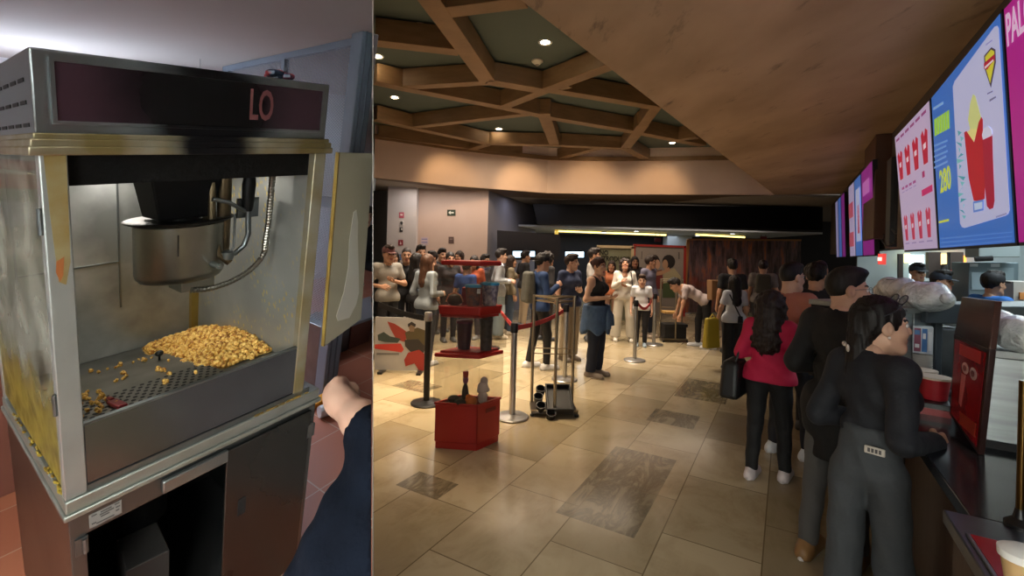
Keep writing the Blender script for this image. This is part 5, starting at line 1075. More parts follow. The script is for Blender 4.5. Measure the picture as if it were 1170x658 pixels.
for (x0, x1, z0, z1_, c_) in ((-.036, -.008, .01, .135, '#7a2a4a'), (-.004, .018, .01, .135, '#2f6fb0'), (.022, .036, .02, .12, '#dfe6ea'), (-.034, -.012, .10, .125, '#3b6ea8'), (-.032, -.014, .03, .05, '#d9dde0'), (.0, .012, .08, .11, '#dfe6ea')):
    m = MB(XS); m.box(x0, x1, -.0375 if c_ not in ('#3b6ea8', '#d9dde0', '#dfe6ea') else -.039, -.035, z0, z1_); m.build('sleeve_print', mat('c_'+c_[1:], c_, .5), t)
# ================================================================== MENU SCREENS
QT, QB = .365, .46
def screen(x0t, y0t, x0b, y0b, x1t, y1t, x1b, y1b, lab, bg, em, name='menu_screen'):
    c4 = [C0 + np.array(CW(*cq(x, y, q)))-C0 for x, y, q in ((x0t, y0t, QT), (x1t, y1t, QT), (x1b, y1b, QB), (x0b, y0b, QB))]
    n_ = unit(np.cross(c4[1]-c4[0], c4[3]-c4[0])); n_ = n_ if n_ @ CN < 0 else -n_; c4[2] = hit(x1b, y1b, c4[0], n_)
    t = thing(name, lab, 'screen', (c4[2]+c4[3])/2, 'menu screens above the counter')
    m = MB(); m.prism([p-n_*.002 for p in c4], -n_*.05); m.build('screen_case', mat('bezel_black', '#0c0d12', .4), t, bevel=.003)
    f = lambda u, v, d=0: (c4[0]*(1-u)+c4[1]*u)*(1-v)+(c4[3]*(1-u)+c4[2]*u)*v + n_*d
    m = MB(); m.prism([f(.012, .012), f(.988, .012), f(.988, .985), f(.012, .985)], n_*.001); face = m.build('screen_face', mat('scr_'+bg[1:], bg, .3, emit=em, spec=.2), t)
    def sh(pts, col, d=.002, e=None, nm='screen_graphic'):
        m = MB(); m.prism([f(u, v, d) for u, v in pts], n_*.0006); m.build(nm, mat('scr_%s_%s' % (col[1:], e or em), col, .4, emit=e or em, spec=.2), face)
    def tx(txt, u, v, size, col, d=.003, sx=1.0, bold=0, skew=0):
        ex_ = unit(f(1, v)-f(0, v)); ey_ = unit(f(u, 0)-f(u, 1)); ey_ = unit(ey_+ex_*skew); X_ = np.eye(4); X_[:3, 0] = ex_; X_[:3, 1] = ey_; X_[:3, 2] = n_; X_[:3, 3] = f(u, v, d)
        m = MB(); m.add(*text_mesh(txt, size, X_, .0004, sx=sx, bold=bold)); m.build('screen_lettering', mat('scr_%s_%s' % (col[1:], em), col, .4, emit=em, spec=.2), face)
    return t, f, sh, tx
def rr(u0, u1, v0, v1, r=.03, n=5):
    pts = []
    for cx, cy, a0 in ((u1-r, v0+r*.6, -PI/2), (u1-r, v1-r*.6, 0), (u0+r, v1-r*.6, PI/2), (u0+r, v0+r*.6, PI)):
        for k in range(n): a = a0+PI/2*k/(n-1); pts.append((cx+r*math.cos(a), cy+r*.6*math.sin(a)))
    return pts
# white screen with rows of red cups
t, f, sh, tx = screen(1022, 156, 1033, 288, 1062, 112.5, 1072, 286, 'white menu screen with rows of red cups, left of the blue screen', '#b9a9c9', .62)
for k in range(6): sh([(.06+k*.15, .045+.0*k), (.17+k*.15, .045), (.17+k*.15, .065), (.06+k*.15, .065)], '#8c3a78')
def redcup(u, v, w, h, col='#b3203c'): sh([(u-w*.8, v), (u-w*.3, v-h*.12), (u, v+h*.12), (u+w*.3, v-h*.12), (u+w*.8, v), (u+w*.5, v+h), (u-w*.5, v+h)], col); sh([(u-w*.35, v+h*.35), (u+w*.3, v+h*.32), (u+w*.28, v+h*.5), (u-w*.3, v+h*.52)], '#d9c4d4', .003)
for k in range(4): redcup(.14+k*.235, .185+.0*k, .10, .21)
for k in range(4):
    sh([(.12+k*.12, .462), (.2+k*.12, .462), (.2+k*.12, .482), (.12+k*.12, .482)], '#9c4a88'); sh([(.12+k*.12, .50), (.2+k*.12, .50), (.2+k*.12, .507), (.12+k*.12, .507)], '#9a86b0')
sh([(.74, .435), (.80, .435), (.80, .478), (.74, .478)], '#a0306a'); sh([(.70, .56), (.96, .555), (.96, .60), (.70, .605)], '#c02a6a')
for k in range(4): redcup(.16+k*.22, .715, .075, .19, '#b83a58')
for k in range(4): sh([(.09+k*.22, .925), (.23+k*.22, .925), (.23+k*.22, .935), (.09+k*.22, .935)], '#9a86b0')
# blue screen with the big red bucket
t, f, sh, tx = screen(1063.5, 111, 1073.5, 286, 1144, 10.5, 1161.5, 281, 'blue menu screen showing a large red bucket and tall cup beside the price 280', '#3a6ec0', .62)
BA, BB_, BC_ = CW(*cq(1063.5, 111, QT)), CW(*cq(1144, 10.5, QT)), CW(*cq(1073.5, 286, QB)); BN = unit(np.cross(BB_-BA, BC_-BA)); BN = BN if BN @ CN < 0 else -BN
def zs(x, y): return (983+x/1.92, y/1.92)
def shp(pts, col, d=.002, raw=False):
    m = MB(); m.prism([hit(*(p if raw else zs(*p)), BA, BN)+BN*d for p in pts], BN*.0006); m.build('screen_graphic', mat('scr_%s_0.62' % col[1:], col, .4, emit=.62, spec=.2), bface)
bface = [c for c in t.children if c.name.startswith('screen_face')][0]
shp([(204, 190), (208, 178), (296, 58), (302, 56), (305, 62), (329, 460), (326, 469), (320, 473), (230, 500), (224, 498), (220, 490)], '#b4b8dc')
for k in range(6): shp([(163+k*5.6, 262-k*3.6), (167.5+k*5.6, 259-k*3.6), (168.5+k*5.6, 296-k*3), (164+k*5.6, 299-k*3)], '#9fd03c')
shp([(161, 236), (183, 222), (183, 228), (161, 242)], '#7fa8d8')
for k in range(5): shp([(163, 318+k*12), (192-3*(k % 2), 306+k*11.5), (192-3*(k % 2), 310+k*11.5), (163, 322+k*12)], '#6f9ad6')
tx('280', .185, .575, .205, '#c4d24a', sx=.80, bold=.005)
shp([(173, 485), (195, 480), (195, 485), (173, 490)], '#c4d24a')
for k in range(3): shp([(176, 522+k*9), (335, 508+k*9), (335, 510+k*9), (176, 525+k*9)], '#5a86cc')
for k in range(16): shp([(215+6*math.sin(k*2.1)+k*.6, 286+k*12.4), (224+5*math.sin(k*1.7)+k*.5, 290+k*12.2), (217+6*math.sin(k)+k*.6, 298+k*12.2)], ['#4a9aa6', '#6fb4b8'][k % 2], .003)
shp([(238, 262), (243, 225), (249, 206), (254, 210), (261, 236), (268, 262), (258, 300), (246, 300)], '#c2ca86', .003)
shp([(230, 290), (235, 287), (252, 312), (262, 268), (268, 256), (271, 262), (272, 330), (276, 400), (275, 436), (262, 441), (251, 440), (240, 390)], '#b01c2c', .004)
shp([(237, 289), (246, 282), (258, 284), (252, 311)], '#d6cc84', .005)
shp([(270, 302), (292, 294), (293, 340), (297, 440), (294, 456), (286, 459), (280, 452), (275, 400)], '#a01838', .004)
shp([(270, 296), (273, 282), (283, 276), (291, 284), (292, 297), (272, 306)], '#c9cce4', .005)
shp([(250, 442), (273, 437), (273, 461), (251, 466)], '#5a7fc4', .005); shp([(253, 446), (271, 442), (271, 457), (254, 461)], '#b4c4e4', .006)
shp([(274, 122), (290, 103), (299, 108), (300, 136), (289, 192), (275, 150)], '#46394f', .004); shp([(277, 124), (290, 108), (297, 112), (297, 135), (288, 182), (278, 148)], '#c9c43a', .005); shp([(275, 150), (275, 138), (298, 118), (299, 130), (290, 140), (282, 152)], '#a82038', .006); shp([(277, 146), (296, 129), (296, 133), (278, 150)], '#e0d0d8', .007)
shp([(278, 96), (292, 86), (292, 89), (278, 100)], '#8f8fb4', .004); shp([(281, 204), (293, 198), (293, 201), (281, 207)], '#6f6f8c', .004); shp([(286, 218), (300, 210), (300, 214), (286, 223)], '#6f6f8c', .004); shp([(300, 474), (324, 466), (324, 470), (300, 478)], '#8a8ab0', .004)
# pink screen at the frame edge, lettered PALO...
a_ = np.array(cq(1146, 9, QT)); b_ = np.array(cq(1163.5, 281, QB)); wS = 1.0
c4 = [CW(*a_), CW(a_[0]-wS, QT, a_[2]), CW(b_[0]-wS, QB, b_[2]), CW(*b_)]
def screen_pts(c4, lab, bg, em):
    n_ = unit(np.cross(c4[1]-c4[0], c4[3]-c4[0])); n_ = n_ if n_ @ CN < 0 else -n_
    t = thing('menu_screen', lab, 'screen', (c4[2]+c4[3])/2, 'menu screens above the counter')
    m = MB(); m.prism([p-n_*.002 for p in c4], -n_*.05); m.build('screen_case', mat('bezel_black', '#0c0d12', .4), t, bevel=.003)
    f = lambda u, v, d=0: (c4[0]*(1-u)+c4[1]*u)*(1-v)+(c4[3]*(1-u)+c4[2]*u)*v + n_*d
    m = MB(); m.prism([f(.012, .012), f(.988, .012), f(.988, .985), f(.012, .985)], n_*.001); face = m.build('screen_face', mat('scr_'+bg[1:], bg, .3, emit=em, spec=.2), t)
    return t, f, face, n_
t, f, face, n_ = screen_pts(c4, 'magenta menu screen lettered PALO at the top right corner of the photo', '#a81f86', .62)
ex_ = unit(f(1, .1)-f(0, .1)); ey_ = unit(f(0, 0)-f(0, 1)); X_ = np.eye(4); X_[:3, 0] = ex_; X_[:3, 1] = ey_; X_[:3, 2] = n_; X_[:3, 3] = f(.025, .115, .003)
m = MB(); m.add(*text_mesh('PALOMITAS', .20, X_, .0004, align='LEFT', sx=.55, bold=.004)); m.build('screen_lettering', mat('scr_pinkwhite', '#d9b8d8', .4, emit=.62), face)
# middle and far groups on the same line of the wall
def strip_screen(x0, x1, lab, bg, yt=None, em=.5, shapes=()):
    def top(x): return 155-1.16*(x-1020)
    def bot(x): return 290.5-.045*(x-1020)
    s_, f_, g_, h_ = screen(x0, top(x0), x0+7*(x0-899)/250, bot(x0)+1, x1, top(x1), x1+7*(x1-899)/250, bot(x1)+1, lab, bg, em)
    for pts, c in shapes: g_(pts, c, .01)
    return s_
R4 = lambda u0, u1, v0, v1: [(u0, v0), (u1, v0), (u1, v1), (u0, v1)]
strip_screen(984, 996.5, 'magenta menu screen, nearest of the middle group of three', '#8c2a86', shapes=[(R4(.2, .8, .15, .3), '#b96ab8'), (R4(.2, .6, .5, .75), '#a04a9c')])
strip_screen(976, 983.3, 'blue and white menu screen, centre of the middle group of three', '#4a74c0', shapes=[(R4(.3, .95, .15, .8), '#b0b8dc'), (R4(.5, .8, .35, .7), '#a83048')])
strip_screen(969.5, 975.5, 'pale menu screen with red pictures, farthest of the middle group of three', '#a9a0c4', shapes=[(R4(.1, .9, .25, .45), '#b05068'), (R4(.1, .9, .65, .85), '#b05068')])
strip_screen(961, 964.5, 'magenta menu screen, nearest of the far group', '#7a2a7a')
strip_screen(957.5, 960.5, 'blue menu screen, centre of the far group', '#4668b0')
strip_screen(954.5, 957, 'pale menu screen, farthest of the far group', '#8c88b0')
# wall band above the serving opening
m = cb(); m.box(-3, 13, .55, .70, 1.86, 3.2); struct(m.build('wall_right', mat('menu_wall', '#5b5148', .7)))
# things hanging between the screen groups
m = cb(); s_ = cq(1005, 200, .5)[0]; m.box(cq(1012, 200, .5)[0], cq(998, 200, .5)[0], .40, .55, 1.98, 3.2); o = m.build('wood_pillar', mat('pillar_wood', '#5b3a26', .5, var=(3, .6, '#402616'), stretch=(1, 1, .3)), bevel=.006); tag(o, 'brown wood pillar panel between the near and middle menu screens', 'pillar')
e0 = cq(1021, 200, .42); m = cb(); m.box(e0[0], cq(1016, 200, .42)[0], .40, .46, 1.86, 2.75); o = m.build('cable_duct', mat('duct_black', '#1a1a1c', .5), bevel=.004); tag(o, 'black vertical duct hanging beside the white menu screen', 'duct')
pa = [np.array(CW(*cq(x, y, .40))) for x, y in ((1019, 262), (1024, 268), (1023, 277), (1013, 281), (1008, 276), (1010, 268))]
m = MB(); m.tube(pa, .008, 8); m.tube([pa[2]+[0, 0, 0], pa[2]+[0, 0, .35]], .005, 6); o = m.build('hanging_cable', mat('cable_black', '#121214', .5)); tag(o, 'black looped cable hanging below the wood pillar', 'cable')
g0 = cq(1007, 296, .45); t = thing('small_lit_sign', 'small red lit sign under the middle menu screens', 'sign', CW(*g0)); m = MB(MC); m.box(g0[0]-.16, g0[0]+.16, .44, .47, g0[2]-.06, g0[2]+.06); m.build('sign_face', mat('sign_glow_red', '#c03a34', .5, emit=1.6), t); m = MB(MC); m.box(g0[0]-.10, g0[0]+.10, .43, .44, g0[2]-.02, g0[2]+.02); m.build('sign_bar', mat('sign_glow_white', '#f0c8b8', .5, emit=2), t)
# ================================================================== BEHIND THE COUNTER
def KP(px, py, s): return hit(px, py, C0+CT*s, CT)
kw = mat('kitchen_back', '#a9b6ba', .7, var=(2, .3, '#98a5aa'))
m = cb(); m.box(8.6, 8.7, .7, 6, 0, 3.2); struct(m.build('wall_kitchen_end', kw))
m = cb(); m.box(-2.5, 8.6, 5.0, 5.1, 0, 3.2); struct(m.build('wall_kitchen_back', kw))
m = cb(); m.box(-2.5, 8.6, .75, 5.0, 2.9, 2.95); struct(m.build('ceiling_kitchen', mat('kitchen_ceil', '#b4bcbe', .8)))
KS = 8.5
def kbox(x0, x1, y0, y1, s, d, name, mt, lab, cat, bev=.0):
    p = [KP(x0, y0, s), KP(x1, y0, s), KP(x1, y1, s), KP(x0, y1, s)]; m = MB(); m.prism(p, CT*d); o = m.build(name, mt, bevel=bev)
    if lab: tag(o, lab, cat)
    return o
kbox(1076, 1092, 290, 312, 8.45, .08, 'lit_window', mat('window_warm', '#ffcf7a', .5, emit=3.2), 'warm orange lit window left of the brown columns in the back kitchen', 'window')
kbox(1093, 1104, 292, 306, 8.45, .08, 'lit_window', mat('window_orange', '#ff9c3c', .5, emit=2.6), 'small deep orange lit window between the brown columns', 'window')
kbox(1040, 1056, 291, 322, 8.45, .08, 'lit_window', mat('window_white', '#dff2f4', .5, emit=2.0), 'bright white lit opening behind the staff member in the dark cap', 'window')
kbox(1034, 1040, 290, 300, 8.4, .08, 'wall_lamp', mat('lamp_yellow', '#ffe9a0', .5, emit=4), 'small yellow wall lamp left of the white lit opening', 'lamp')
colm = mat('column_brown', '#3c2f28', .6)
kbox(1061, 1075, 288, 318, 7.6, .2, 'brown_column', colm, 'short dark brown hanging column, left of the pair in the back kitchen', 'column')
kbox(1086, 1101, 288, 320, 7.4, .2, 'brown_column', colm, 'short dark brown hanging column, right of the pair in the back kitchen', 'column')
kbox(1027, 1032, 290, 330, 7.9, .15, 'dark_door_edge', colm, 'dark narrow door edge at the left of the back kitchen', 'door')
fr_ = thing('steel_fridge', 'large grey steel refrigerator at the back right of the kitchen', 'refrigerator', KP(1137, 420, 5.2)*[1, 1, 0])
def fq(x0, x1, y0, y1, s): return [KP(x0, y0, s), KP(x1, y0, s), KP(x1, y1, s), KP(x0, y1, s)]
fm = mat('fridge_steel', '#7f9299', .4, .6, var=(2, .4, '#6c7f87'))
p = fq(1107, 1164, 300, 420, 5.2); p[2][2] = 0; p[3][2] = 0
m = MB(); m.prism(p, CT*.7); m.build('fridge_body', fm, fr_, bevel=.01)
for (x0, x1, y0, y1, c_) in ((1110, 1126, 311, 331, '#9db0b8'), (1128, 1158, 306, 350, '#8a9da4'), (1108, 1117, 301, 304.5, '#d4e0e4'), (1132, 1142, 301, 305, '#cfdce0')):
    m = MB(); m.prism([a-CT*.012 for a in fq(x0, x1, y0, y1, 5.2)], CT*.012); m.build('fridge_panel', mat('c_'+c_[1:], c_, .4, .3), fr_)
hd = thing('extractor_hood', 'pale steel hood and pipe above the refrigerator', 'hood', KP(1150, 292, 5.0)); m = MB(); m.prism(fq(1118, 1166, 279, 294, 5.0), CT*.5); m.build('hood_body', mat('hood_pale', '#a4b2b4', .45, .4), hd, bevel=.01)
m = MB(); m.tube([KP(1114, 296, 4.9), KP(1134, 295, 4.9)], .03, 10); m.build('hood_pipe', blackm, hd)
sf_ = kbox(1158, 1180, 322, 352, 4.6, .4, 'shelf_rack', mat('rack_pale', '#b4b0a8', .5), 'pale shelf rack with orange packs at the right edge of the kitchen', 'shelf')
m = MB(); m.prism([a-CT*.03 for a in fq(1164, 1176, 334, 342, 4.6)], CT*.03); m.build('orange_pack', mat('pack_orange', '#d08a4a', .5), sf_)
kbox(1078, 1108, 322, 336, 6.9, .3, 'kitchen_shelf', mat('kshelf', '#8b969a', .5), 'grey kitchen shelf between the two staff members in blue', 'shelf', .01)
for i, (x, y, c_) in enumerate(((1091, 318, '#c9442f'), (1096, 319, '#d8d8d0'), (1101, 320, '#d07a30'))):
    m = MB(); p = KP(x, y+3, 6.95); m.lathe([(.05, 0), (.055, .02), (.05, .16), (.02, .2), (.018, .25)], p, 12); o = m.build('bottle', mat('c_'+c_[1:], c_, .4)); tag(o, ['red bottle', 'white bottle', 'orange bottle'][i]+' standing on the grey kitchen shelf', 'bottle', 'bottles on the kitchen shelf')
kt = kbox(1095, 1230, 350, 420, 3.2, .6, 'kitchen_bench', mat('kbench', '#5d666a', .5, .3), 'steel work bench behind the counter', 'bench', .01)
# ================================================================== PEOPLE
def surf(fn, xs, ys, zs):
    """surface nets over a rectilinear grid; fn < 0 is inside"""
    X, Y, Z = np.meshgrid(xs, ys, zs, indexing='ij'); Fv = fn(X, Y, Z).astype(np.float64)
    ins = Fv < 0
    nx, ny, nz = Fv.shape
    acc = np.zeros((nx-1, ny-1, nz-1, 3)); cnt = np.zeros((nx-1, ny-1, nz-1))
    g = [xs, ys, zs]
    offs = [(0, 0), (0, 1), (1, 0), (1, 1)]
    for ax in range(3):
        sl0 = [slice(None)]*3; sl1 = [slice(None)]*3; sl0[ax] = slice(0, -1); sl1[ax] = slice(1, None)
        a, b = Fv[tuple(sl0)], Fv[tuple(sl1)]; cr = (a < 0) != (b < 0)
        with np.errstate(divide='ignore', invalid='ignore'): t = np.where(cr, a/(a-b), 0)
        P3 = np.stack([X[tuple(sl0)], Y[tuple(sl0)], Z[tuple(sl0)]], -1).copy()
        d = np.diff(g[ax]); shp = [1, 1, 1]; shp[ax] = -1; P3[..., ax] += t*d.reshape(shp)
        o1, o2 = [i for i in range(3) if i != ax]
        n_ = [nx-1, ny-1, nz-1]
        for (u, v) in offs:
            s = [slice(None)]*3; s[o1] = slice(u, u+n_[o1]); s[o2] = slice(v, v+n_[o2])
            c = cr[tuple(s)]; acc += np.where(c[..., None], P3[tuple(s)], 0); cnt += c
    act = cnt > 0; idx = -np.ones(act.shape, int); idx[act] = np.arange(act.sum()); V = acc[act]/cnt[act][:, None]
    faces = []
    for ax in range(3):
        sl0 = [slice(1, -1)]*3; sl1 = [slice(1, -1)]*3; sl0[ax] = slice(0, -1); sl1[ax] = slice(1, None)
        a, b = ins[tuple(sl0)], ins[tuple(sl1)]; cr = np.argwhere(a != b)
        if len(cr) == 0: continue
        o1, o2 = [(1, 2), (2, 0), (0, 1)][ax]
        base = cr.copy(); base[:, o1] += 1; base[:, o2] += 1   # grid node index in the full grid
        def cell(d1, d2): q = base.copy(); q[:, o1] -= d1; q[:, o2] -= d2; return idx[q[:, 0], q[:, 1], q[:, 2]]
        q = np.stack([cell(1, 1), cell(0, 1), cell(0, 0), cell(1, 0)], 1)
        flip = ~a[cr[:, 0], cr[:, 1], cr[:, 2]]; q[flip] = q[flip][:, ::-1]; faces.append(q)
    Fc = np.concatenate(faces); Fc = Fc[(Fc >= 0).all(1)]
    return V, [tuple(int(i) for i in f) for f in Fc]
def cap(X, Y, Z, a, b, r1, r2=None, sy=1.0, sx=1.0):
    r2 = r1 if r2 is None else r2
    px, py, pz = (X-a[0])/sx, (Y-a[1])/sy, Z-a[2]; bx, by, bz = (b[0]-a[0])/sx, (b[1]-a[1])/sy, b[2]-a[2]
    L2 = bx*bx+by*by+bz*bz+1e-12; t = np.clip((px*bx+py*by+pz*bz)/L2, 0, 1)
    return (np.sqrt((px-bx*t)**2+(py-by*t)**2+(pz-bz*t)**2) - (r1+(r2-r1)*t))*min(sx, sy, 1)
def elp(X, Y, Z, c, r):
    k = np.sqrt(((X-c[0])/r[0])**2+((Y-c[1])/r[1])**2+((Z-c[2])/r[2])**2); return (k-1)*min(r)
def smin(a, b, k): h = np.clip(.5+.5*(b-a)/k, 0, 1); return b*(1-h)+a*h-k*h*(1-h)
def union(ds, k=.03):
    r = ds[0]
    for d in ds[1:]: r = smin(r, d, k)
    return r
def axis(lo, hi, c): return np.linspace(lo, hi, max(4, int((hi-lo)/c)+1))

# ---- head: skin 0, lips 1, eye white 2, iris 3, brow 4
def head_sdf(fem):
    def fn(X, Y, Z):
        d = union([elp(X, Y, Z, (0, -.012, .03), (.077, .098, .098)), elp(X, Y, Z, (0, .028, -.035), (.060 if fem else .064, .066, .085)), cap(X, Y, Z, (-.018, .062, -.105), (.018, .062, -.105), .022 if fem else .027)], .035)
        d = smin(d, cap(X, Y, Z, (-.05, .0, -.075), (-.02, .055, -.105), .02), .03); d = smin(d, cap(X, Y, Z, (.05, .0, -.075), (.02, .055, -.105), .02), .03)
        for s in (-1, 1):
            d = -smin(-d, elp(X, Y, Z, (s*.032, .108, .004), (.021, .020, .013)), .012)
            d = smin(d, elp(X, Y, Z, (s*.042, .062, -.035), (.022, .022, .02)), .025)
            d = smin(d, cap(X, Y, Z, (s*.018, .091, .022), (s*.050, .078, .022), .007), .012)
            e = np.maximum(elp(X, Y, Z, (s*.079, -.010, -.008), (.012, .022, .034)), -elp(X, Y, Z, (s*.089, -.004, -.006), (.008, .011, .020))); d = smin(d, e, .008)
        d = smin(d, cap(X, Y, Z, (0, .090, .012), (0, .110, -.032), .009, .013), .014)
        for s in (-1, 1): d = smin(d, elp(X, Y, Z, (s*.012, .100, -.036), (.009, .010, .008)), .008)
        d = smin(d, elp(X, Y, Z, (0, .090, -.066), (.026, .011, .0075)), .008); d = smin(d, elp(X, Y, Z, (0, .088, -.078), (.022, .011, .007)), .006)
        d = -smin(-d, elp(X, Y, Z, (0, .103, -.072), (.022, .007, .0016)), .004)
        d = smin(d, cap(X, Y, Z, (0, -.02, -.07), (0, -.045, -.235), .050 if fem else .057, .054 if fem else .063), .03)
        return d
    return fn
HEADS = {}
def head_tpl(fem, cell):
    k = (fem, cell)
    if k not in HEADS:
        V, Fq = surf(head_sdf(fem), axis(-.105, .105, cell), axis(-.13, .145, cell), axis(-.27, .15, cell))
        C = np.array([V[list(f)].mean(0) for f in Fq]); mi = np.zeros(len(Fq), int)
        lip = (np.abs(C[:, 0]) < .025) & (C[:, 2] < -.060) & (C[:, 2] > -.085) & (C[:, 1] > .088); mi[lip] = 1
        zb = .026-.10*(np.abs(C[:, 0])-.034)**1.0*0; brow = (np.abs(np.abs(C[:, 0])-.034) < .021) & (np.abs(C[:, 2]-.027) < .006) & (C[:, 1] > .06); mi[brow] = 4
        m = MB(); m.add(V, Fq); m.m = mi.tolist()
        if cell <= .006:
            for s in (-1, 1):
                m.cur = 2; m.ell((s*.032, .0815, .003), (.0135, .0125, .0125), 14, 10); m.cur = 3; m.ell((s*.032, .0900, .003), (.0062, .005, .0062), 10, 6)
        else:
            for s in (-1, 1): m.cur = 3; m.ell((s*.032, .087, .003), (.013, .010, .008), 8, 6)
        HEADS[k] = m
    return HEADS[k]
# ---- hand: right hand, wrist at the origin, fingers down -z, palm facing -x, thumb forward +y
def hand_sdf(curl):
    segs = []
    def finger(y, L_, z0, r, cu):
        p = np.array([0, y, z0]); ang = .15*cu
        for k, l in enumerate((L_*.45, L_*.30, L_*.25)):
            ang += cu*(.35, .55, .45)[k]; q = p+np.array([-math.sin(ang)*l, y*.10, -math.cos(ang)*l]); segs.append((p, q, r*(1-.08*k), r*(.92-.1*k))); p = q
    for y, l, z in ((.030, .072, -.092), (.010, .082, -.096), (-.011, .076, -.093), (-.030, .060, -.085)): finger(y, l, z, .0092, curl*(1+.12*(y < 0)))
    th = [np.array(p) for p in ((0, .022, -.02), (-.012, .048, -.052), (-.022*(1+curl*.3), .055-.012*curl, -.082), (-.030*(1+curl*.4), .050-.022*curl, -.108))]
    def fn(X, Y, Z):
        d = union([cap(X, Y, Z, (0, y0, -.01), (0, y1, -.09), .017, .0135) for y0, y1 in ((.012, .030), (.004, .010), (-.006, -.011), (-.013, -.029))], .014)
        d = smin(d, cap(X, Y, Z, (0, 0, .05), (0, 0, -.01), .027, .024, sx=.8), .02)
        for a, b, r1, r2 in segs: d = smin(d, cap(X, Y, Z, a, b, r1, r2), .005)
        for k in range(3): d = smin(d, cap(X, Y, Z, th[k], th[k+1], .0135-.0015*k, .012-.0015*k), .009)
        return d
    return fn
HANDS = {}
def hand_tpl(curl, cell):
    k = (curl, cell)
    if k not in HANDS:
        V, Fq = surf(hand_sdf(curl), axis(-.12, .05, cell), axis(-.07, .09, cell), axis(-.20, .06, cell)); HANDS[k] = (V, Fq)
    return HANDS[k]
# ---- hair, in head coordinates
def hair_sdf(style):
    hl = lambda Y: .006-.073*np.clip(-Y/.075, 0, 1)+.6*np.maximum(0, Y)
    def fn(X, Y, Z):
        strand = .0035*np.sin(60*np.arctan2(X, -Y-.01)+14*Z)+.002*np.sin(150*X+9*Z)
        skull = elp(X, Y, Z, (0, -.016, .036), (.088, .106, .106))
        face = elp(X, Y, Z, (0, .105, -.045), (.070, .085, .105))     # kept clear of hair
        if style == 'short':
            d = np.maximum(skull, -smin(face, elp(X, Y, Z, (0, .10, -.1), (.12, .11, .13)), .02)); d = np.maximum(d, hl(Y)-Z); d = smin(d, elp(X, Y, Z, (0, .03, .112), (.066, .075, .036)), .03)
        elif style == 'fade':
            d = np.maximum(elp(X, Y, Z, (0, -.014, .033), (.0800, .1005, .1015)), -face); d = np.maximum(d, hl(Y)-Z); d = smin(d, elp(X, Y, Z, (0, .030, .100), (.063, .074, .037)), .025)
        elif style == 'shaved':
            d = np.maximum(elp(X, Y, Z, (0, -.013, .032), (.0790, .1005, .1005)), -face); d = np.maximum(d, hl(Y)-Z)
        elif style == 'bun':
            d = np.maximum(skull, -face); d = np.maximum(d, -.07-Z+np.maximum(0, Y)*.9); d = smin(d, elp(X, Y, Z, (0, -.12, .05), (.042, .042, .042)), .015)
        elif style == 'pony':
            d = np.maximum(skull, -face); d = np.maximum(d, -.07-Z+np.maximum(0, Y)*.9); d = smin(d, cap(X, Y, Z, (0, -.115, .03), (0, -.13, -.20), .034, .018), .02)
        elif style == 'curly':
            n = .016*np.sin(48*X+3)*np.sin(52*Y+1)*np.sin(50*Z); d = elp(X, Y, Z, (0, -.03, .03), (.125, .13, .125))+n; d = smin(d, elp(X, Y, Z, (0, -.05, -.06), (.11, .09, .10))+n, .04); d = np.maximum(d, -face)
        elif style == 'curlylong':
            n = .012*np.sin(55*X+2*np.sin(30*Z))*np.sin(50*Y+1)*np.sin(42*Z+1); d = elp(X, Y, Z, (0, -.025, .020), (.112, .120, .112))+n
            d = smin(d, cap(X, Y, Z, (0, -.07, -.02), (0, -.085, -.30), .105, .115, sy=.75)+n, .04)
            for s in (-1, 1): d = smin(d, cap(X, Y, Z, (s*.075, .0, -.02), (s*.09, .01, -.22), .045, .04)+n, .03)
            d = np.maximum(d, -face)
        elif style == 'lowtie':
            d = np.maximum(elp(X, Y, Z, (0, -.016, .034), (.086, .106, .104)), -face); d = np.maximum(d, -.085-Z+np.maximum(0, Y)*.8)
            for s in (-1, 1): d = np.maximum(d, -elp(X, Y, Z, (s*.085, .0, -.02), (.03, .026, .038)))
            d = smin(d, cap(X, Y, Z, (0, -.085, -.05), (-.01, -.10, -.33), .058, .075, sy=.8), .035); d = smin(d, cap(X, Y, Z, (-.05, -.06, -.14), (-.06, -.06, -.36), .035, .05), .03)
            d = smin(d, cap(X, Y, Z, (.05, -.05, -.14), (.05, -.05, -.32), .03, .04), .03)
        else:   # long
            d = np.maximum(skull, -face)
            d = smin(d, cap(X, Y, Z, (0, -.065, 0), (0, -.095, -.30), .080, .085, sy=.65), .035)
            for s in (-1, 1): d = smin(d, cap(X, Y, Z, (s*.072, -.02, .02), (s*.082, -.01, -.22), .028, .035), .025)
            d = np.maximum(d, -face)
        return d+strand*(style not in ('fade', 'shaved'))
    return fn
HAIRS = {}
def hair_tpl(style, cell):
    k = (style, cell)
    if k not in HAIRS:
        lo = -.46 if style in ('long', 'curlylong', 'lowtie') else -.25
        HAIRS[k] = surf(hair_sdf(style), axis(-.16, .16, cell), axis(-.20, .15, cell), axis(lo, .19, cell))
    return HAIRS[k]
def cap_parts(m):
    m.lathe([(.092, -.0), (.094, .03), (.085, .07), (.055, .098), (.012, .108)], (0, 0, 0), 24, xf=np.array([[1, 0, 0, 0], [0, 1.16, 0, -.012], [0, 0, 1, .03], [0, 0, 0, 1.]]))
    pts = [(-.075, .075), (-.07, .12), (-.045, .155), (0, .168), (.045, .155), (.07, .12), (.075, .075), (.04, .088), (-.04, .088)]
    m.prism([(x, y, .030-.25*max(0, y-.09)) for x, y in pts], (0, 0, .006)); m.ell((0, -.012, .139), (.008, .008, .005), 8, 5)

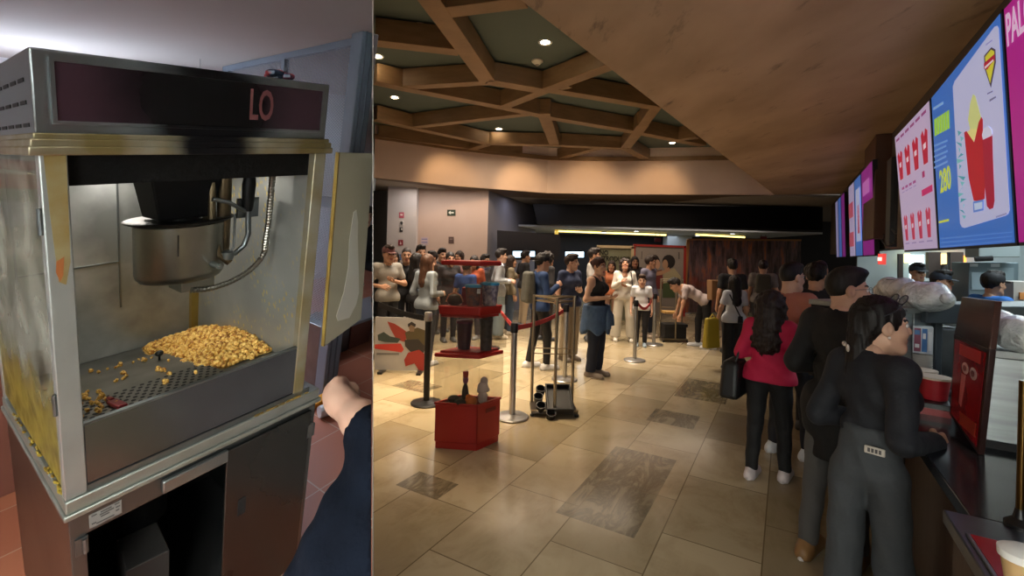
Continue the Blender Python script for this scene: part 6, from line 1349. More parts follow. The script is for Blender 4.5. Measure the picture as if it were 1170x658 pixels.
SKIN = ['#c39a80', '#b58a6e', '#a87a5e', '#cda68c']
ARMS = dict(down=((.055, -.03, -.28), (.07, .05, -.52)), bent=((.07, -.06, -.27), (.0, .19, -.28)), clasp=((.085, -.03, -.27), (-.13, .20, -.24)), phone=((.06, .03, -.27), (-.08, .25, -.15)),
            up=((.09, .14, -.20), (-.02, .27, .0)), reach=((.03, .18, -.20), (.0, .43, -.24)), fold=((.10, .04, -.26), (-.17, .20, -.20)), back=((.07, -.10, -.26), (.05, -.10, -.50)), side=((.11, -.02, -.26), (.12, .07, -.50)), low=((.04, .14, -.25), (.02, .25, -.50)))
def person(label, px=None, Y=None, h=1.66, yaw=0, at=None, skin=0, fem=False, hair='short', hairc='#1d1715', top='tee', topc='#333', bottomc='#222', shoec='#ddd', arms=('down', 'down'), lean=0, hyaw=0, hpitch=0, girth=1.0, wide=0.0, legs=((0, 0), (0, 0)), hem=None, cell=.02, group=None, cap_c=None, glasses=False, sit=False, crop=None, xf=None, pants='long', hg=None, wst=1.03, neck=.075, curl=.8, beard=False, twist=0, toplabel=None):
    """one figure; yaw 0 faces away from the camera, 90 faces right, 180 faces the camera"""
    near = cell < .016; hc = .0055 if near else .0095; k = h/1.68; y_ = math.radians(yaw)
    if at is None: w = P(px, 345, Y); at = (w[0], Y, 0)
    W = rotz(-y_, at)
    if xf is not None: W = xf @ W
    t = thing('person', label, 'person', W[:3, 3], group)
    fw = lambda p: p
    le = math.radians(lean); tw = math.radians(twist); pz = .93 if not sit else .50
    def U(p):   # upper body: twist, then lean about the pelvis
        x, y, z = p[0], p[1], p[2]-pz; x, y = x*math.cos(tw)+y*math.sin(tw), -x*math.sin(tw)+y*math.cos(tw)
        y, z = y*math.cos(le)+z*math.sin(le), -y*math.sin(le)+z*math.cos(le); return np.array([x, y, z+pz])
    dz = pz-.93; g = girth; hg = g if hg is None else hg; sw = (.150 if fem else .174)*(.6+.4*g)
    J = dict(pel=U((0, 0, .94+dz)), wai=U((0, .005, 1.09+dz)), che=U((0, .0, 1.27+dz)), nek=U((0, -.02, 1.43+dz)), hd=U((0, .025, 1.565+dz)))
    leg = []
    for i, s in ((0, -1), (1, 1)):
        hip = np.array([s*.088*hg**.5, 0, .90+dz]); dx, dy = legs[i]
        if sit: kn = hip+[s*.05, .40, .0]; an = kn+[0, .02, -.41]
        else: an = np.array([s*.095*hg**.5+dx, dy-.02, .085]); kn = (hip+an)/2+[0, .025+max(0, dy)*.25, .02]
        leg.append((hip, kn, an))
    arm = []
    for i, s in ((0, -1), (1, 1)):
        sh = U((s*sw, -.015, 1.375+dz)); a = ARMS[arms[i]] if isinstance(arms[i], str) else arms[i]
        R_ = lambda v: np.array([v[0]*s, v[1], v[2]])
        e, w = R_(a[0]), R_(a[1])
        if lean < 40:
            f = lambda v: U(np.array([v[0], v[1], v[2]+pz]))-U((0, 0, pz))
            e, w = f(e), f(w)
        arm.append((sh, sh+e, sh+w))
    # ---------- skin
    def torso(X, Y, Z, o=0.0):
        hw = .080 if fem else .068
        return [cap(X, Y, Z, J['pel']+[-hw*hg, 0, -.01], J['pel']+[hw*hg, 0, -.01], .098*hg+o, sy=.92), cap(X, Y, Z, J['wai']+[-.045*g, 0, 0], J['wai']+[.045*g, 0, 0], (.080 if fem else .096)*g+o, sy=.85),
                cap(X, Y, Z, J['che']+U((-.062*g, 0, pz))-U((0, 0, pz)), J['che']+U((.062*g, 0, pz))-U((0, 0, pz)), .100*g**.8+o, sy=.86), cap(X, Y, Z, J['che'], J['wai'], .098*g+o, .088*g+o, sy=.85), cap(X, Y, Z, arm[0][0], arm[1][0], .050+o), cap(X, Y, Z, J['nek']+[0, 0, -.08], J['nek'], .062+o*.6, .05+o*.3)] + (
                [elp(X, Y, Z, U((s*.062, .085, 1.255+dz)), (.062+o, .055+o, .06+o)) for s in (-1, 1)] if fem else [])
    def armd(X, Y, Z, i, o=0.0, frac=1.0, o2=None):
        s_, e_, w_ = arm[i]; o2 = o if o2 is None else o2
        if frac <= .5: q = s_+(e_-s_)*(frac/.5); return [cap(X, Y, Z, s_, q, .047+o, .041+o2)]
        q = e_+(w_-e_)*((frac-.5)/.5); return [cap(X, Y, Z, s_, e_, .045+o, .037+o), cap(X, Y, Z, e_, q, .037+o, .037+(.027-.037)*(frac-.5)/.5+o2)]
    def legd(X, Y, Z, i, o=0.0, w=0.0):
        a, b, c = leg[i]; return [cap(X, Y, Z, a, b, .080*hg**.7+o, (.052+w*.5)*hg**.4+o), cap(X, Y, Z, b, c, (.051+w*.5)*hg**.4+o, .036+o+w)]
    allp = np.array([*J.values()]+[p for l in leg for p in l]+[p for a in arm for p in a]); lo = allp.min(0)-.22; hi = allp.max(0)+.20; lo[2] = max(lo[2], -.01)
    hi[2] = J['nek'][2]+.12 if lean < 40 else hi[2]
    gx, gy, gz = axis(lo[0], hi[0], cell), axis(lo[1], hi[1], cell), axis(lo[2], hi[2], cell)
    sl = {'tee': .30, 'tank': 0, 'long': .98, 'coat': 1.0, 'shirt': .97, 'rolled': .75}[top]
    def skin_f(X, Y, Z):
        ds = torso(X, Y, Z)
        for i in (0, 1): ds += armd(X, Y, Z, i)
        r = union(ds, .035)
        l_ = [smin(*legd(X, Y, Z, i), .02) for i in (0, 1)]
        l_ = np.minimum(l_[0], l_[1]); return smin(r, l_, .03)
    m = MB(); V, Fq = surf(skin_f, gx, gy, gz); m.add(V*k, Fq)
    # head and hands grow out of the same mesh
    hr = Matrix.Rotation(-math.radians(hyaw), 4, 'Z') @ Matrix.Rotation(-math.radians(hpitch)-le*.5, 4, 'X'); HX = np.array(hr); HX[:3, 3] = J['hd']; hs = 1.0 if h > 1.5 else 1.08
    HX[:3, :3] *= hs; SK = np.diag([k, k, k, 1.0])
    ht = head_tpl(fem, hc); o = sum(len(a) for a in m.v); hv = np.concatenate(ht.v); HXk = SK @ HX
    m.v.append(hv @ HXk[:3, :3].T+HXk[:3, 3]); m.f += [tuple(i+o for i in f) for f in ht.f]; m.m += ht.m
    for i, s in ((0, -1), (1, 1)):
        s_, e_, w_ = arm[i]; d = unit(w_-e_); zax = -d; fwd = np.array([0, 1., 0]) if abs(d[1]) < .75 else np.array([-s*.5, .0, 1.0]); yax = unit(fwd-zax*(fwd @ zax)); xax = np.cross(yax, zax)
        M_ = np.eye(4); M_[:3, 0] = xax*s; M_[:3, 1] = yax; M_[:3, 2] = zax; M_[:3, 3] = w_+d*.0; M_[:3, :3] *= .95
        hv, hf = hand_tpl(curl, .0055 if near else .008); M_ = SK @ M_
        m.cur = 0; m.add(hv, hf, M_)
    m.xf = None
    def fin(mb, name, mt, par=t, **kw):
        vs = np.concatenate(mb.v); mb.v = [vs @ W[:3, :3].T+W[:3, 3]]; ob = mb.build(name, mt, par, ang=70, **kw); 
        if crop is not None: ob = clip_side(ob, crop)
        return ob
    sk = mat('skin_%d' % skin, SKIN[skin], .5, var=(9, .25, '#a06f58'), spec=.35)
    hm = mat('hair_'+hairc[1:], hairc, .55, 0, .3, var=(30, .3, '#2c211a'), stretch=(1, 1, .15), bump=(70, .4))
    fin(m, 'body', [sk, mat('lips', '#9a5a54' if fem else '#9c6a5c', .4), mat('eye_white', '#d9d6d0', .3), mat('iris', '#1c120d', .2), mat('brow_'+hairc[1:], hairc, .7)])
    # ---------- top garment
    hemz = hem if hem is not None else (.86 if top != 'coat' else .48); ob_ = .014 if top in ('tee', 'long', 'shirt', 'rolled') else (.024 if top == 'coat' else .008)
    hw2 = .080 if fem else .068
    def top_f(X, Y, Z):
        ds = torso(X, Y, Z, ob_)
        if hemz < .86+dz and not sit: ds.append(cap(X, Y, Z, J['pel'], np.array([0, 0, hemz-.02]), .120*g+ob_*.5, .13*g+ob_, sy=.85))
        ds.append(cap(X, Y, Z, J['pel']+[-hw2*hg, 0, -.02], J['pel']+[hw2*hg, 0, -.02], .100*hg+ob_+.012, sy=.94))
        if not sit and lean < 40 and hemz < .95:
            for i in (0, 1): ds.append(cap(X, Y, Z, leg[i][0], leg[i][0]*.7+leg[i][1]*.3, .080*hg**.7+ob_+.014, .074+ob_))
        r = union(ds, .04)
        if sl:
            for i in (0, 1):
                a_ = union(armd(X, Y, Z, i, ob_, sl, ob_+.004), .02)
                r = smin(r, a_, .03)
        if near: r = r+.004*np.sin(38*Z+9*np.sin(7*X)+6*Y)*np.exp(-((Z-1.05)/.35)**2)
        # trims: hem, neckline, armholes
        cz_ = (Z-(pz+ (hemz-.93)))*math.cos(min(le, 1.2))+Y*math.sin(min(le, 1.2)) if hemz > .8 else Z-hemz
        r = np.maximum(r, -cz_)
        nk = J['nek']; r = np.maximum(r, -elp(X, Y, Z, nk+U((0, .03, pz+.035))-U((0, 0, pz)), (neck, neck+.02, .075 if top != 'tank' else .15)))
        if top == 'tank':
            for i, s in ((0, -1), (1, 1)): r = np.maximum(r, -elp(X, Y, Z, arm[i][0]+np.array([s*.05, 0, -.01]), (.075, .13, .11)))
        return r
    m = MB(); V, Fq = surf(top_f, gx, gy, gz); m.add(V*k, Fq)
    tm_ = mat('cloth_'+topc[1:], topc, .8, var=(5, .35, topc), bump=(14, .35, .02), sheen=0)
    fin(m, 'coat' if top == 'coat' else ('tank_top' if top == 'tank' else 'top'), tm_)
    # ---------- trousers
    def pants_f(X, Y, Z):
        r = union([cap(X, Y, Z, J['pel']+[-hw2*hg, 0, -.02], J['pel']+[hw2*hg, 0, -.02], .099*hg+.006, sy=.92)], .03)
        if wst > 1.05: r = smin(r, cap(X, Y, Z, J['pel'], J['wai']+[0, 0, .03], .105*hg+.03, .085*hg+.045, sy=.9, sx=1.12), .03)
        l_ = [smin(*legd(X, Y, Z, i, .016, wide), .02) for i in (0, 1)]; r = smin(r, np.minimum(l_[0], l_[1]), .025)
        if pants == 'skirt': r = smin(r, cap(X, Y, Z, J['pel'], np.array([0, 0, .34]), .13, .21, sy=.85), .03)
        if near: r = r+.003*np.sin(30*Z+8*np.sin(9*X))
        return np.maximum(np.maximum(r, (.075 if pants == 'long' else .36 if pants == 'skirt' else .50)-Z), Z-(wst+dz) if lean < 40 else Z-1.2)
    m = MB(); V, Fq = surf(pants_f, gx, gy, axis(lo[2], min(hi[2], 1.22+dz), cell)); m.add(V*k, Fq)
    fin(m, 'skirt' if pants == 'skirt' else 'trousers', mat('trouser_'+bottomc[1:], bottomc, .8, var=(7, .4, bottomc), bump=(18, .3, .02)))
    # ---------- shoes
    for i in (0, 1):
        an = leg[i][2]; f0 = an+[0, -.055, -.045]; f1 = an+[0, .155, -.055]
        def shoe_f(X, Y, Z): return np.maximum(union([cap(X, Y, Z, f0, f1, .044, .040, sx=.95), cap(X, Y, Z, f0+[0, .03, 0], an+[0, 0, .01], .048, .044), cap(X, Y, Z, f0+[0, 0, -.03], f1+[0, .01, -.02], .046, .045)], .02), .002+(an[2]-.085)-Z)
        c_ = min(cell, .012); m = MB(); V, Fq = surf(shoe_f, axis(an[0]-.09, an[0]+.09, c_), axis(an[1]-.14, an[1]+.25, c_), axis(an[2]-.095, an[2]+.08, c_)); m.add(V*k, Fq)
        sh_o = fin(m, 'shoe', mat('shoe_'+shoec[1:], shoec, .5))
        if near and sh_o:
            m = MB(); pts = []
            for q in range(20):
                a = 2*PI*q/20; pts.append((an[0]+.044*math.sin(a), an[1]+.05+.155*math.cos(a), an[2]-.084))
            m.prism(np.array(pts)*k, (0, 0, .022*k)); vs = np.concatenate(m.v); m.v = [vs @ W[:3, :3].T+W[:3, 3]]; m.build('sole', mat('sole_pale', '#cfc9c6', .6), sh_o)
    # ---------- hair, cap, glasses
    V, Fq = hair_tpl(hair, .007 if near else .011); m = MB(); m.add(V, Fq, HXk); fin(m, 'hair', hm)
    if cap_c: m = MB(HXk); cap_parts(m); m.xf = None; fin(m, 'cap', mat('cap_'+cap_c[1:], cap_c, .7))
    if glasses:
        m = MB(HXk)
        for s in (-1, 1):
            m.tube([(s*.033+.023*math.cos(a), .103, .002+.018*math.sin(a)) for a in [2*PI*q/16 for q in range(16)]], .0018, 6, close=True); m.tube([(s*.056, .102, .008), (s*.078, .06, .01), (s*.081, -.01, .004)], .0016, 6)
        m.tube([(-.011, .104, .005), (.011, .104, .005)], .0016, 6); m.xf = None; fin(m, 'glasses', mat('glasses_frame', '#6b6a6a', .3, .6))
    return t, dict(J=J, arm=arm, leg=leg, W=W, k=k, HX=W @ HXk, fin=fin)
def wpt(R, p): return R['W'][:3, :3] @ (np.array(p)*R['k'])+R['W'][:3, 3]
def bagthing(R, p, size, mt, lab, name='shoulder_bag', cat='bag', strap=None, rot=0):
    c = wpt(R, p); sx, sy, sz = size; t = thing(name, lab, cat, c-[0, 0, sz/2]); y_ = math.atan2(R['W'][1, 0], R['W'][0, 0])+rot
    X = rotz(y_, c); m = MB(X); m.hexa([(-sx/2, -sy/2, -sz/2), (sx/2, -sy/2, -sz/2), (sx/2, sy/2, -sz/2), (-sx/2, sy/2, -sz/2)], [(-sx*.42, -sy*.35, sz/2), (sx*.42, -sy*.35, sz/2), (sx*.42, sy*.35, sz/2), (-sx*.42, sy*.35, sz/2)]); m.build('bag_body', mt, t, bevel=min(size)*.25, seg=3)
    if strap is not None:
        m = MB(); m.tube([wpt(R, q) for q in strap], .010, 8); m.build('strap', mt, t)
    return t
N_ = '#0f1013'
# ---- at the counter
_, w1 = person('woman in dark navy top and grey jeans at the counter, sunglasses on her hair', px=997, Y=1.96, h=1.56, yaw=50, twist=30, fem=True, hair='lowtie', hairc='#0d0a09', top='long', topc='#0a0d15', bottomc='#34373a', shoec='#2a2624', arms=('bent', 'bent'), hyaw=54, hpitch=-6, cell=.011, skin=3, wide=.022, hg=.68, hem=1.0, wst=1.12, neck=.06, legs=((-.02, 0), (.03, .02)), lean=6, girth=.80)
def head_add(R, t, name, mt, build):
    m = MB(R['HX']); build(m); m.xf = None; return m.build(name, mt, t)
sgl = thing('sunglasses', 'clear-rimmed sunglasses resting on top of the front woman\'s dark hair', 'sunglasses', (w1['HX'] @ np.array([0, .04, .13, 1]))[:3])
def sg_build(m):
    for s in (-1, 1):
        m.tube([(s*.036+.028*math.cos(a), .075+.012*math.sin(a), .118+.020*math.sin(a)) for a in [2*PI*q/18 for q in range(18)]], .0026, 6, close=True); m.tube([(s*.064, .075, .116), (s*.092, .02, .075), (s*.092, -.03, .05)], .0024, 6)
    m.tube([(-.009, .078, .12), (.009, .078, .12)], .0022, 6)
head_add(w1, sgl, 'frame', mat('shade_frame', '#4a4d58', .25, .4), sg_build)
def sgl_l(m):
    for s in (-1, 1): m.prism([(s*.036+.026*math.cos(a), .075+.012*math.sin(a), .118+.019*math.sin(a)) for a in [2*PI*q/14 for q in range(14)]], (0, .001, 0))
head_add(w1, sgl, 'lens', mat('shade_lens', '#8890a0', .1, .2, alpha=.45), sgl_l)
er = thing('earring', 'pearl earring in the front woman\'s ear', 'earring', (w1['HX'] @ np.array([.083, -.008, -.042, 1]))[:3]); head_add(w1, er, 'pearl', mat('pearl', '#e6ddd6', .25), lambda m: m.ell((.085, -.006, -.044), (.0065, .0065, .0065), 12, 8)); head_add(w1, er, 'hook', mat('hook_gold', '#b08a4a', .3, .9), lambda m: m.tube([(.084, -.006, -.038), (.084, -.006, -.030)], .0015, 6))
hcl = thing('hair_clip', 'small pale clip in the front woman\'s gathered hair', 'hair clip', (w1['HX'] @ np.array([-.03, -.13, -.10, 1]))[:3]); head_add(w1, hcl, 'clip_bar', mat('clip_bone', '#a89a90', .4), lambda m: m.ell((-.015, -.142, -.09), (.020, .008, .012), 12, 8)); head_add(w1, hcl, 'clip_tooth', mat('clip_bone', '#a89a90', .4), lambda m: m.ell((.01, -.138, -.105), (.010, .008, .018), 10, 7))
# waistband, pockets and tag of her jeans
t1 = _
def jeans_tag():
    m = MB(); c = np.array([.045, -.108, 1.045]); m.box(c[0]-.036, c[0]+.036, c[1]-.006, c[1]+.004, c[2]-.016, c[2]+.016); vs = np.concatenate(m.v)*w1['k']; m.v = [vs @ w1['W'][:3, :3].T+w1['W'][:3, 3]]; o = m.build('jeans_patch', mat('patch_cream', '#b5aca0', .6), t1, bevel=.003)
    m = MB()
    for i in range(4): m.box(c[0]-.024+i*.013, c[0]-.015+i*.013, c[1]-.0075, c[1]-.005, c[2]-.008, c[2]+.009)
    vs = np.concatenate(m.v)*w1['k']; m.v = [vs @ w1['W'][:3, :3].T+w1['W'][:3, 3]]; m.build('patch_print', mat('patch_ink', '#3f3a3a', .6), o)
jeans_tag()
person('man in a long black coat, grey jeans and thin glasses behind the front woman', px=961, Y=2.68, h=1.665, yaw=52, twist=22, hair='fade', hairc='#0c0a09', top='coat', topc='#09090b', bottomc='#4a4846', shoec='#7d5a34', arms=('bent', 'bent'), hyaw=54, hpitch=-3, cell=.012, skin=3, hem=.60, neck=.065, glasses=True, legs=((-.04, -.02), (.0, .10)), lean=4, girth=.82)
t3, w3 = person('woman in bright magenta top and black leggings with long curly hair at the counter', px=881, Y=3.70, h=1.45, yaw=42, fem=True, hair='curlylong', hairc='#231713', top='long', topc='#b3123f', bottomc='#0d0d0f', shoec='#cdc2c2', arms=('clasp', 'clasp'), hyaw=8, cell=.012, skin=0, girth=1.08, hem=.88, legs=((-.01, -.06), (.03, .09)))
bagthing(w3, (-.29, -.02, .86), (.16, .34, .30), mat('bag_black', '#0d0d0f', .5), 'large black shoulder bag at the side of the woman in magenta', strap=[(-.26, -.12, 1.0), (-.22, -.06, 1.2), (-.17, -.02, 1.425), (-.22, .05, 1.2), (-.27, .10, 1.0)])
t4, w4 = person('man in a peach shirt with glasses and black hair, beyond the woman in magenta', px=902, Y=4.15, h=1.67, yaw=62, hair='fade', hairc='#131012', top='tee', topc='#b0705e', bottomc='#1a1c22', shoec='#d6d8da', arms=('bent', 'clasp'), hyaw=14, cell=.014, skin=3, glasses=True, legs=((.0, 0), (.05, .10)))
def jacket():
    c = wpt(w4, (.02, .22, 1.05)); m = MB(); g_ = np.random.default_rng(3)
    for i in range(10): m.ell(c+g_.normal(size=3)*[.05, .05, .09], (.075, .07, .11), 12, 8)
    o = m.build('folded_jacket', mat('jacket_grey', '#6b6a62', .85, bump=(18, .8, .03))); tag(o, 'crumpled grey jacket carried over the arm of the man in the peach shirt', 'jacket')
jacket()
person('person in black between the man in peach and the man in black coat', px=932, Y=4.75, h=1.66, yaw=40, hair='short', hairc='#0f0d0c', top='long', topc='#111216', bottomc='#15161a', shoec='#222', hyaw=15, cell=.018, skin=1)
person('person with cropped hair in a dark jacket, far along the counter queue', px=936, Y=6.2, h=1.69, yaw=50, hair='shaved', hairc='#3a322c', top='long', topc='#1d1c20', bottomc='#15161a', shoec='#222222', cell=.02, skin=0)
person('person in a black shirt turned to the counter, farthest along the counter queue', px=925, Y=7.0, h=1.62, yaw=70, hair='short', hairc='#15110f', top='tee', topc='#17181c', bottomc='#15161a', shoec='#222222', cell=.02, skin=1)
# ---- middle of the lobby, right
t7, w7 = person('short person in white tee and black trousers with long black hair, from behind', px=839, Y=7.2, h=1.42, yaw=-4, fem=True, hair='long', hairc='#120f0f', top='tee', topc='#b9bdc4', bottomc='#0f1013', shoec='#1a1a1c', arms=('side', 'down'), skin=1, wide=.05, girth=1.05)
yb = bagthing(w7, (-.40, .02, .66), (.28, .12, .46), mat('bag_yellow', '#a89424', .6), 'large mustard yellow shopping bag carried beside the person in the white tee', 'shopping_bag', rot=.35, strap=[(-.47, .0, .90), (-.40, .0, 1.0), (-.30, .03, .90)])
bagthing(w7, (.03, -.16, .93), (.08, .02, .10), mat('bag_black', '#0d0d0f', .5), 'thin black crossbody bag strap over the white tee', 'crossbody_bag', strap=[(.05, -.16, .95), (-.04, -.165, 1.1), (-.14, -.10, 1.36), (-.12, .03, 1.38)])
person('person in black tee just beyond the short person in the white tee', px=836, Y=8.4, h=1.66, yaw=8, hair='short', hairc='#17120f', top='tee', topc='#131418', bottomc='#1b1c22', shoec='#222222', skin=1)
bn_t, wb = person('person in a pale top and dark trousers bending forward to the left', px=806, Y=8.9, h=1.62, yaw=-78, hair='short', hairc='#15110f', top='tee', topc='#a89a98', bottomc='#15151a', shoec='#cfd0d2', arms=((.03, .05, -.26), ) [0:0] or (((.03, .05, -.28), (.04, .10, -.52)), ((.03, .06, -.28), (.04, .12, -.52))), lean=62, cell=.018, skin=1, legs=((-.02, -.08), (.02, .12)))
t9, w9 = person('person in a grey top with a small backpack, facing the dark banner', px=871, Y=9.2, h=1.66, yaw=25, hair='bun', hairc='#2a1d1c', top='tee', topc='#7d7672', bottomc='#1a1a1f', shoec='#333333', skin=1, girth=1.1)
bagthing(w9, (0, -.20, 1.24), (.28, .14, .36), mat('pack_olive', '#3c382c', .7), 'small dark backpack on the person in the grey top', 'backpack', 'backpack', strap=[(-.11, -.10, 1.36), (-.12, .0, 1.46), (-.12, .10, 1.32)])
bb = MB(); c = P(818, 330, 8.6); X = rotz(.2, c); bb.xf = X; bb.hexa([(-.13, -.07, -.20), (.13, -.07, -.20), (.13, .07, -.20), (-.13, .07, -.20)], [(-.14, -.08, .16), (.14, -.08, .16), (.14, .08, .16), (-.14, .08, .16)]); o = bb.build('paper_bag', mat('kraft_brown', '#7d5c3c', .8), bevel=.01); m = MB(X); m.tube([(-.05, -.08, .14), (-.04, -.08, .24), (.04, -.08, .24), (.05, -.08, .14)], .006, 6); m.build('bag_handle', mat('kraft_brown', '#7d5c3c', .8), o); tag(o, 'brown paper bag held up between the bending person and the black tee', 'bag')
# ---- the queue in the middle
t12, w12 = person('person all in white with curly dark hair and wide trousers, head bowed', px=713, Y=9.4, h=1.62, yaw=190, fem=True, hair='curly', hairc='#2a1f1c', top='long', topc='#cfc9bd', bottomc='#cbc4b4', shoec='#d9d2c2', arms=('clasp', 'phone'), hpitch=-25, skin=2, wide=.05, girth=1.12, legs=((-.06, .02), (.06, .0)))
bagthing(w12, (-.20, .12, .86), (.12, .05, .14), mat('bag_black', '#0d0d0f', .5), 'small dark bag on a black strap at the side of the person in white', strap=[(-.18, .14, .92), (-.15, .15, 1.15), (-.12, .05, 1.43), (-.15, -.08, 1.36)])
t13, w13 = person('woman in a black tank top with glasses, denim jacket knotted at her waist', px=682, Y=6.65, h=1.65, yaw=128, fem=True, hair='bun', hairc='#3a2019', top='tank', topc='#101015', bottomc='#141a2a', shoec='#7d6f60', arms=('clasp', 'clasp'), hyaw=14, skin=3, girth=1.1, cell=.014, glasses=True, wide=.02, hem=1.0)
def denim():
    t = thing('denim_jacket', 'blue denim jacket knotted around the waist of the woman in the black tank top', 'jacket', wpt(w13, (0, 0, .6)))
    def dj(X, Y, Z):
        r = cap(X, Y, Z, (0, 0, .99), (0, -.02, .66), .217, .245, sy=.86)
        r = np.maximum(np.maximum(r, Z-1.02), .64+.04*np.sin(5*np.arctan2(X, Y))-Z); return np.maximum(r, -(cap(X, Y, Z, (0, 0, 1.0), (0, 0, .5),    .145, .17, sy=.9)))
    V, Fq = surf(dj, axis(-.3, .3, .014), axis(-.3, .3, .014), axis(.45, 1.1, .014)); m = MB(); m.add(V*w13['k'], Fq); m.v = [np.concatenate(m.v) @ w13['W'][:3, :3].T+w13['W'][:3, 3]]; m.build('jacket_body', mat('denim', '#3f5878', .8, var=(9, .5, '#2c4058'), bump=(25, .6, .02)), t, ang=70)
    m = MB(); 
    for pth in ([(0, .17, .97), (.03, .20, .86), (.04, .21, .70)], [(0, .17, .97), (-.04, .20, .88), (-.06, .21, .74)]): m.tube([wpt(w13, q) for q in pth], [.03, .045, .04], 10)
    m.build('jacket_sleeve', mat('denim', '#3f5878'), t)
denim()
person('person in a navy tee and beige trousers with short brown hair, looking right', px=651, Y=7.6, h=1.68, yaw=150, fem=True, hair='short', hairc='#2f2018', top='tee', topc='#2a3450', bottomc='#9a8a70', shoec='#6b5f52', arms=('clasp', 'down'), hyaw=-45, skin=3, wide=.03)
t15, w15 = person('man in navy shirt, backwards black cap, black trousers and white shoes', px=617, Y=7.0, h=1.68, yaw=72, hair='short', hairc='#15110f', top='shirt', topc='#1f3a66', bottomc='#101013', shoec='#d0d0cf', arms=('bent', 'phone'), skin=0, cap_c=None, legs=((-.0, -.10), (.02, .10)))
m = MB(w15['HX'] @ np.array(rotz(PI))); cap_parts(m); m.xf = None; m.build('cap', mat('cap_black', '#121214', .7), t15)
bagthing(w15, (-.01, -.185, 1.20), (.30, .17, .46), mat('pack_grey', '#4f4f48', .8, var=(12, .6, '#38382f')), 'grey-green backpack on the man in the navy shirt', 'backpack', 'backpack', strap=[(-.12, -.12, 1.40), (-.13, .0, 1.46), (-.13, .10, 1.28)])
person('tall dark-haired man in a white shirt behind the woman in black tank top', px=676, Y=9.3, h=1.80, yaw=95, hair='short', hairc='#1b1411', top='tee', topc='#b9b4ae', bottomc='#2a2c33', shoec='#444444', skin=1)
person('person in a peach-orange top, half hidden left of the person in white', px=698, Y=10.6, h=1.55, yaw=200, fem=True, hair='long', hairc='#2b1d18', top='tee', topc='#a5603c', bottomc='#7a5a48', shoec='#c0b8ae', skin=2)
person('man in a grey pullover with glasses and dark trousers, right of the person in white', px=741, Y=9.9, h=1.68, yaw=140, hair='short', hairc='#2a1f19', top='long', topc='#6a687a', bottomc='#1c2233', shoec='#8a7a68', arms=('down', 'down'), hyaw=-40, skin=1, glasses=True)
person('child in white tee and dark trousers before the man in grey pullover', px=733, Y=8.9, h=1.32, yaw=195, hair='short', hairc='#3a2a20', top='tee', topc='#c4c6c9', bottomc='#191a20', shoec='#9fb0bb', skin=0)
person('dark-haired person just visible behind the shoulder of the person in white', px=724, Y=11.2, h=1.66, yaw=185, fem=True, hair='long', hairc='#1d1614', top='long', topc='#2a2426', bottomc='#22222a', shoec='#333333', skin=2)
# ---- behind the red bins
person('tall person in open white shirt and pale jeans right of the display bins', px=570, Y=9.3, h=1.74, yaw=80, hair='short', hairc='#17120f', top='shirt', topc='#b9bec9', bottomc='#8d9aa2', shoec='#cbbfa8', arms=('bent', 'bent'), skin=0, wide=.05, girth=.95, hem=.78)
person('person in an olive patterned top and blue jeans, behind the tall person in white', px=582, Y=9.8, h=1.62, yaw=75, fem=True, hair='long', hairc='#2a1c14', top='long', topc='#6b5f48', bottomc='#3c4a5c', shoec='#c2b49c', skin=1)
person('man in a black shirt and khaki trousers, turned to the bright small screens', px=598, Y=10.8, h=1.72, yaw=70, hair='short', hairc='#15110f', top='tee', topc='#131216', bottomc='#a08c70', shoec='#555555', arms=('bent', 'phone'), skin=1)
person('person in black with curly hair behind the backpack of the man in navy', px=624, Y=9.2, h=1.70, yaw=60, hair='curly', hairc='#17120f', top='long', topc='#1a1718', bottomc='#2a2220', shoec='#333333', skin=2)
person('person in a blue tee seen through the top display bin', px=532, Y=8.2, h=1.52, yaw=30, hair='short', hairc='#211814', top='tee', topc='#2a4a8c', bottomc='#3b3f48', shoec='#777777', skin=1)
person('person in an orange top with dark hair, behind the top display bin', px=541, Y=9.2, h=1.60, yaw=200, fem=True, hair='long', hairc='#1d1512', top='tee', topc='#b0502c', bottomc='#44404a', shoec='#888888', skin=2)
person('person in grey with black hair, just above the right end of the red bin lid', px=552, Y=9.8, h=1.62, yaw=120, hair='short', hairc='#15110f', top='tee', topc='#4a4850', bottomc='#25252c', shoec='#444444', skin=1)
person('person in dark top above the left end of the red bin lid', px=513, Y=8.9, h=1.66, yaw=160, fem=True, hair='bun', hairc='#171210', top='long', topc='#2a2428', bottomc='#26262c', shoec='#555555', skin=2)
person('person in a dusty pink top, half hidden behind the top of the display bins', px=524, Y=10.3, h=1.68, yaw=210, fem=True, hair='long', hairc='#2b1e18', top='long', topc='#a8787a', bottomc='#44404a', shoec='#777777', skin=2)
person('person in a black jacket between the grey denim jacket and the display bins', px=503, Y=9.9, h=1.72, yaw=140, hair='short', hairc='#120f0e', top='long', topc='#1c1a1d', bottomc='#22222a', shoec='#444444', skin=1)
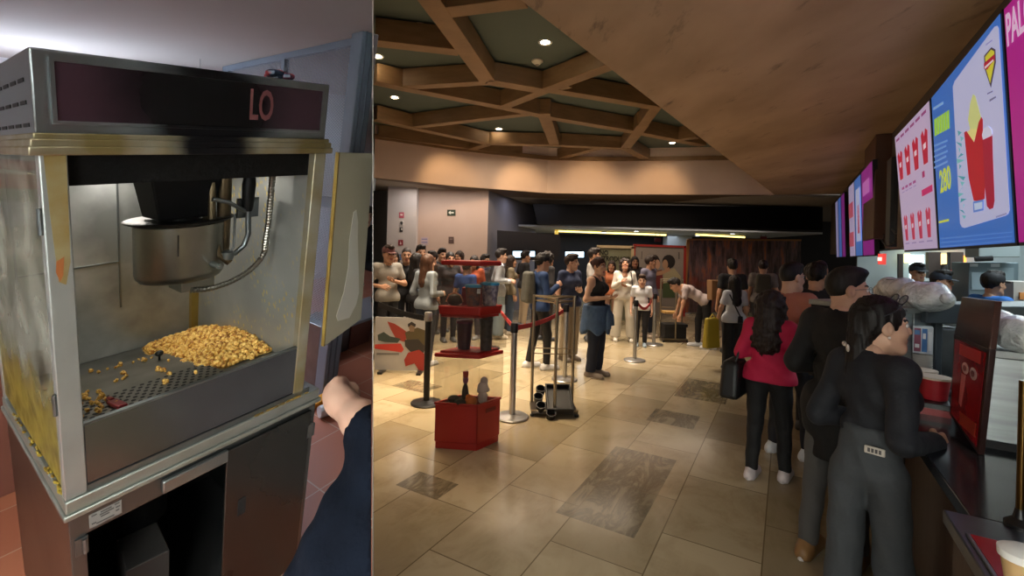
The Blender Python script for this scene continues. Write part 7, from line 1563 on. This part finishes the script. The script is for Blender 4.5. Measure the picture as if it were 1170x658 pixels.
# ---- left group
person('woman with long brown hair in grey denim jacket left of the bins', px=487, Y=7.0, h=1.63, yaw=35, fem=True, hair='long', hairc='#4a2f20', top='long', topc='#7d8790', bottomc='#2c3444', shoec='#999999', arms=('bent', 'bent'), skin=0, hyaw=10)
person('black-haired person in a black top left of the woman in grey denim', px=474, Y=7.75, h=1.63, yaw=60, fem=True, hair='long', hairc='#100d0d', top='rolled', topc='#17161a', bottomc='#16161c', shoec='#555555', arms=('fold', 'fold'), skin=1)
person('man in a black tee with cropped hair before the white column', px=463, Y=8.0, h=1.72, yaw=165, hair='shaved', hairc='#2b2320', top='tee', topc='#15151a', bottomc='#1d2029', shoec='#777777', arms=('bent', 'down'), skin=1)
person('man with black hair and tan shirt behind the man in black tee', px=479, Y=8.8, h=1.77, yaw=150, hair='short', hairc='#14100e', top='shirt', topc='#8d6c5c', bottomc='#22252e', shoec='#666666', skin=1)
t_c, w_c = person('man in grey tee with reddish cap, leftmost in the lobby crowd', px=442, Y=7.4, h=1.74, yaw=140, hair='short', hairc='#2a1e18', top='tee', topc='#8c8880', bottomc='#15161c', shoec='#666666', arms=('fold', 'bent'), skin=1, cap_c='#5a3230', crop=False)
person('long-haired person mostly hidden between the capped man and the black tee man', px=449, Y=8.8, h=1.66, yaw=170, fem=True, hair='long', hairc='#17120f', top='long', topc='#3c3a3c', bottomc='#22222a', shoec='#555555', skin=1, crop=False)
person('man in a dark brown shirt, face turned left, at the foot of the pink wall', px=494, Y=9.6, h=1.66, yaw=230, hair='short', hairc='#17110e', top='tee', topc='#3c2a24', bottomc='#2a2a30', shoec='#555555', skin=2)
# ---- staff
def staff(px, py_top, s, lab, yaw, capc, topc='#2f6fbe', h=1.62, **kw):
    w = KP(px, py_top, s); return person(lab, at=(w[0], w[1], 0), h=h, yaw=yaw, top='tee', topc=topc, bottomc='#15161a', shoec='#222222', hair='short', hairc='#15110f', cap_c=capc, skin=kw.pop('skin', 1), **kw)
staff(1133, 318, 4.25, 'staff member in blue tee and black cap before the steel refrigerator', 85, '#15161b', arms=('phone', 'phone'), cell=.016, fem=True)
staff(1073, 322, 5.0, 'staff member in blue tee and dark blue cap by the brown columns', 150, '#1c2533', topc='#2c7cc8', h=1.6)
staff(1047, 314, 6.4, 'staff member in black with dark cap before the white lit opening', 190, '#1d2128', topc='#1a1c22', h=1.68)
w = KP(1078, 316, 8.05); person('staff member with dark hair, farthest back between the brown columns', at=(w[0], w[1], 0), h=1.66, yaw=120, hair='short', hairc='#15110f', top='tee', topc='#26364e', bottomc='#15161a', shoec='#222222', skin=1)
# ---- kitchen: the half-hidden figure past the case door
wk = la(420, 262, 1, 3.1)
person('dark-clothed person seated at the far end of the kitchen passage', at=(wk[0]-.06, 3.1, FZ), h=1.55, yaw=200, hair='short', hairc='#1a1412', top='long', topc='#14161b', bottomc='#101014', shoec='#222222', arms=('bent', 'bent'), xf=ML, crop=True, sit=True, skin=0)
# ---- the arm reaching in from the right in front of the machine
def arm_person():
    t = thing('person', 'person in navy jacket, only a bent arm and bare hand reaching in by the cart', 'person', P(420, 650, .80))
    pts = dict(sh=P(470, 560, .62), el=P(440, 540, .80), wr=P(402, 466, .90), kn=P(384, 447, .945))
    Ha, Hb, Hc_ = P(440, 505, .86), P(405, 468, .90), P(386, 449, .93)
    d = unit(Hc_-Hb); side = unit(np.cross(d, [0, 1, 0])); back = np.cross(side, d)
    def loc(px, py, Y): return P(px, py, Y)
    fing = [ [(386, 441, .930), (395, 443, .950), (402.5, 440.5, .962), (407, 443.5, .962)], [(384, 446, .930), (396, 448.5, .955), (403.5, 446.5, .968), (408, 450, .966)], [(382, 450, .930), (393, 453.5, .960), (400, 452.5, .975), (404, 454, .974)], [(381, 455, .925), (389, 457, .950), (394, 457, .965), (398, 457.5, .965)] ]
    th = [(384, 440, .915), (386.5, 436.5, .925), (391, 435.5, .94), (394.5, 437, .95)]
    def fn(X, Y, Z):
        r = union([cap(X, Y, Z, loc(432, 498, .84), loc(413, 480.5, .868), .041, .032), cap(X, Y, Z, loc(413, 480.5, .868), loc(391, 460.5, .905), .032, .0235), cap(X, Y, Z, loc(391, 460.5, .905), loc(384, 449, .922), .0235, .019)], .025)
        palm = union([cap(X, Y, Z, loc(386, 450, .918), loc(384.5, 441, .932), .0165, .0125), cap(X, Y, Z, loc(385, 452, .916), loc(381.5, 446, .930), .0165, .0125), cap(X, Y, Z, loc(385, 456, .912), loc(379.5, 451, .926), .0165, .012), cap(X, Y, Z, loc(385, 460, .908), loc(379, 457, .920), .016, .0115)], .014); r = smin(r, palm, .016)
        for f_ in fing:
            for a, b, r1 in zip(f_, f_[1:], (.0096, .0085, .0075)): r = smin(r, cap(X, Y, Z, loc(*a), loc(*b), r1, r1-.0008), .004)
        for a, b, r1 in zip(th, th[1:], (.0125, .0105, .009)): r = smin(r, cap(X, Y, Z, loc(*a), loc(*b), r1, r1-.001), .006)
        return r
    q = np.array([loc(446, 520, .86), loc(374, 435, .9), loc(410, 480, .96)]); lo, hi = q.min(0)-.06, q.max(0)+.06
    V, Fq = surf(fn, axis(lo[0], hi[0], .0042), axis(lo[1], hi[1], .0042), axis(lo[2], hi[2], .0042)); m = MB(); m.add(V, Fq); o = m.build('body', mat('arm_skin', '#ad8d7c', .5, var=(14, .3, '#b98470'), spec=.35), t, ang=80); clip_side(o, True)
    def slv(X, Y, Z):
        r = union([cap(X, Y, Z, loc(412, 477, .869), loc(452, 522, .82), .044, .066), cap(X, Y, Z, loc(462, 530, .82), loc(452, 640, .78), .078, .105), cap(X, Y, Z, loc(440, 600, .80), loc(400, 760, .74), .11, .15), cap(X, Y, Z, loc(420, 640, .76), loc(392, 800, .72), .10, .15)], .04)
        r = r+.0035*np.sin(70*Z+30*X)*np.sin(40*Y+25*X)
        cn = unit(loc(452, 522, .82)-loc(412, 477, .869)); c0 = loc(416, 481.5, .864); pl_ = (X-c0[0])*cn[0]+(Y-c0[1])*cn[1]+(Z-c0[2])*cn[2]; return np.maximum(r, -pl_)
    q = np.array([loc(400, 470, .9), loc(470, 820, .8), loc(320, 820, .7)]); lo, hi = q.min(0)-.12, q.max(0)+.12
    V, Fq = surf(slv, axis(lo[0], hi[0], .009), axis(lo[1], hi[1], .009), axis(lo[2], hi[2], .009)); m = MB(); m.add(V, Fq); o = m.build('jacket', mat('navy_jacket', '#0c1019', .95, 0, .08, var=(20, .4, '#131a27'), bump=(40, .4, .01)), t, ang=80); clip_side(o, True)
    return t
arm_person()
# ================================================================== LOBBY LIGHT, WORLD, VIEW
def down(name, loc, size, power, col, sy=None, spread=None): return area(name, loc, size, power, col, (0, 0, 0), sy, spread)
down('lobby_light', (-.8, 5.9, 4.0), 1.8, 105, '#ffe4c0', 2.4, 66)
down('lobby_light', (-.6, 8.4, 3.95), 2.2, 115, '#ffeeda', 2.4, 84)
down('lobby_light', (1.9, 8.8, 3.95), 2.0, 88, '#ffe9d0', 2.2, 76)
down('lobby_light', (1.0, 10.2, 3.95), 3.5, 45, '#ffe4c6', 1.0)
down('lobby_light', (3.2, 11.9, 3.1), 4, 30, '#ffe6cc', .8)
down('lobby_light', (3.5, 16.2, 2.42), 5, 60, '#e6f0ff', 2)
down('lobby_light', (-1.4, 10.85, 3.16), 2.4, 26, '#fff0e2', .5)
down('lobby_light', (.6, 12.6, 3.16), 1.2, 8, '#f2efff', .5)
down('lobby_light', (5.0, 13.72, 2.9), 4.5, 30, '#ffe9d6', .2)
down('lobby_light', (-.3, 2.4, 4.0), 1.6, 20, '#ffe4c4', 2.0, 110)
# soft wash up from the floor bounce on the timber ceiling comes from the lit floor itself
for (x, y, tx_, ty) in ((-1.3, 9.6, -1.5, 10.8), (.3, 10.3, .2, 11.5), (1.9, 10.2, 1.9, 11.8), (3.4, 10.1, 3.5, 11.4)):  # added spots without fixtures, to brighten the fascia
    l = bpy.data.lights.new('fascia_fill_spot', 'SPOT'); l.energy = 50; l.color = hexc('#ffcf94')[:3]; l.spot_size = math.radians(70); l.spot_blend = .8; l.shadow_soft_size = .08
    o = bpy.data.objects.new('fascia_fill_spot', l); COL.objects.link(o); o.location = (x, y, 3.97); aim(o, (tx_, ty, 3.2))
# kitchen behind the counter
for (s, q, pw) in ((1.2, 2.4, 20), (4.0, 2.2, 55), (6.8, 2.2, 60)):
    w = CW(s, q, 2.86); down('kitchen_strip', w, 1.2, pw, '#e2f0f4', .6)
w = CW(1.0, .60, 1.84); l = down('serving_light', w, 3.5, 5, '#dcecf4', .15); l.rotation_euler = (0, 0, math.atan2(CT[1], CT[0]))
wd = bpy.data.worlds.new('world'); SC.world = wd; wd.use_nodes = True
bg = wd.node_tree.nodes['Background']; bg.inputs['Color'].default_value = hexc('#b9b2a8'); bg.inputs['Strength'].default_value = .25
SC.view_settings.view_transform = 'Standard'; SC.view_settings.look = 'None'; SC.view_settings.exposure = 0; SC.view_settings.gamma = 1; SC.view_settings.use_curve_mapping = False
SC.cycles.use_denoising = True
SC.cycles.max_bounces = 8; SC.cycles.transparent_max_bounces = 16; SC.cycles.diffuse_bounces = 3; SC.cycles.glossy_bounces = 4
for o in bpy.data.objects:
    if '_w' in o: del o['_w']
